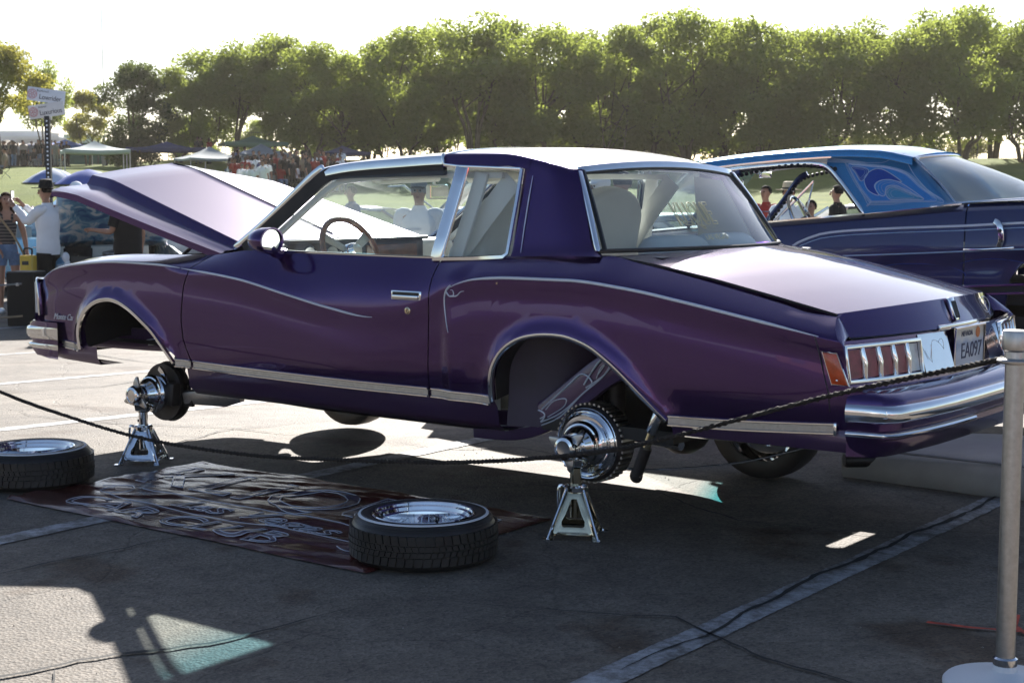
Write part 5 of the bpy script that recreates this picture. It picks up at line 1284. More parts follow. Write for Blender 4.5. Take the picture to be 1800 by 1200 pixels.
# ---- door furniture (left side seen; right side has its own)
for s in (1, -1):
    hy = body_y(.86, .955)
    b = MB(); b.box((.86, s*(hy - .002), .957), (.175, .012, .044)); hd = b.build('door_handle', M['chrome'], pc, bev=.005)
    b = MB(); b.box((.86, s*(hy + .009), .951), (.150, .012, .018)); b.build('pull_flap', M['chrome'], hd, bev=.004)
    b = MB(); b.box((.86, s*(hy + .0045), .966), (.150, .006, .012)); b.build('finger_recess', M['black'], hd)
    b = MB(); yl = body_y(.85, .891); b.lathe([(0, .006), (.010, .006), (.012, .003), (.016, .002), (.018, -.004)], (.85, s*yl, .891), (0, s, 0), 16); lk = b.build('door_lock', M['brass'], pc)
    b = MB(); b.box((.85, s*(yl + .007), .891), (.003, .003, .010)); b.build('key_slot', M['black'], lk)
b = MB(); b.lathe([(0, .003), (.005, .003), (.006, 0)], (.35, body_y(.35, 1.02) + .001, 1.03), (0, 1, 0), 10); b.build('trim_rivet', M['brass'], pc)
# side mirror on the door
mroot = MB(); mroot.tube(spline([(1.72, .80, 1.112), (1.715, .86, 1.118), (1.71, .90, 1.145)], 4), [.028]*3 + [.024]*6, 8); stalk = mroot.build('mirror_stalk', PU, pc)
b = MB(); b.lathe([(0, .105), (.03, .100), (.055, .075), (.070, .035), (.075, -.005), (.074, -.020), (.066, -.020), (.064, -.010), (0, -.010)], (1.70, .915, 1.178), (1, .12, .05), 22)
cM = Vector((1.70, .915, 1.178)); b.v = [tuple(cM + Vector(((v[0]-cM.x), (v[1]-cM.y)*1.12, (v[2]-cM.z)*.86))) for v in b.v]
sm = b.build('side_mirror', PU, pc, smooth=60)
b = MB(); b.lathe([(0, -.0115), (.062, -.0115), (.062, -.0095)], (1.70, .915, 1.178), (1, .12, .05), 22); b.v = [tuple(cM + Vector(((v[0]-cM.x), (v[1]-cM.y)*1.12, (v[2]-cM.z)*.86))) for v in b.v]; b.build('mirror_face', M['mirror'], sm)
# far side mirror
m3 = MB(); m3.lathe([(0, .10), (.05, .075), (.07, .02), (.074, -.02), (0, -.012)], (1.70, -.915, 1.178), (1, -.1, 0), 18); m3.build('side_mirror', PU, pc, smooth=60)

# ---- roof
rze = hermite([(1.56, 1.522), (1.50, 1.533), (1.36, 1.550), (1.08, 1.566), (.75, 1.578), (.49, 1.574), (.30, 1.548), (.13, 1.503)])
VX2 = [-1, -.97, -.9, -.75, -.5, -.25, 0, .25, .5, .75, .9, .97, 1]
def rp2(x, v): return (x + .05*(1-v*v)*sstep(1.1, 1.56, x) - .05*(1-v*v)*sstep(.5, .13, x), v*(.705 - .03*sstep(.9, .13, x)), rze(x) - .012*abs(v)**6 + .032*(1 - abs(v)**2.4))
b = MB(); b.grid([[rp2(x, v) for v in VX2] for x in zz(1.56, .815, 14)]); b.build('roof', PU, pc, smooth=50)
b = MB(); b.grid([[tuple(Vector(rp2(x, v)) + Vector((0, 0, .002))) for v in VX2] for x in zz(.800, .13, 14)]); b.build('roof_rear', PU, pc, smooth=50)
b = MB(); b.sweep([tuple(Vector(rp2(.808, v)) + Vector((0, 0, .003))) for v in VX2], [(-.006, -.010), (-.006, .010), (.003, .010), (.003, -.010)], (0, 0, 1)); b.build('roof_band', M['chrome'], pc)
b = MB(); b.grid([[tuple(Vector(rp2(x, v)) + Vector((0, 0, -.045))) for v in (-.96, -.6, 0, .6, .96)] for x in zz(1.50, .2, 10)]); b.build('headliner', M['white_vinyl'], pc)
for s in (1, -1):
    # broad bright drip moulding over the door, thinner one over the quarter window
    b = MB(); b.grid([[(x, s*y, z) for y, z in ((.700 , rze(x) - .006), (.717, rze(x) - .012), (.722, rze(x) - .030), (.722, rze(x) - .050), (.706, rze(x) - .056))] for x in zz(1.555, .800, 16)]); b.build('drip_moulding', M['chrome'], pc, smooth=50)
    b = MB(); b.grid([[(x, s*y, z) for y, z in ((.698, rze(x) - .004), (.714, rze(x) - .014), (.722, rze(x) - .05), (.728, min(rze(x) - .052, 1.515)))] for x in zz(.798, .325, 10)]); b.build('roof_side_rail', PU, pc, smooth=50)
    ch_sweep([(.80, s*.716, 1.574), (.795, s*.724, 1.55), (.785, s*.726, 1.525), (.70, s*.731, 1.517), (.355, s*.738, 1.503)], [(-.005, -.007), (-.005, .007), (.005, .007), (.005, -.007)], 'quarter_window_head', M['chrome'], bev=.002)
    # windshield pillars: bright outer edge, dark painted inner face
    ch_sweep(spline([(2.13, s*.735, 1.128), (1.90, s*.728, 1.275), (1.70, s*.722, 1.415), (1.60, s*.716, 1.488), (1.545, s*.708, 1.522)], 4), [(-.012, -.012), (-.012, .012), (.010, .014), (.010, -.014)], 'pillar_trim', M['chrome'], bev=.003)
    b = MB(); b.sweep(spline([(2.05, s*.745, 1.122), (1.82, s*.736, 1.275), (1.62, s*.728, 1.410), (1.53, s*.720, 1.470), (1.46, s*.712, 1.492), (1.30, s*.710, 1.500), (.80, s*.712, 1.508)], 4), [(-.020, -.030), (-.020, .026), (.004, .030), (.004, -.034)], (0, s, 0)); b.build('window_frame', M['dark'], pc)
    b = MB(); b.sweep(spline([(1.97, s*.705, 1.125), (1.75, s*.695, 1.275), (1.57, s*.688, 1.395), (1.49, s*.680, 1.440), (1.40, s*.67, 1.462), (1.0, s*.672, 1.482), (.5, s*.672, 1.478)], 4), [(-.012, -.014), (-.012, .014), (.012, .014), (.012, -.014)], (0, s, 0)); b.build('inner_pillar_trim', M['white_vinyl'], pc, bev=.004)
    # slanting pillar behind the door glass
    b = MB(); b.sweep([(.755, s*.818, 1.118), (.735, s*.795, 1.22), (.712, s*.770, 1.33), (.690, s*.746, 1.44), (.678, s*.730, 1.512)], [(-.006, -.034), (-.006, .034), (.012, .030), (.012, -.030)], (0, s, 0)); bp_ = b.build('centre_pillar', M['chrome'], pc, bev=.003)
    b = MB(); b.tube([(.720, s*.822, 1.118), (.700, s*.800, 1.22), (.677, s*.776, 1.33), (.655, s*.752, 1.44), (.643, s*.736, 1.512)], .006, 6); b.build('pillar_edge', M['chrome'], bp_)
    b = MB(); b.sweep([(.70, s*.76, 1.10), (.66, s*.735, 1.25), (.62, s*.705, 1.40), (.60, s*.69, 1.49)], [(-.01, -.035), (-.01, .035), (.01, .035), (.01, -.035)], (0, s, 0)); b.build('inner_centre_pillar', M['white_vinyl'], pc, bev=.005)
    # quarter window frame
    ch_sweep([(.765, s*.832, 1.116), (.55, s*.826, 1.124), (.385, s*.824, 1.136), (.366, s*.818, 1.150), (.358, s*.80, 1.25), (.352, s*.768, 1.38), (.350, s*.738, 1.503)], [(-.004, -.007), (-.004, .007), (.006, .007), (.006, -.007)], 'quarter_window_frame', M['chrome'])
    b = MB(); b.add([(.745, s*.812, 1.12), (.37, s*.812, 1.14), (.36, s*.733, 1.497), (.66, s*.733, 1.508)], [(0, 1, 2, 3)]); b.build('quarter_window', M['glass'], pc)
    b = MB(); b.grid([[(x0*(1-u) + x1*u, s*(.808 - .090*v), z0*(1-u) + z1*u) for u in (0, .25, .5, .75, 1)] for v, x0, x1, z0, z1 in ((0, 1.95, .76, 1.12, 1.115), (.5, 1.74, .72, 1.27, 1.315), (.85, 1.58, .695, 1.385, 1.44), (1, 1.43, .685, 1.475, 1.505))]); b.build('door_window', M['glass'], pc)
    b = MB(); b.sweep([(x, s*(.800), zt(x) + .006) for x in zz(1.96, .40, 14)], [(-.008, -.010), (-.008, .010), (.006, .008), (.006, -.008)], (0, 0, 1)); b.build('belt_moulding', M['black'], pc)
    ch_sweep([(x, s*(body_y(x, zt(x)) - .012), zt(x) + .006) for x in zz(1.70, .73, 12)], [(-.003, -.004), (-.003, .004), (.003, .004), (.003, -.004)], 'belt_bright_line', M['chrome'], up=(0, 0, 1))
    # broad rear roof pillar
    b = MB(); G = []
    for k in range(17):
        t = k/16; zr = 1.130*(1-t) + 1.555*t
        xf_ = .348; xr_ = float(np.interp(zr, [1.13, 1.165, 1.30, 1.42, 1.50, 1.56], [-.085, -.045, .015, .07, .118, .14])); row = []
        for j in range(13):
            u = j/12; x = xf_*(1-u) + xr_*u; zz_ = zr
            zz_ = min(zr, rze(x) - .004 if t > .9 else zr)
            if t < .12: zz_ = zr + (zt(x) - 1.130)*(1 - t/.12)
            yo = float(np.interp(zr, [1.13, 1.16, 1.30, 1.42, 1.50, 1.56], [.822, .806, .772, .742, .722, .702])) - .050*sstep(.55, 1, u)*t - .012*sstep(.8, 1, u)
            row.append((x, s*yo, zz_))
        row.append((row[-1][0] - .004, s*(abs(row[-1][1]) - .035), row[-1][2])); G.append(row)
    b.grid(G); b.build('rear_roof_pillar', PU, pc, smooth=60)
    b = MB(); b.tube([(.300, s*.8135, 1.155), (.302, s*.786, 1.26), (.300, s*.757, 1.38), (.296, s*.735, 1.475)], [.0012, .003, .003, .001], 5); b.build('pillar_pale_line', M['silver_line'], pc)  # thin pale upright line on the rear pillar
    b = MB(); G = [[(x, s*y, z) for x, y, z in ((.33, .70, 1.12), (.33, .64, 1.48))], [(x, s*y, z) for x, y, z in ((.0, .68, 1.15), (.15, .60, 1.46))]]; b.grid(G); b.build('inner_pillar', M['white_vinyl'], pc)
# ---- windshield and rear window
def wsh(u, v): 
    c = 1 - v*v
    return ((1.535 + .055*c)*(1-u) + (2.10 + .10*c)*u, v*(.675 + .045*u), (1.515 + .028*c)*(1-u) + (1.125 - .01*c)*u + .02*math.sin(math.pi*u))
V9 = [-1 + .125*k for k in range(17)]
b = MB(); b.grid([[wsh(k/8, v) for v in V9] for k in range(9)]); b.build('windshield', M['windshield'], pc, smooth=60)
def rwn(u, v):
    c = 1 - v*v; xt, xb = .125 - .045*c, -.055 - .27*c
    return (xt + (xb - xt)*u, v*(.645 + .125*u), (1.492 + .030*c)*(1-u) + (1.166 + .006*c)*u + .016*math.sin(math.pi*u))
b = MB(); b.grid([[rwn(k/10, v) for v in V9] for k in range(11)]); rwo = b.build('rear_window', M['rearglass'], pc, smooth=60)
ring = [rwn(0, v) for v in V9] + [rwn(k/10, 1) for k in range(1, 11)] + [rwn(1, -v) for v in V9][1:] + [rwn(1 - k/10, -1) for k in range(1, 10)]
ctr = Vector((.0, 0, 1.33)); nrm = Vector((-.85, 0, .5))
b = MB(); b.sweep([tuple(Vector(rwn(0, v)) + Vector((-.004, 0, .002))) for v in V9], [(-.016, -.004), (-.016, .008), (.020, .008), (.020, -.004)], (.35, 0, .85)); b.build('rear_window_head_trim', M['chrome'], pc, bev=.003)
for s in (1, -1):
    b = MB(); b.sweep([tuple(Vector(rwn(k/10, s)) + Vector((-.006, s*.004, .0))) for k in range(11)], [(-.006, -.012), (-.006, .012), (.008, .012), (.008, -.012)], (-.8, s*.2, .4)); b.build('rear_window_side_trim', M['chrome'] , pc, bev=.003)
    b = MB(); b.tube([tuple(Vector(rwn(k/10, s*.965)) + Vector((-.004, 0, 0))) for k in range(11)], .010, 6); b.build('rear_window_seal', M['black'], pc)
b = MB(); b.tube([tuple(Vector(rwn(1, v)) + Vector((-.004, 0, .002))) for v in V9], .009, 6); b.tube([tuple(Vector(rwn(.035, v)) + Vector((-.003, 0, 0))) for v in V9], .006, 6); b.build('rear_window_seal', M['black'], pc)
# lettering on the rear glass
M['gold_ink'] = mat('gold_window_lettering', (.72, .66, .40), .5, .0)
o_ = Vector(rwn(.66, .33)); xd = (Vector(rwn(.56, -.1)) - Vector(rwn(.56, .4))); yd = Vector(rwn(.3, .14)) - Vector(rwn(.8, .14))
Fm = frameM(o_ + Vector((-.012, 0, .006)), xd, yd)
text_obj('window_lettering', 'KLIQUE', .20, Fm, M['gold_ink'], rwo, outline=.0018, sx=.42, shear=.85)
o_ = Vector(rwn(.90, .26)); Fm = frameM(o_ + Vector((-.012, 0, .005)), xd, yd)
text_obj('window_lettering', 'LAS VEGAS', .045, Fm, M['gold_ink'], rwo, sx=.75, shear=.4)

# ---- deck: package shelf area, trunk lid, tail
def deck_z(x, v): return float(np.interp(x, [-1.20, -.82, -.57, -.31, -.05, .1], [.945, 1.027, 1.078, 1.123, 1.155, 1.160])) + .022*(1 - v*v)
def dk_half(x): return float(np.interp(x, [-1.2, -.8, -.3, .1], [.742, .748, .752, .755]))
def dkx(u, v):   # from window base to the rear edge, both bowed
    c = 1 - v*v; return (-.13 - .235*c)*(1-u) + (-1.10 - .125*c)*u
b = MB(); b.grid([[(dkx(u, v), v*dk_half(-1.2 + 1.1*(1-u)), deck_z(-.10 - 1.01*u, v)) for v in VX2] for u in zz(0, 1, 22)])
# turned-down rear face
def rf(w, v):
    c = 1 - v*v; return (-1.10 - .125*c - .050*w + .004*math.sin(w*3.14), v*(.742 - .012*w), deck_z(-1.11, v)*(1-w) + (.878 - .0*c)*w - .0)
b.grid([[rf(w, v) for v in VX2] for w in [0, .03, .08] + zz(.15, 1, 8)])
lid = b.build('trunk_lid', PU, pc, smooth=28)
b = MB()
for s in (1, -1): b.tube([(dkx(u, s), s*(dk_half(-1.2 + 1.1*(1-u)) + .006), deck_z(-.10 - 1.01*u, 1) - .006) for u in zz(0, 1, 14)] + [(rf(w, 1)[0], s*(rf(w, 1)[1] + .006), rf(w, 1)[2] - .004) for w in (.3, .7, 1)], .0028, 5)
b.tube([(rf(1, v)[0] + .003, rf(1, v)[1], rf(1, v)[2] - .006) for v in VX2], .006, 5)
b.build('lid_gap', M['black'], pc)
b = MB(); b.grid([[(xx, v*.76, zz_ + .004*(1-v*v)) for v in VX2] for xx, zz_ in ((.14, 1.150), (-.06, 1.152), (-.12, 1.150))]); 
b.grid([[(dkx(0, v) + dx, v*.755, deck_z(-.1, v) + dz) for v in VX2] for dx, dz in ((.26, -.012), (.12, -.005), (.006, -.002))]); b.build('cowl_panel', PU, pc, smooth=60)
# crest on the lid
cb = Vector(rf(.42, .0)); 
b = MB(); b.prism([(-.020, -.045), (.020, -.045), (.026, -.02), (.026, .045), (-.026, .045), (-.026, -.02)], cb + Vector((-.002, 0, 0)), (0, -1, 0), (.35, 0, 1), (-.016, 0, .004)); cr = b.build('lid_crest', M['chrome'], pc, bev=.003)
b = MB()
for k in range(4): b.box(cb + Vector((-.021, -.015 + .010*k, .002)), (.004, .004, .07), Matrix.Rotation(R(19), 3, 'Y'))
b.build('crest_rib', M['black'], cr)
# ghost monogram at the right of the lid
b = MB(); g0 = Vector(rf(.5, -.72))
b.tube([g0 + Vector((-.006 + .12*.0, .05*math.cos(t), .034*math.sin(t))) + Vector((-.3*.034*math.sin(t)*-1, 0, 0)) for t in [k*math.pi/12 for k in range(24)]], .0018, 4, closed=True); b.tube([g0 + Vector((-.006, .012, -.018)), g0 + Vector((-.006, .012, .018)), g0 + Vector((-.006, -.006, .014)), g0 + Vector((-.006, -.008, .003)), g0 + Vector((-.006, .012, .0)), g0 + Vector((-.006, -.014, -.018))], .0016, 4)
b.build('lid_monogram', M['silver_line'], pc)
# tail panel behind the lights, quarter end caps
def tp(v, z, out=0): c = 1 - v*v; return (-1.175 - .125*c - .15*(.87 - z) - out, v*.868, z)
b = MB(); b.grid([[tp(v, z) for v in VX2] for z in (.876, .86, .80, .74, .70, .68)]); b.build('tail_panel', PU, pc, smooth=50)
ztq = zt(-1.235)
for s in (1, -1):
    b = MB(); G = []
    for k in range(19):
        t = k/18; z = (ztq - .0005)*(1-t) + .56*t
        X0 = qR(z); e_ = body_y(X0, z)
        if z > .878:
            w_ = min(max((.966 - z)/.088, 0), 1); xi = -1.10 - .05*w_ - .003; yi = .742 - .012*w_ + .006
        else: yi = tp(1, z)[1] - .03; xi = tp(1, z)[0] + .004
        row = []
        for q in range(7):
            u = q/6; row.append((X0*(1-u) + xi*u - .012*math.sin(math.pi*u)**.8*min(1, (e_ - yi)/.06), s*(e_*(1-u) + yi*u + .004*math.sin(math.pi*u)), z))
        G.append(row)
    b.grid(G); b.build('quarter_end', PU, pc, smooth=40)
    b = MB(); b.grid([[(x, s*(body_y(x, zt(x)) - .028), zt(x) + .003), (x, s*.752, deck_z(x, 1) - .012), (x, s*.735, deck_z(x, 1) - .05)] for x in zz(-.05, -1.112, 16)]); b.build('lid_gutter', PU, pc, smooth=40)
# side marker lamps
for s in (1, -1):
    yy = body_y(-1.16, .775); 
    P = [(-1.118, .836), (-1.168, .832), (-1.212, .722), (-1.155, .724)]
    b = MB(); b.add([(x, s*(body_y(x, z) + .012), z) for x, z in P] + [(x, s*(body_y(x, z) - .006), z) for x, z in P], [(0, 1, 2, 3), (7, 6, 5, 4), (0, 4, 5, 1), (1, 5, 6, 2), (2, 6, 7, 3), (3, 7, 4, 0)]); sl = b.build('side_marker_lamp', M['amber_lens'], pc, bev=.003)
    b = MB(); b.tube([(x + (x + 1.163)*.06, s*(body_y(x, z) + .006), z + (z - .778)*.05) for x, z in P] , .0032, 5, closed=True); b.build('lamp_frame', M['chrome'], sl)
    b = MB(); b.lathe([(0, .004), (.004, .003), (.005, 0)], (-1.175, s*(body_y(-1.175, .735) + .012), .738), (0, s, 0), 8); b.build('lamp_screw', M['chrome'], sl)
    # short vertical crease line ahead of the lamp
    b = MB(); b.tube([(x, s*(body_y(x, z) + .001), z) for x, z in ((-1.085, .895), (-1.10, .84), (-1.12, .76), (-1.14, .69), (-1.145, .62))], .0022, 4); b.build('end_cap_seam', M['black'], pc)
# tail lamps: five upright segments in a bright frame
for s in (1, -1):
    va, vb_ = s*.995, s*.49; za, zb2 = .856, .730
    fr = [tp(va, za, .012), tp((va+vb_)/2, za, .014), tp(vb_, za, .014), tp(vb_, zb2, .014), tp((va+vb_)/2, zb2, .014), tp(va, zb2, .012)]
    b = MB(); b.sweep(fr, [(-.008, -.010), (-.008, .010), (.010, .008), (.010, -.008)], (-1, 0, .15), closed=True); tl = b.build('tail_lamp', M['chrome'], pc, bev=.002)
    for k in range(5):
        v0 = va + (vb_ - va)*(k + .06)/5; v1 = va + (vb_ - va)*(k + .94)/5
        b = MB(); b.add([tp(v0, za - .012, .008), tp(v1, za - .012, .008), tp(v1, zb2 + .012, .008), tp(v0, zb2 + .012, .008)], [(0, 1, 2, 3)])
        ln = b.build('lamp_segment', M['clear_lens'] if k == 4 else M['red_lens'], tl)
        if k == 4: ln['label'] = 'clear reversing segment beside the plate'
        if k:
            vv = va + (vb_ - va)*k/5; b = MB(); b.sweep([tp(vv, za, .010), tp(vv - s*.004, (za+zb2)/2, .016), tp(vv, zb2, .010)], [(-.008, -.008), (-.008, .008), (.010, .005), (.010, -.005)], (-1, 0, 0)); b.build('lamp_bar', M['chrome'], tl, bev=.002)
# engraved plate recess with licence plate
prs = {}
for s in (1, -1):
    b = MB(); b.grid([[tp(s*.475, z, .002 + (.872-z)*.14), tp(s*.22, z, .004 + (.872-z)*.14)] for z in (.872, .80, .726)]); prs[s] = b.build('plate_surround', M['chrome'], pc)
b = MB(); b.sweep([tp(.30, .886, .012), tp(0, .887, .016), tp(-.30, .886, .012)], [(-.010, -.010), (-.010, .010), (.012, .010), (.012, -.010)], (0, 0, 1)); b.build('plate_light_bar', M['chrome'], pc, bev=.004)
b = MB(); b.grid([[tp(s_, z, -.02) for s_ in (.22, 0, -.22)] for z in (.875, .725)]); b.build('plate_recess', M['dark'], pc)
for s in (1, -1):
    b = MB(); c0 = Vector(tp(s*.35, .80, .016))
    for q in range(2): b.tube([c0 + Vector((0, s*(.035*math.cos(t) - .03 + .05*q), .05*math.sin(t))) for t in [math.pi*(.25 + .06*k + q*.9) for k in range(17)]], .0009, 4)
    b.tube([c0 + Vector((0, s*.07, .03)), c0 + Vector((0, s*.06, .035)), c0 + Vector((0, s*.062, -.02))], .0012, 4)
    b.build('engraving', M['steel'], prs[s])
def platemat():
    m = mat('licence_plate', (.6, .62, .66), .4); n, l, b_ = nodes(m); tc = N(m, 'ShaderNodeTexCoord'); sp = N(m, 'ShaderNodeSeparateXYZ'); l.new(tc.outputs['Object'], sp.inputs[0])
    q = N(m, 'ShaderNodeTexNoise', Scale=18.0, Detail=4.0); l.new(tc.outputs['Object'], q.inputs['Vector'])
    ma = N(m, 'ShaderNodeMapRange'); ma.inputs['From Min'].default_value = .725; ma.inputs['From Max'].default_value = .875; l.new(sp.outputs[2], ma.inputs[0])
    ad = N(m, 'ShaderNodeMath', operation='MULTIPLY_ADD'); ad.inputs[1].default_value = .25; l.new(q.outputs['Fac'], ad.inputs[0]); l.new(ma.outputs[0], ad.inputs[2])
    r = ramp(m, [(.15, (.62, .64, .68)), (.5, (.55, .60, .68)), (.72, (.32, .38, .52)), (.85, (.62, .60, .60)), (1.0, (.62, .52, .42))]); l.new(ad.outputs[0], r.inputs[0]); l.new(r.outputs[0], b_.inputs['Base Color']); return m
M['plate'] = platemat()
pz = .800; px_ = tp(0, pz, .010)[0]
b = MB(); b.box((px_, 0, pz), (.004, .305, .152)); pl = b.build('licence_plate', M['plate'], pc, bev=.0015)
b = MB(); b.tube([(px_ - .004, y, z) for y, z in ((.158, .722), (.158, .878), (-.158, .878), (-.158, .722))], .006, 6, closed=True); b.build('plate_frame', M['chrome'], pl)
PF = frameM((px_ - .003, 0, pz), (0, -1, 0), (0, 0, 1)); M['plate_ink'] = mat('plate_navy_letters', (.02, .03, .09), .5); M['plate_orange'] = mat('plate_orange_print', (.6, .16, .03), .5)
text_obj('plate_lettering', 'EA097', .088, PF @ Matrix.Translation((.02, -.018, 0)), M['plate_ink'], pl, sx=.95)
text_obj('plate_lettering', 'NEVADA', .030, PF @ Matrix.Translation((-.03, .052, 0)), M['plate_ink'], pl)
b = MB(); b.lathe([(0, .001), (.022, .001), (.022, 0)], (px_ - .003, -.085, .850), (-1, 0, 0), 14); b.build('plate_print', M['plate_orange'], pl)
# ---- rear bumper: painted body with bright impact strips
def bp(v, z, out): 
    a = abs(v); c = 1 - a**3.2
    x = -1.36 - .075*c - out; y = v*(.905 + out*.4)
    if a > .93: x = float(np.interp(a, [.93, .97, 1.0], [x, -1.345 - out*.8, -1.22])) if a < 1 else -1.22
    return (x, y, z)
BV = [1.0, .985, .97, .95, .92, .85, .7, .5, .25, 0, -.25, -.5, -.7, -.85, -.92, -.95, -.97, -.985, -1.0]
prof = [(-.14, .700), (-.07, .704), (-.02, .690), (.0, .672), (.004, .655), (.002, .600), (-.010, .592), (-.012, .566), (.0, .560), (.0, .540), (-.012, .532), (-.020, .50), (-.045, .470), (-.12, .462)]
b = MB(); b.grid([[bp(v, z, o) for o, z in prof] for v in BV]); rb = b.build('rear_bumper', PU, pc, smooth=35)
b = MB(); b.grid([[bp(v, z, o) for o, z in ((.0, .660), (.014, .656), (.022, .642), (.024, .625), (.020, .606), (.006, .596), (-.004, .595))] for v in BV]); b.build('impact_strip', M['chrome'], rb, smooth=50)
for vs in ([v for v in BV if v > .2], [v for v in BV if v < -.2]):
    b = MB(); b.grid([[bp(v, z, o) for o, z in ((-.004, .563), (.009, .560), (.013, .553), (.009, .545), (-.004, .542))] for v in vs]); b.build('lower_strip', M['chrome'], rb, smooth=50)
b = MB(); b.grid([[(-1.22, s_*.90, z), (-1.28, s_*.87, z)] for s_ in (1,) for z in (.70, .56, .47)]); b.both('bumper_side', PU, rb)
b = MB(); b.grid([[(x, y, .69) for y in (-.85, 0, .85)] for x in (-1.20, -1.33)]); b.build('bumper_filler', M['dark'], rb)
# ---- front end
def fp(v, out): a = abs(v); return (3.655 + .075*(1 - a*a) + out - .0, v*.865)
b = MB(); FV = [1, .97, .9, .7, .4, 0, -.4, -.7, -.9, -.97, -1]
b.grid([[(*(fp(v, o)), z) for o, z in ((-.16, .93), (-.08, .935), (-.06, .90), (-.05, .74), (-.05, .70), (.0, .685))] for v in FV]); b.build('header_panel', PU, pc, smooth=40)
for s in (1, -1):
    b = MB(); b.sweep([(3.565, s*.868, .925), (3.60, s*.845, .928), (3.64, s*.60, .928), (3.64, s*.60, .735), (3.60, s*.845, .735), (3.548, s*.868, .735)], [(-.006, -.012), (-.006, .012), (.010, .010), (.010, -.010)], (1, 0, 0), closed=True); hb = b.build('headlight_bezel', M['chrome'], pc, bev=.003)
    b = MB(); b.box((3.60, s*.72, .83), (.04, .22, .165)); b.build('headlight', M['clear_lens'], hb, bev=.01)
    b = MB(); b.box((3.577, s*.866, .83), (.03, .012, .17)); b.build('cornering_lamp', M['clear_lens'], hb, bev=.003)
b = MB()
for k in range(11): b.box((3.70, -.42 + .084*k, .83), (.03, .012, .20))
b.box((3.69, 0, .935), (.05, 1.0, .02)); b.box((3.69, 0, .725), (.05, 1.0, .02)); b.build('grille', M['chrome'], pc)
def fb(v, z, out):
    a = abs(v); y = v*.90 + (v*out*.4 if a < .96 else 0); x = 3.66 + .08*(1 - a*a) + out
    if a > .95: x = float(np.interp(a, [.95, .98, 1.0], [x, 3.62 + out, 3.36]))
    return (x, y, z)
FB = [1, .985, .97, .95, .85, .6, .3, 0, -.3, -.6, -.85, -.95, -.97, -.985, -1]
b = MB(); b.grid([[fb(v, z, o) for o, z in ((-.10, .700), (-.02, .702), (.0, .685), (.0, .60), (-.012, .596), (-.012, .58), (.0, .576), (-.01, .545), (-.05, .515), (-.12, .505))] for v in FB]); fbm = b.build('front_bumper', PU, pc, smooth=35)
b = MB(); b.grid([[fb(v, z, o) for o, z in ((.0, .672), (.014, .668), (.022, .652), (.022, .628), (.014, .610), (.0, .606))] for v in FB]); b.build('impact_strip', M['chrome'], fbm, smooth=50)
b = MB(); b.grid([[fb(v, z, o) for o, z in ((-.004, .580), (.012, .576), (.014, .566), (.008, .556), (-.004, .553))] for v in FB]); b.build('lower_strip', M['chrome'], fbm, smooth=50)
Fm = frameM((3.31, body_y(3.31, .735) + .003, .735), (-1, 0, 0), (0, 0, 1)); text_obj('fender_script', 'Monte Carlo', .046, Fm, M['silver_line'], pc, shear=.45, extrude=.002, sx=.85)
# ---- raised hood
Mh = Matrix.Translation((2.16, 0, 1.122)) @ Matrix.Rotation(R(-14.4), 4, 'Y')
HY = [1, .995, .97, .93, .88, .83, .78, .755, .735, .72, .70, .66, .5, .35, .18, .06, .02, 0]
def hood_pt(u, v, dz=0):
    a = abs(v); sv = 1 if v >= 0 else -1
    if .5 < a < .965: a = float(np.interp(a, [.5, .70, .755, .965], [.5, .90 - .205*u - .040, .90 - .205*u, .965])); v = sv*a
    L = 1.28 + .10*(1 - a**2.5)
    half = .80 + .075*u
    ridge = .036 + .036*u                                # height of the raised centre
    w = .90 - .205*u
    if a > w: h = .022*u*u - .006*sstep(w, min(w+.08, .97), a) - .012*((a - .9)/.1 if a > .9 else 0)
    elif a > w - .04: h = .022*u*u + (ridge - .022*u*u)*sstep(w, w - .04, a)
    else: h = ridge + .050*u*(1 - a/(w - .04)) + .014*(1 - (a/(w-.04))**2)
    if a < .02: h += .004*(1 - a/.02)
    base = -.07*(1 - a*a) if False else 0
    return tuple(Mh @ Vector((u*L + (1-u)*(-.03*(1-a*a)*1.0), v*half, h + dz - .03*u*u*u*sstep(.82, 1, u))))
b = MB(); VH = [k for k in HY] + [-k for k in HY[::-1][1:]]
b.grid([[hood_pt(u, v) for v in VH] for u in zz(0, 1, 20)])
hood = b.build('hood', PU, pc, smooth=30)
b = MB(); b.grid([[hood_pt(u, v, -.030) for v in (.97, .8, .4, 0, -.4, -.8, -.97)] for u in zz(.02, .98, 8)]); b.build('hood_underside', M['dark'], hood)
b = MB()
for s in (1, -1): b.grid([[hood_pt(u, s*1.0, dz) for dz in (0, -.014, -.034)] for u in zz(0, 1, 12)])
b.grid([[hood_pt(1, v, dz) for dz in (0, -.02, -.045)] for v in VH]); b.build('hood_lip', PU, hood)
b = MB(); b.tube([Vector(hood_pt(u, 0, .001)) for u in zz(.04, .99, 10)], .0026, 5); b.build('centre_crease', M['black'], hood)
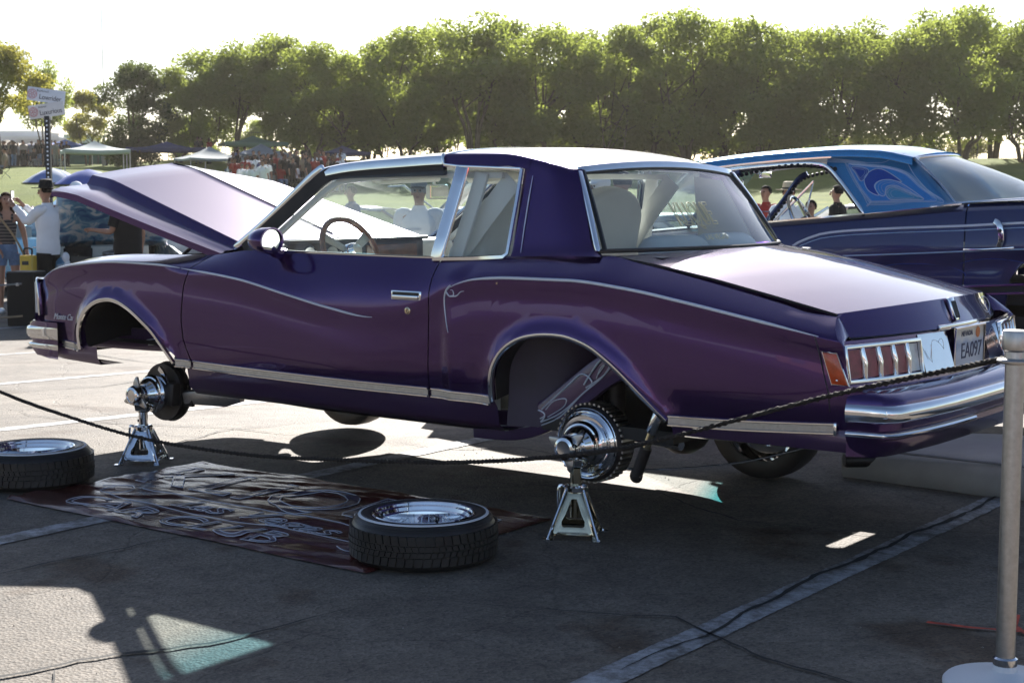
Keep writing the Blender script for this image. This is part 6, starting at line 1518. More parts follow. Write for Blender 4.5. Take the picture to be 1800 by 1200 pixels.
# cowl, wipers, hinges, engine bay
b = MB(); b.grid([[(x - .0 + .07*(1-v*v), v*.76, z) for v in VX2] for x, z in ((2.02, 1.118), (2.10, 1.112), (2.16, 1.105), (2.20, 1.03))]); b.build('cowl', PU, pc, smooth=50)
b = MB(); b.grid([[(x, y, z) for y in (.66, .3, 0, -.3, -.66)] for x, z in ((2.20, 1.06), (2.21, .62))]); b.grid([[(x, y, .60) for y in (.68, 0, -.68)] for x in (2.2, 3.55)])
for s in (1, -1): b.grid([[(x, s*.66, z) for z in (1.05, .90)] for x in zz(2.18, 3.55, 4)])
b.build('engine_bay', M['dark'], pc)
for s in (1, -1):
    b = MB(); b.tube([(2.22, s*.62, 1.08), (2.42, s*.62, 1.10), (2.40, s*.62, 1.20)], .012, 6); b.tube([(2.30, s*.64, 1.06), (2.50, s*.63, 1.12)], .010, 6); b.build('hood_hinge', M['chrome'], pc)
    b = MB(); b.tube(spline([(2.10, s*.30 + .2, 1.122), (2.09, s*.30 - .02, 1.135), (2.05, s*.30 - .30, 1.150)], 4), .007, 6); b.build('wiper', M['black'], pc)
b = MB(); b.box((2.85, 0, .78), (.62, .46, .34)); b.lathe([(0, 0), (.19, 0), (.20, .02), (.20, .06), (.17, .085), (0, .09)], (2.85, 0, .96), (0, 0, 1), 24); b.build('engine_block', M['engine'], pc, bev=.02)
for s in (1, -1):
    b = MB(); b.box((2.85, s*.25, .93), (.55, .14, .08)); b.build('valve_cover', M['chrome'], pc, bev=.02)
b = MB(); b.tube(spline([(2.42, .50, 1.04), (2.50, .52, 1.075), (2.60, .55, 1.06), (2.75, .60, 1.05)], 4), .022, 8); b.build('heater_hose', M['black'], pc)
b = MB(); b.box((2.33, .52, 1.04), (.16, .20, .09)); b.build('brake_booster', M['chrome'], pc, bev=.02)
b = MB(); b.box((2.62, .60, 1.0), (.24, .10, .12)); b.build('battery', M['black'], pc, bev=.008)
b = MB(); b.tube([(2.50, .58, 1.07), (2.62, .50, 1.20)], .009, 6); b.tube([(2.72, .60, 1.05), (2.63, .48, 1.185)], .009, 6); b.build('prop_strut', M['chrome'], pc)
for y in (-.3, 0, .3):
    b = MB(); b.box((3.45, y, .80), (.05, .28, .36)); b.build('radiator_core', M['cast'], pc)

# ---- cabin
WV = M['white_vinyl']
b = MB(); b.box((.85, 0, .43), (2.5, 1.46, .05)); b.build('floor_pan', M['dark'], pc)
b = MB()
b.grid([[(x, -.735, z) for z in (1.12, .9, .47)] for x in (2.0, 1.3, .7, .46)]); b.build('right_inner_trim', WV, pc)
b = MB(); b.grid([[(x, .745, z) for z in (1.10, .9, .47)] for x in (2.0, 1.3, .7, .46)]); b.build('left_inner_trim', WV, pc)
b = MB(); b.box((1.05, -.715, 1.12), (1.5, .05, .10)); b.build('right_door_sill', WV, pc, bev=.015)
b = MB(); b.box((1.38, -.715, 1.06), (.014, .01, .04)); b.build('door_pull', M['chrome'], pc)
def seat(y, nm):
    t_ = MB(); t_.box((1.12, y, .66), (.56, .56, .18)); sc = t_.build(nm, WV, pc, bev=.06, seg=3)
    t_ = MB(); t_.box((.78, y, .95), (.15, .56, .56), Matrix.Rotation(R(-14), 3, 'Y')); t_.build('backrest', WV, sc, bev=.06, seg=3)
    return sc
seat(.37, 'front_seat'); seat(-.37, 'front_seat')
b = MB(); b.box((.26, 0, .68), (.42, .86, .20)); rs = b.build('rear_seat', WV, pc, bev=.06, seg=3)
for y in (.36, -.36):
    G = []
    b = MB(); b.box((-.02, y*.6, .95), (.16, .44, .56), Matrix.Rotation(R(-18), 3, 'Y')); b.build('backrest', WV, rs, bev=.07, seg=3)
for y in (.37, -.37):
    G = MB(); poly = [(.27*math.cos(t)*(1 if abs(math.cos(t)) < .8 else .97), .20 + .16*math.sin(t)) for t in [math.pi*k/14 for k in range(15)]] + [(-.27, -.2), (.27, -.2)]
    G.prism(poly, (.66, y, 1.06), (0, 1, 0), (-.22, 0, 1), (.10, 0, .02)); G.build('headrest', WV, pc, bev=.03, seg=3)
b = MB(); b.grid([[(x, v*.66, z) for v in (-1, -.5, 0, .5, 1)] for x, z in ((.02, 1.15), (-.30, 1.145))]); b.build('parcel_shelf', WV, pc)
# dashboard with instrument wells
b = MB(); b.box((2.00, 0, 1.03), (.20, 1.40, .24)); db = b.build('dashboard', WV, pc, bev=.04, seg=3)
M['dash_face'] = vary(mat('dark_dash_face', (.035, .022, .024), .35), 20, .4)
b = MB(); b.box((1.885, .12, 1.080), (.03, 1.02, .15)); b.build('instrument_panel', M['dash_face'], db, bev=.01)
b = MB(); b.box((1.88, .12, 1.160), (.07, 1.05, .018)); b.build('panel_hood', M['dash_face'], db, bev=.006)
for y in (.48, .32, .16):
    b = MB(); b.lathe([(0, .002), (.045, .002), (.05, .008), (.056, 0)], (1.868, y, 1.085), (-1, 0, 0), 18); b.build('gauge', M['chrome'], db)
b = MB(); b.box((1.868, -.13, 1.08), (.012, .40, .10)); b.build('glove_panel', M['wood'], db, bev=.004)
# steering wheel
Sw = Matrix.Translation((1.66, .40, 1.105)) @ Matrix.Rotation(R(-64), 4, 'Y')
b = MB(); b.tube([Sw @ Vector((.185*math.cos(t), .185*math.sin(t), 0)) for t in [k*math.pi/20 for k in range(40)]], .0155, 9, closed=True); st = b.build('steering_wheel', M['wood'], pc)
for k in range(3):
    a = R(180 + 120*k); d = Vector((math.cos(a), math.sin(a), 0)); e = Vector((-math.sin(a), math.cos(a), 0))
    b = MB(); b.prism([(.03, -.018), (.175, -.026), (.175, .026), (.03, .018)], Sw @ Vector((0, 0, .0)), Sw.to_3x3() @ d, Sw.to_3x3() @ e, Sw.to_3x3() @ Vector((0, 0, .006))); b.build('spoke', M['steel'], st, bev=.002)
b = MB(); b.lathe([(0, .05), (.03, .048), (.042, .03), (.05, 0), (.045, -.02)], Sw @ Vector((0, 0, 0)), Sw.to_3x3() @ Vector((0, 0, 1)), 20); b.build('horn_button', M['chrome'], st)
b = MB(); b.tube([Sw @ Vector((0, 0, -.01)), Sw @ Vector((0, 0, -.36))], .035, 10); b.build('steering_column', WV, st)
# visors, mirror, belts
for y in (.36, -.36):
    b = MB(); b.prism([(-.25, -.045), (.20, -.075), (.25, -.05), (.25, .05), (-.25, .055)], (1.37, y, 1.475), (0, 1, 0), (.80, 0, .50), (-.014, 0, .018)); b.build('sun_visor', WV, pc, bev=.006)
b = MB(); b.box((1.44, 0, 1.405), (.03, .30, .075), Matrix.Rotation(R(22), 3, 'Z')); mr = b.build('rear_view_mirror', WV, pc, bev=.014)
b = MB(); b.box((1.424, .006, 1.405), (.004, .27, .058), Matrix.Rotation(R(22), 3, 'Z')); b.build('mirror_face', M['mirror'], mr); b = MB(); b.tube([(1.45, 0, 1.43), (1.49, 0, 1.50)], .009, 6); b.build('mirror_arm', M['chrome'], mr)
for s in (1, -1):
    b = MB(); b.sweep([(.46, s*.655, 1.46), (.60, s*.67, 1.30), (.74, s*.69, 1.13), (.80, s*.69, .95)], [(-.004, -.05), (-.004, .05), (.004, .05), (.004, -.05)], (0, s, 0)); b.build('belt_cover', WV, pc, bev=.003)
b = MB(); b.tube(spline([(.20, .60, 1.21), (.22, .56, 1.235), (.22, .46, 1.235), (.20, .42, 1.21)], 4), .010, 6); b.build('seat_grip', M['chrome'], pc)

# ---- underbody: wheel wells, frame, axles, suspension
b = MB()
def well(A, xo, yi, zt_):
    G = []
    for x, z in A: G.append([(x, body_y(x, z + .004) - .04, z + .004), (x, .62, z + .05), (x, yi, z + .05)])
    b.grid(G)
    poly = [(x, z + .05) for x, z in A]; n = len(poly); b.add([(x, yi, z) for x, z in poly], [tuple(range(n))])
well(AFs, 2.8, .48, .86); b.both('wheel_well', M['dark'], pc, smooth=60); b = MB(); well(ARs, 0, .46, .84); b.both('wheel_well', M['dark'], pc, smooth=60)
b = MB(); b.grid([[(x, y, z) for y in (.80, .4, 0, -.4, -.80)] for x, z in ((2.38, .41), (1.5, .385), (.6, .385), (.36, .40))]); b.grid([[(x, y, .47) for y in (.80, 0, -.80)] for x in (-.45, -1.30)]); b.build('underbody', M['dark'], pc)
# tub wall curving in from the front of the rear wheel opening
b = MB(); b.grid([[(x, y - .02*math.sin(3.1*t), .875 - .46*t + .02*k) for k, t in [(0, t_) for t_ in zz(0, 1, 6)]] for x, y in ((.385, .80), (.33, .775), (.25, .735), (.16, .665), (.08, .585), (.03, .50), (.02, .46))]); b.both('inner_wheel_tub', M['tub'], pc, smooth=60)
for s in (1, -1):
    # frame rail kicking up over the rear axle
    rail = spline([(.62, s*.70, .405), (.40, s*.70, .415), (.24, s*.69, .47), (.10, s*.68, .57), (-.04, s*.67, .675), (-.18, s*.66, .735), (-.34, s*.66, .73), (-.52, s*.66, .67), (-.80, s*.66, .60), (-1.22, s*.66, .56)], 5)
    b = MB(); b.sweep(rail, [(-.072, -.04), (-.072, .04), (.060, .04), (.060, -.04)], (-.2, 0, 1)); rl = b.build('frame_rail', M['purple_frame'], pc, bev=.008)
    if s == 1:
        yf = .745
        def curl(P, r=.0036): 
            b.tube([Vector((p.x, float(np.interp(p.x, [-.34, .62], [.704, .744])) + .002, p.y)) for p in spline([(x, z, 0) for x, z in P], 5)], r, 5)
        b = MB()
        for dz in (0, .014):
            curl([(.50, .385 + dz), (.36, .40 + dz), (.26, .435 + dz), (.235, .47), (.27, .485), (.31, .46), (.30, .43)]); curl([(.27, .415 + dz), (.16, .465 + dz), (.06, .56), (.0, .62), (.05, .655), (.12, .60), (.21, .525), (.25, .49)])
            curl([(.03, .585 + dz), (-.06, .66), (-.10, .735 - dz), (-.05, .725), (.0, .67), (.04, .61)]); curl([(-.10, .68 + dz), (-.14, .755 - dz), (-.26, .775 - dz), (-.34, .74), (-.24, .70), (-.13, .69)])
        curl([(.22, .46), (.14, .51), (.13, .545), (.19, .53), (.23, .49)], .0025); curl([(-.02, .64), (-.04, .685), (-.06, .70), (-.03, .66)], .0025); curl([(-.16, .72), (-.22, .745), (-.29, .74)], .0025); curl([(-.16, .71), (-.23, .725), (-.30, .73)], .002)
        b.build('frame_pinstriping', M['silver_line'], rl)
    # front rail
    rail = spline([(2.30, s*.66, .42), (2.45, s*.62, .50), (2.60, s*.52, .575), (2.85, s*.48, .60), (3.10, s*.50, .60), (3.50, s*.55, .60)], 5)
    b = MB(); b.sweep(rail, [(-.06, -.04), (-.06, .04), (.06, .04), (.06, -.04)], (0, 0, 1)); rl = b.build('frame_rail', M['purple_frame'], pc, bev=.008)
    if s == 1:
        b = MB()
        for P in ([(2.92, .625), (2.80, .625), (2.765, .59), (2.80, .55), (2.90, .555), (2.92, .625)], [(2.70, .60), (2.68, .58), (2.70, .56)], [(2.60, .62), (2.50, .615), (2.46, .56), (2.58, .55), (2.62, .58), (2.60, .62)], [(2.57, .60), (2.51, .585), (2.53, .565), (2.57, .57)], [(3.06, .60), (2.98, .61), (2.95, .59), (3.05, .575)]):
            b.tube([Vector((p.x, float(np.interp(p.x, [2.45, 2.6, 2.85, 3.1], [.665, .565, .525, .545])), p.y)) for p in spline([(x, z, 0) for x, z in P], 4)], .0035, 5)
        b.build('frame_pinstriping', M['silver_line'], rl)
b = MB(); b.tube([(0, .62, .372), (0, -.70, .32)], .042, 10); b.ball((0, -.02, .35), (.13, .14, .13), 14, 8); b.build('rear_axle', M['cast'], pc)
b = MB(); b.tube([(2.75, .40, .42), (2.75, -.40, .40)], .05, 8); b.build('cross_member', M['cast'], pc)
for s in (1, -1): 
    b = MB(); b.tube([(-.30, s*.50, .36), (1.0, s*.35, .40)], .022, 8); b.build('trailing_arm', M['chrome'], pc)
    b = MB(); b.tube([(.02, s*.52, .40), (.02, s*.52, .72)], .05, 10); b.build('lift_cylinder', M['cast'], pc)
# rear hub: finned brake drum, bright disc, ribbed adaptor, knock-off cap
def hub(x, y, z, drum):
    ax = (0, 1, 0)
    if drum:
        b = MB(); b.lathe([(.10, -.115), (.150, -.115), (.160, -.10), (.160, .0), (.150, .012), (.0, .012)], (x, y - .06, z), ax, 44); dr = b.build('brake_drum', M['cast'], pc)
        b = MB()
        for k in range(44):
            a = 2*math.pi*k/44; b.box((x + .163*math.cos(a), y - .105, z + .163*math.sin(a)), (.010, .085, .010), Matrix.Rotation(-a, 3, 'Y'))
        b.build('drum_fins', M['steel'], dr, kind='stuff')
        b = MB(); b.lathe([(.150, -.012), (.148, .006), (.136, .012), (.132, .004), (.122, .010), (.118, .022), (.10, .022), (.0, .02)], (x, y - .05, z), ax, 44); b.build('drum_face', M['chrome'], dr)
        b = MB(); b.tube([(x + .143*math.cos(t), y - .04, z + .143*math.sin(t)) for t in [k*math.pi/22 for k in range(44)]], .004, 5, closed=True); b.build('drum_rim', M['chrome'], dr)
    else:
        b = MB(); b.lathe([(.07, -.02), (.150, -.02), (.152, -.014), (.152, .0), (.150, .006), (.07, .006)], (x, y - .09, z), ax, 44); dr = b.build('brake_rotor', M['cast'], pc)
        b = MB(); b.lathe([(.06, -.05), (.155, -.045), (.16, -.03)], (x, y - .10, z), ax, 40); b.build('splash_shield', M['black'], dr)
        b = MB(); b.sweep([(x - .095 - .02*math.sin(q), y - .085, z - .06 + .12*q) for q in (0, .33, .66, 1)], [(-.03, -.05), (-.03, .05), (.03, .05), (.03, -.05)], (-1, 0, .2)); b.build('brake_caliper', M['cast'], dr, bev=.012)
        b = MB(); b.sweep(spline([(x - .01, y - .055, z + .13), (x - .05, y - .05, z + .10), (x - .085, y - .05, z + .03), (x - .09, y - .055, z + .0)], 4), [(-.006, -.012), (-.006, .012), (.006, .012), (.006, -.012)], ax); b.build('caliper_spring', M['chrome'], dr)
    b = MB(); b.lathe([(.095, -.03), (.100, -.022), (.100, .0), (.093, .008), (.090, .014), (.083, .016), (.080, .030), (.074, .036), (.060, .058), (.056, .062), (.050, .062), (.050, .085), (.0, .085)], (x, y - .01, z), ax, 40); ad = b.build('wheel_adaptor', M['chrome'], dr)
    b = MB()
    for k in range(20):
        a = 2*math.pi*k/20; b.add([(x + r*math.cos(a + e), y + h, z + r*math.sin(a + e)) for r, h, e in ((.077, .030, -.05), (.062, .052, -.05), (.062, .052, .05), (.077, .030, .05))], [(0, 1, 2, 3)])
    b.build('adaptor_fins', M['brass'], ad, kind='stuff')
    b = MB(); b.lathe([(.050, .0), (.054, .01), (.054, .03), (.046, .048), (.034, .052), (.032, .048), (.0, .047)], (x, y + .075, z), ax, 30); kn = b.build('knock_off', M['chrome'], ad)
    for k in range(3):
        a = R(20 + 120*k + (0 if drum else 75)); d = Vector((math.cos(a), 0, math.sin(a))); e = Vector((-math.sin(a), 0, math.cos(a)))
        b = MB(); b.prism([(.035, -.026), (.075, -.018), (.098, -.004), (.100, .008), (.06, .022), (.035, .026)], Vector((x, y + .085, z)), d, e, (0, .014, 0)); b.build('spinner_wing', M['steel'], kn, bev=.004)
    return dr
hub(0.0, .80, .372, True); hub(2.755, .775, .356, False)
# shock absorber beside the rear drum
T0, T1 = Vector((-.272, .80, .275)), Vector((-.380, .80, .556))
b = MB(); b.tube([T0, T0.lerp(T1, .42)], .024, 12); b.ball(T0, (.03, .02, .03), 10, 6); sh = b.build('shock_absorber', M['cast'], pc)
b = MB(); b.tube([T0.lerp(T1, .42), T0.lerp(T1, .68)], .017, 10); b.build('shock_rod', M['brass'], sh)
b = MB(); b.lathe([(.019, 0), (.024, .01), (.022, .09), (.014, .115), (.0, .118)], T0.lerp(T1, .64), T1 - T0, 14); b.build('shock_cover', M['chrome'], sh)
b = MB(); b.tube(spline([(-.06, .66, .27), (-.22, .58, .262), (-.5, .34, .29), (-.85, .10, .40)], 4), .0045, 6); b.build('brake_line', M['chrome'], pc)
# front suspension: lower arm, spring stack, upright
b = MB(); b.prism([(0, -.03), (.30, -.045), (.42, -.02), (.42, .03), (.28, .05), (0, .03)], (2.62, .64, .335), (-.86, -.16, .05), (0, .2, 1), (-.02, .05, 0)); b.build('lower_arm', M['steel'], pc, bev=.006)
b = MB(); b.box((2.59, .668, .335), (.10, .02, .085)); b.build('arm_plate', M['cast'], pc, bev=.005)
b = MB(); b.tube([(2.56, .682, .352), (2.56, .684, .352)], .008, 6); b.tube([(2.61, .682, .318), (2.61, .684, .318)], .008, 6); b.build('arm_bolt', M['chrome'], pc)
b = MB(); b.tube([(2.55 + .055*math.cos(t), .60 + .055*math.sin(t), .36 + .0042*t*1.5) for t in [k*math.pi/6 for k in range(48)]], .014, 6); b.build('coil_spring', M['black'], pc)
b = MB(); b.tube([(2.755, .62, .36), (2.73, .58, .55)], [.05, .03], 8); b.tube([(2.73, .58, .55), (2.75, .45, .60)], .025, 8); b.build('steering_knuckle', M['cast'], pc)
b = MB(); b.tube([(2.40, .62, .545), (2.52, .66, .54), (2.56, .68, .58)], .012, 6); b.tube([(2.44, .66, .52), (2.60, .66, .535)], .009, 6); b.build('brake_pipe', M['chrome'], pc)
b = MB(); b.prism([(0, -.02), (.46, -.03), (.46, .02), (0, .02)], (2.45, .60, .46), (-.98, 0, -.1), (0, 0, 1), (0, .03, 0)); b.build('radius_rod', M['chrome'], pc, bev=.004)
# right-hand wheels stay on and carry that side
for x in (2.77, -.02):
    w = MB(); w.lathe([(.20, -.075), (.25, -.083), (.283, -.072), (.290, -.03), (.290, .03), (.283, .072), (.25, .083), (.20, .075)], (x, -.78, .290), (0, -1, 0), 40, closed=True); wo = w.build('wheel', M['tyre'], pc)
    w = MB(); w.lathe([(.205, .078), (.195, .06), (.185, .02), (.08, -.02), (.045, .03), (0, .035)], (x, -.78, .290), (0, -1, 0), 32); w.lathe([(.205, -.078), (.19, -.05), (.17, .0), (.0, .0)], (x, -.78, .290), (0, -1, 0), 32); w.build('rim', M['chrome'], wo)
# exhaust tip and tank low at the tail
b = MB(); b.box((-.85, -.1, .52), (.5, .8, .12)); b.build('fuel_tank', M['cast'], pc, bev=.03)
b = MB(); b.tube(spline([(.3, -.5, .36), (-.4, -.55, .34), (-.8, -.58, .36), (-1.05, -.6, .38)], 4), .03, 10); b.build('exhaust_pipe', M['cast'], pc)
# ------------------------------------------------------------------ loose wheels lying on the asphalt
def ground_wheel(x, y, label, rot):
    t = thing('loose_wheel', label, 'wheel', (x, y, 0), rot, 'wheels taken off and laid flat')
    b = MB(); b.lathe([(.198, .168), (.206, .176), (.225, .181), (.245, .178), (.262, .166), (.272, .150), (.2785, .140), (.280, .125), (.282, .087), (.280, .048), (.2785, .034), (.272, .024), (.262, .010), (.245, .002), (.225, .0), (.206, .004), (.198, .014), (.186, .05), (.186, .13)], (0, 0, 0), (0, 0, 1), 64, closed=True); ty = b.build('tyre', M['tyre'], t, smooth=50)
    b = MB(); b.lathe([(.2415, .1792), (.243, .1806), (.252, .1780), (.2530, .1755)], (0, 0, 0), (0, 0, 1), 64); b.build('white_band', M['white_line'], ty)
    b = MB()   # tread: four rows of blocks round the band
    for row, (z0, z1, n) in enumerate(((.030, .062, 54), (.066, .084, 72), (.089, .107, 72), (.111, .144, 54))):
        for k in range(n):
            a0 = 2*math.pi*(k + .06 + .5*(row % 2))/n; a1 = 2*math.pi*(k + .90 + .5*(row % 2))/n; sk = .02*(1 if row < 2 else -1)
            V = []
            for r in (.278, .2895 if row in (1, 2) else .2875):
                for z, q in ((z0, 0), (z1, sk)):
                    for a in (a0, a1): V.append((r*math.cos(a + q), r*math.sin(a + q), z))
            b.add(V, [(4, 5, 7, 6), (0, 1, 5, 4), (2, 6, 7, 3), (0, 4, 6, 2), (1, 3, 7, 5)])
    b.build('tread_blocks', M['tyre'], ty, smooth=0, kind='stuff')
    b = MB()   # fine ribs moulded in the sidewall
    for r, z in ((.236, .1805), (.262, .1675), (.268, .1595)): b.tube([(r*math.cos(a), r*math.sin(a), z) for a in [k*math.pi/32 for k in range(64)]], .0012, 4, closed=True)
    b.build('sidewall_ribs', M['tyre'], ty)
    b = MB(); b.lathe([(.1985, .170), (.2005, .176), (.1965, .179), (.1905, .176), (.188, .168), (.178, .163), (.174, .150), (.165, .145), (.160, .120), (.158, .075), (.150, .060), (.135, .050), (.10, .055), (.06, .075), (.035, .078), (.034, .06), (0, .06)], (0, 0, 0), (0, 0, 1), 64); rm = b.build('rim', M['chrome'], t, smooth=40)
    b = MB()
    for k in range(36):
        a = 2*math.pi*k/36; a2 = a + (.22 if k % 2 else -.22); z = .125 if k % 3 else .095
        b.tube([(.158*math.cos(a), .158*math.sin(a), z), (.050*math.cos(a2), .050*math.sin(a2), .080)], .0022, 4)
    b.build('spokes', M['chrome'], rm, kind='stuff')
    b = MB(); b.tube([(.170, .0, .150), (.166, .004, .172)], .004, 6); b.build('valve_stem', M['black'], rm)
    return t
ground_wheel(.255, 1.495, 'low-profile wheel with thin white band lying flat on the banner in front of the door', .4)
ground_wheel(2.74, 1.51, 'matching wheel lying flat at the left edge beyond the banner corner', 1.9)

# ------------------------------------------------------------------ club banner on the ground
M['banner'] = None
def banner_mat():
    m = mat('maroon_vinyl', (.065, .015, .014), .20, 0, .0, .55); n, l, b = nodes(m); tc = N(m, 'ShaderNodeTexCoord')
    q = N(m, 'ShaderNodeTexNoise', Scale=5.0, Detail=6.0); l.new(tc.outputs['Object'], q.inputs['Vector'])
    r = ramp(m, [(.3, (.045, .011, .010)), (.7, (.085, .019, .016))]); l.new(q.outputs['Fac'], r.inputs[0]); l.new(r.outputs[0], b.inputs['Base Color'])
    mr = N(m, 'ShaderNodeMapRange'); mr.inputs['To Min'].default_value = .12; mr.inputs['To Max'].default_value = .30; l.new(q.outputs['Fac'], mr.inputs[0]); l.new(mr.outputs[0], b.inputs['Roughness'])
    # creases run across the sheet
    mp = N(m, 'ShaderNodeMapping'); mp.inputs['Scale'].default_value = (3.0, 14.0, 1); mp.inputs['Rotation'].default_value = (0, 0, .35); l.new(tc.outputs['Object'], mp.inputs[0])
    w = N(m, 'ShaderNodeTexNoise', Scale=1.6, Detail=3.0, Distortion=.6); l.new(mp.outputs[0], w.inputs['Vector'])
    bp_ = N(m, 'ShaderNodeBump', Strength=.22, Distance=.02); l.new(w.outputs['Fac'], bp_.inputs['Height']); l.new(bp_.outputs[0], b.inputs['Normal']); return m
M['banner'] = banner_mat(); M['banner_print'] = mat('banner_slate_print', (.075, .060, .085), .22); M['banner_line'] = mat('banner_silver_line', (.52, .54, .62), .3, .3)
bn = thing('club_banner', 'wrinkled maroon vinyl car club banner with silver outlined lettering spread on the ground', 'banner', (1.37, 1.24, 0), R(180))
BL, BW_ = 2.25, 1.18
def bnz(x, y):
    q = Vector((x*1.1 + y*.9, y*5.5 - x*1.8, 0)); f = abs(noise.noise(q))
    return .009 + .020*max(0, .30 - f)/.30*(.4 + .6*noise.noise(Vector((x*1.4, y*1.4, 4)))**2*4) + .005*noise.noise(Vector((x*7, y*9, 2)))
def bnp(u, v):
    x = (u - .5)*BL; y = (v - .5)*BW_
    return (x + .02*noise.noise(Vector((v*3, 0, 1))), y + .015*noise.noise(Vector((u*4, 0, 7))), bnz(x, y) if 0 < u < 1 and 0 < v < 1 else .006)
b = MB(); b.grid([[bnp(i/150, j/80) for j in range(81)] for i in range(151)]); b.build('sheet', M['banner'], bn, smooth=80, merge=0)
b = MB()
for x in (-1.06, -.53, 0, .53, 1.06):
    for y in (-.55, .55): b.lathe([(.006, 0), (.013, 0), (.014, .003), (.006, .003)], (x, y, .008), (0, 0, 1), 12)
b.build('eyelets', M['steel'], bn)
def banner_text(body, size, x, y, sx, name, shear=0, line=.0032, rot=0.0):
    F = Matrix.Translation((x, y, .0)) @ Matrix.Rotation(rot, 4, 'Z')
    f = text_obj(name, body, size, F, M['banner_print'], bn, extrude=0, sx=sx, shear=shear)
    o = text_obj('letter_outline', body, size, F, M['banner_line'], f, outline=line, sx=sx, shear=shear)
    bm = bmesh.new(); bm.from_mesh(f.data)
    for _ in range(6):
        ed = [e for e in bm.edges if e.calc_length() > .035]
        if not ed: break
        bmesh.ops.subdivide_edges(bm, edges=ed, cuts=1); bmesh.ops.triangulate(bm, faces=bm.faces)
    bm.to_mesh(f.data); bm.free(); f.data.shade_smooth()
    for q, dz in ((f, .003), (o, .0035)):
        for v in q.data.vertices: v.co.z = v.co.z*.6 + bnz(v.co.x, v.co.y) + dz
banner_text('KLIQUE', .56, .0, .19, 1.05, 'big_lettering', line=.0030)
banner_text('CAR CLUB', .24, -.18, -.44, 1.2, 'small_lettering', shear=.1, line=.0028)
banner_text('Las Vegas', .20, .10, -.20, 1.25, 'ribbon_lettering', shear=.3, line=.0024, rot=.0)
b = MB()
def bl(P):
    b.tube([(p.x, p.y, bnz(p.x, p.y) + .0035) for p in spline([(x, y, 0) for x, y in P], 8)], .0022, 5)
bl([(-.98, -.16), (-.88, -.09), (-.78, -.14), (-.82, -.24), (-.92, -.22), (-.90, -.15)]); bl([(-.78, -.28), (-.3, -.31), (.3, -.31), (.72, -.29), (.86, -.33), (.84, -.39), (.76, -.37)])
bl([(-.76, -.10), (-.3, -.075), (.3, -.075), (.8, -.10), (.96, -.06), (1.03, -.12), (.98, -.18), (.92, -.15)])
b.build('ribbon_outline', M['banner_line'], bn)

# ------------------------------------------------------------------ jack stands
def jack_stand(x, y, top, rz, label, brass):
    t = thing('jack_stand', label, 'jack stand', (x, y, 0), rz, 'chrome jack stands')
    H = top - .115; a0, a1 = .103, .034; m = M['brass'] if brass else M['chrome']
    for k in range(4):
        ca, sa = math.cos(k*math.pi/2), math.sin(k*math.pi/2)
        def Q(s, z, off=0):
            w = a0 + (a1 - a0)*z/H; return (ca*(w + off) - sa*s, sa*(w + off) + ca*s, z)
        wd = lambda z: a0 + (a1 - a0)*z/H
        out = [(-wd(0), 0), (-wd(0)*.80, 0), (-wd(0)*.72, .022), (wd(0)*.72, .022), (wd(0)*.80, 0), (wd(0), 0), (a1, H), (-a1, H)]
        hole = [(-wd(.05)*.55, .055), (wd(.05)*.55, .055), (wd(.06)*.58, .070), (.018, H*.80), (.008, H*.83), (-.008, H*.83), (-.018, H*.80), (-wd(.06)*.58, .070)]
        b = MB()
        # face as a ring of quads between outline and window
        oo = [(-wd(0), 0), (-wd(0)*.80, 0), (-wd(0)*.72, .022), (wd(0)*.72, .022), (wd(0)*.80, 0), (wd(0), 0), (wd(H*.5), H*.5), (a1, H), (-a1, H), (-wd(H*.5), H*.5)]
        hh = [(-wd(.06)*.58, .075), (-wd(.05)*.55, .058), (-wd(.05)*.45, .052), (wd(.05)*.45, .052), (wd(.05)*.55, .058), (wd(.06)*.58, .075), (wd(H*.5)*.50, H*.5), (.010, H*.82), (-.010, H*.82), (-wd(H*.5)*.50, H*.5)]
        G = []
        for (s0, z0), (s1, z1) in zip(oo, hh): G.append([Q(s0, z0), Q(s0*.5 + s1*.5, z0*.5 + z1*.5, .002), Q(s1, z1, .001), Q(s1, z1, -.010)])
        b.grid(G, cu=True)
        if k % 2 == 0: leg_y = 0
        o = b.build('leg_frame', m, t, smooth=30); so_ = o.modifiers.new('t', 'SOLIDIFY'); so_.thickness = .004
        b = MB(); b.tube([Q(-wd(0)*1.0, .0, .002), Q(-a1, H, .002)], .006, 6); b.build('rolled_edge', M['chrome'], o)
        b = MB(); c = Q(wd(0)*.94, .003, .006); b.box(c, (.035, .035, .006), Matrix.Rotation(k*math.pi/2, 3, 'Z')); b.build('foot', M['chrome'], o)
    b = MB(); b.lathe([(.044, H - .012), (.050, H - .008), (.050, H + .010), (.040, H + .018), (.030, H + .018)], (0, 0, 0), (0, 0, 1), 24); b.build('collar', M['chrome'], t)
    b = MB(); b.tube([(0, 0, H*.4), (0, 0, top - .03)], .024, 16); col = b.build('ratchet_column', m, t)
    b = MB()
    for k in range(5): b.box((.022, 0, H*.6 + k*.028), (.012, .020, .012))
    b.build('ratchet_teeth', M['cast'], col)
    b = MB(); b.sweep([(0, -.048, top + .012), (0, -.036, top - .014), (0, 0, top - .026), (0, .036, top - .014), (0, .048, top + .012)], [(-.007, -.030), (-.007, .030), (.007, .030), (.007, -.030)], (0, .001, 1)); b.build('saddle', M['chrome'], t, bev=.003)
    b = MB(); b.tube(spline([(.03, .0, H - .01), (.062, .02, H + .015), (.068, .02, H - .05), (.060, .02, H - .085)], 4), .0065, 7); b.build('release_lever', M['chrome'], t)
jack_stand(0.0, .835, .312, R(28), 'shiny jack stand under the rear brake drum with its near frame lit blue', True)
jack_stand(2.755, .825, .296, R(34), 'shiny jack stand under the front spinner at the edge of the banner', False)

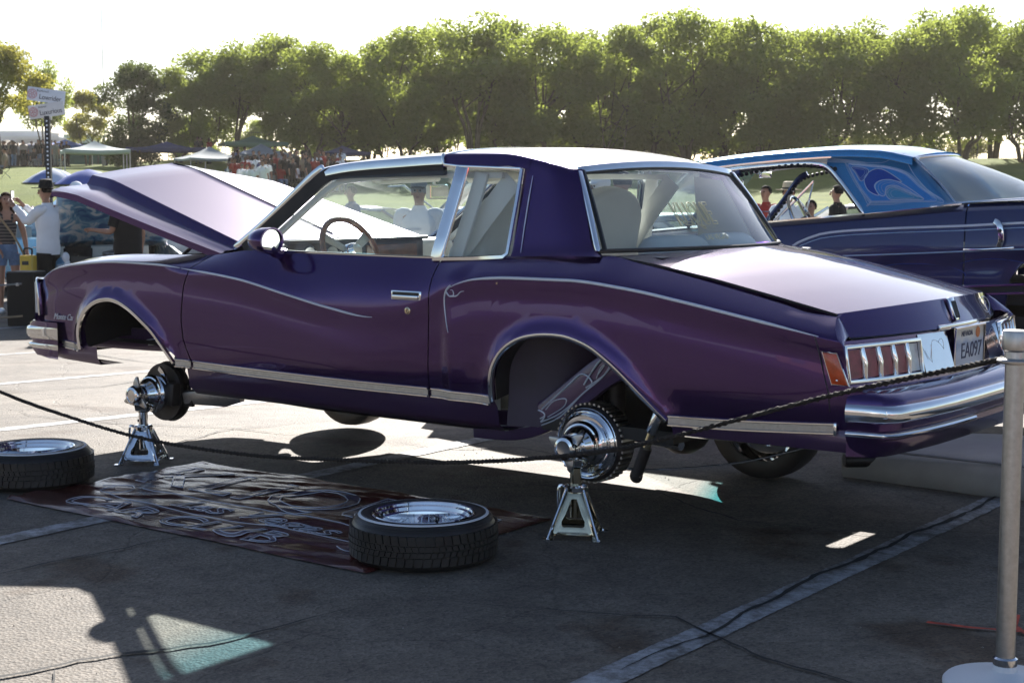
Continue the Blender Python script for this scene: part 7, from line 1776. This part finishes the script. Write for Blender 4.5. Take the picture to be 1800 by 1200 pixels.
# ------------------------------------------------------------------ stanchion and rope
stn = thing('stanchion_post', 'brushed steel stanchion post with flat cap at the right edge', 'post', (-2.073, 1.651, 0))
b = MB(); b.lathe([(0, .022), (.165, .020), (.172, .012), (.172, .0), (0, 0)][::-1] , (0, 0, 0), (0, 0, 1), 48); b.lathe([(.165, .020), (.12, .030), (.05, .042), (.036, .050), (.034, .066), (.0, .068)], (0, 0, 0), (0, 0, 1), 48); b.build('base', M['white_line'], stn, smooth=50)
b = MB(); b.lathe([(.027, .04), (.027, .945)], (0, 0, 0), (0, 0, 1), 32); b.build('tube', M['steel'], stn)
b = MB(); b.lathe([(.030, .05), (.034, .055), (.034, .085), (.028, .09)], (0, 0, 0), (0, 0, 1), 32); b.build('foot_collar', M['chrome'], stn)
b = MB(); b.lathe([(.0265, .93), (.048, .934), (.050, .938), (.050, .942), (.046, .946), (.030, .948), (.029, .966), (.036, .972), (.037, .976), (.037, 1.020), (.034, 1.026), (0, 1.028)], (0, 0, 0), (0, 0, 1), 40); b.build('cap', M['steel'], stn, smooth=35)
def rope():
    A_ = Vector((-2.0, 1.55, .935)); kn = [(-2.045, .945), (-1.504, .792), (-.823, .572), (-.47, .485), (.05, .403), (.637, .348), (1.198, .310), (1.863, .312), (2.483, .371), (2.934, .435), (3.5, .55), (4.2, .74), (4.9, .945)]
    P = spline([(x, 1.55 + .10*sstep(-1.0, -2.1, x), z) for x, z in kn], 30)
    b = MB(); L = 0; Q = [[], [], []]; fr = b.frames(P, (0, 1, 0))
    for i, (p, u, w) in enumerate(fr):
        if i: L += (p - fr[i-1][0]).length
        for k in range(3):
            a = L/.046*2*math.pi + k*2*math.pi/3; Q[k].append(p + u*(.0048*math.cos(a)) + w*(.0048*math.sin(a)))
    return P, Q
P_, Q_ = rope()
M['rope'] = vary(mat('dark_braided_rope', (.030, .024, .020), .8, spec=.3), 60, .5, bump=.6, bscale=220)
rp_ = thing('barrier_rope', 'dark twisted barrier rope sagging across the scene from the steel post', 'rope', (0, 0, 0))
def dense(Q): return spline(Q, 2)
for k in range(3):
    b = MB(); b.tube(dense(Q_[k]), .0054, 6); b.build('strand', M['rope'], rp_)
stn2 = copy_tree(stn); stn2.location = (4.93, 1.55, 0); tag(stn2, 'second steel stanchion post outside the left edge that holds the rope', 'post')

# ------------------------------------------------------------------ low padded plinth lying behind the tail
M['mat_grey'] = vary(mat('grey_padded_vinyl', (.30, .29, .27), .55), 4, .15, bump=.12, bscale=14)
pl_ = thing('display_mat', 'long low grey padded mat lying behind the tail of the purple coupe', 'mat', (-.34, -1.0, 0), 0)
b = MB(); G = []
for k in range(31):
    x = .02 - 3.2*k/30; h = .175 + .03*noise.noise(Vector((x*2, 0, 0))) ; e = .008*noise.noise(Vector((x*5, 3, 0)))
    G.append([(x, -.02 + .0 + e + .04*sstep(0, -.8, x), .0), (x, .0 + e + .04*sstep(0, -.8, x), .03), (x, .005 + e + .04*sstep(0, -.8, x), h*.55), (x, -.03 + e, h*.9), (x, -.10, h), (x, -.35, h + .02), (x, -.62, h + .015), (x, -.75, h*.9), (x, -.80, h*.5), (x, -.80, 0)])
b.grid(G); n0 = len(G[0]); b.f.append(tuple(range(n0))); b.mi.append(0); b.build('padded_body', M['mat_grey'], pl_, smooth=60)
b = MB(); b.tube([(.02 - 3.2*k/30, .0 + .01*noise.noise(Vector((k*.6, 0, 0))), .155) for k in range(31)], .006, 6); b.build('piping', M['cloth_grey'], pl_)
b = MB(); b.lathe([(.0, .05), (.03, .05), (.036, .04), (.036, -.12)], (-.06, .03, .10), (.75, .66, 0), 18); b.build('roll_tube', M['black'], pl_)
# ------------------------------------------------------------------ thin volume added to imitate the veil of lens flare
b = MB(); c_ = CAMP + FW*60; c_.z = 0
b.box((0, 0, 7.4), (640, 640, 22.8)); b.v = [tuple(Vector(v) + Vector((c_.x, c_.y, 0))) for v in b.v]
hm = bpy.data.materials.new('flare_veil_air'); hm.use_nodes = True; hn = hm.node_tree.nodes; hn.remove(hn['Principled BSDF'])
pv = hn.new('ShaderNodeVolumePrincipled'); pv.inputs['Color'].default_value = (1.0, .93, .82, 1); pv.inputs['Density'].default_value = .00024; pv.inputs['Anisotropy'].default_value = .35
hm.node_tree.links.new(pv.outputs[0], hn['Material Output'].inputs['Volume'])
hz = b.build('flare_veil', hm, smooth=0, merge=0); hz['kind'] = 'stuff'
SC.cycles.volume_bounces = 0; SC.cycles.volume_max_steps = 64
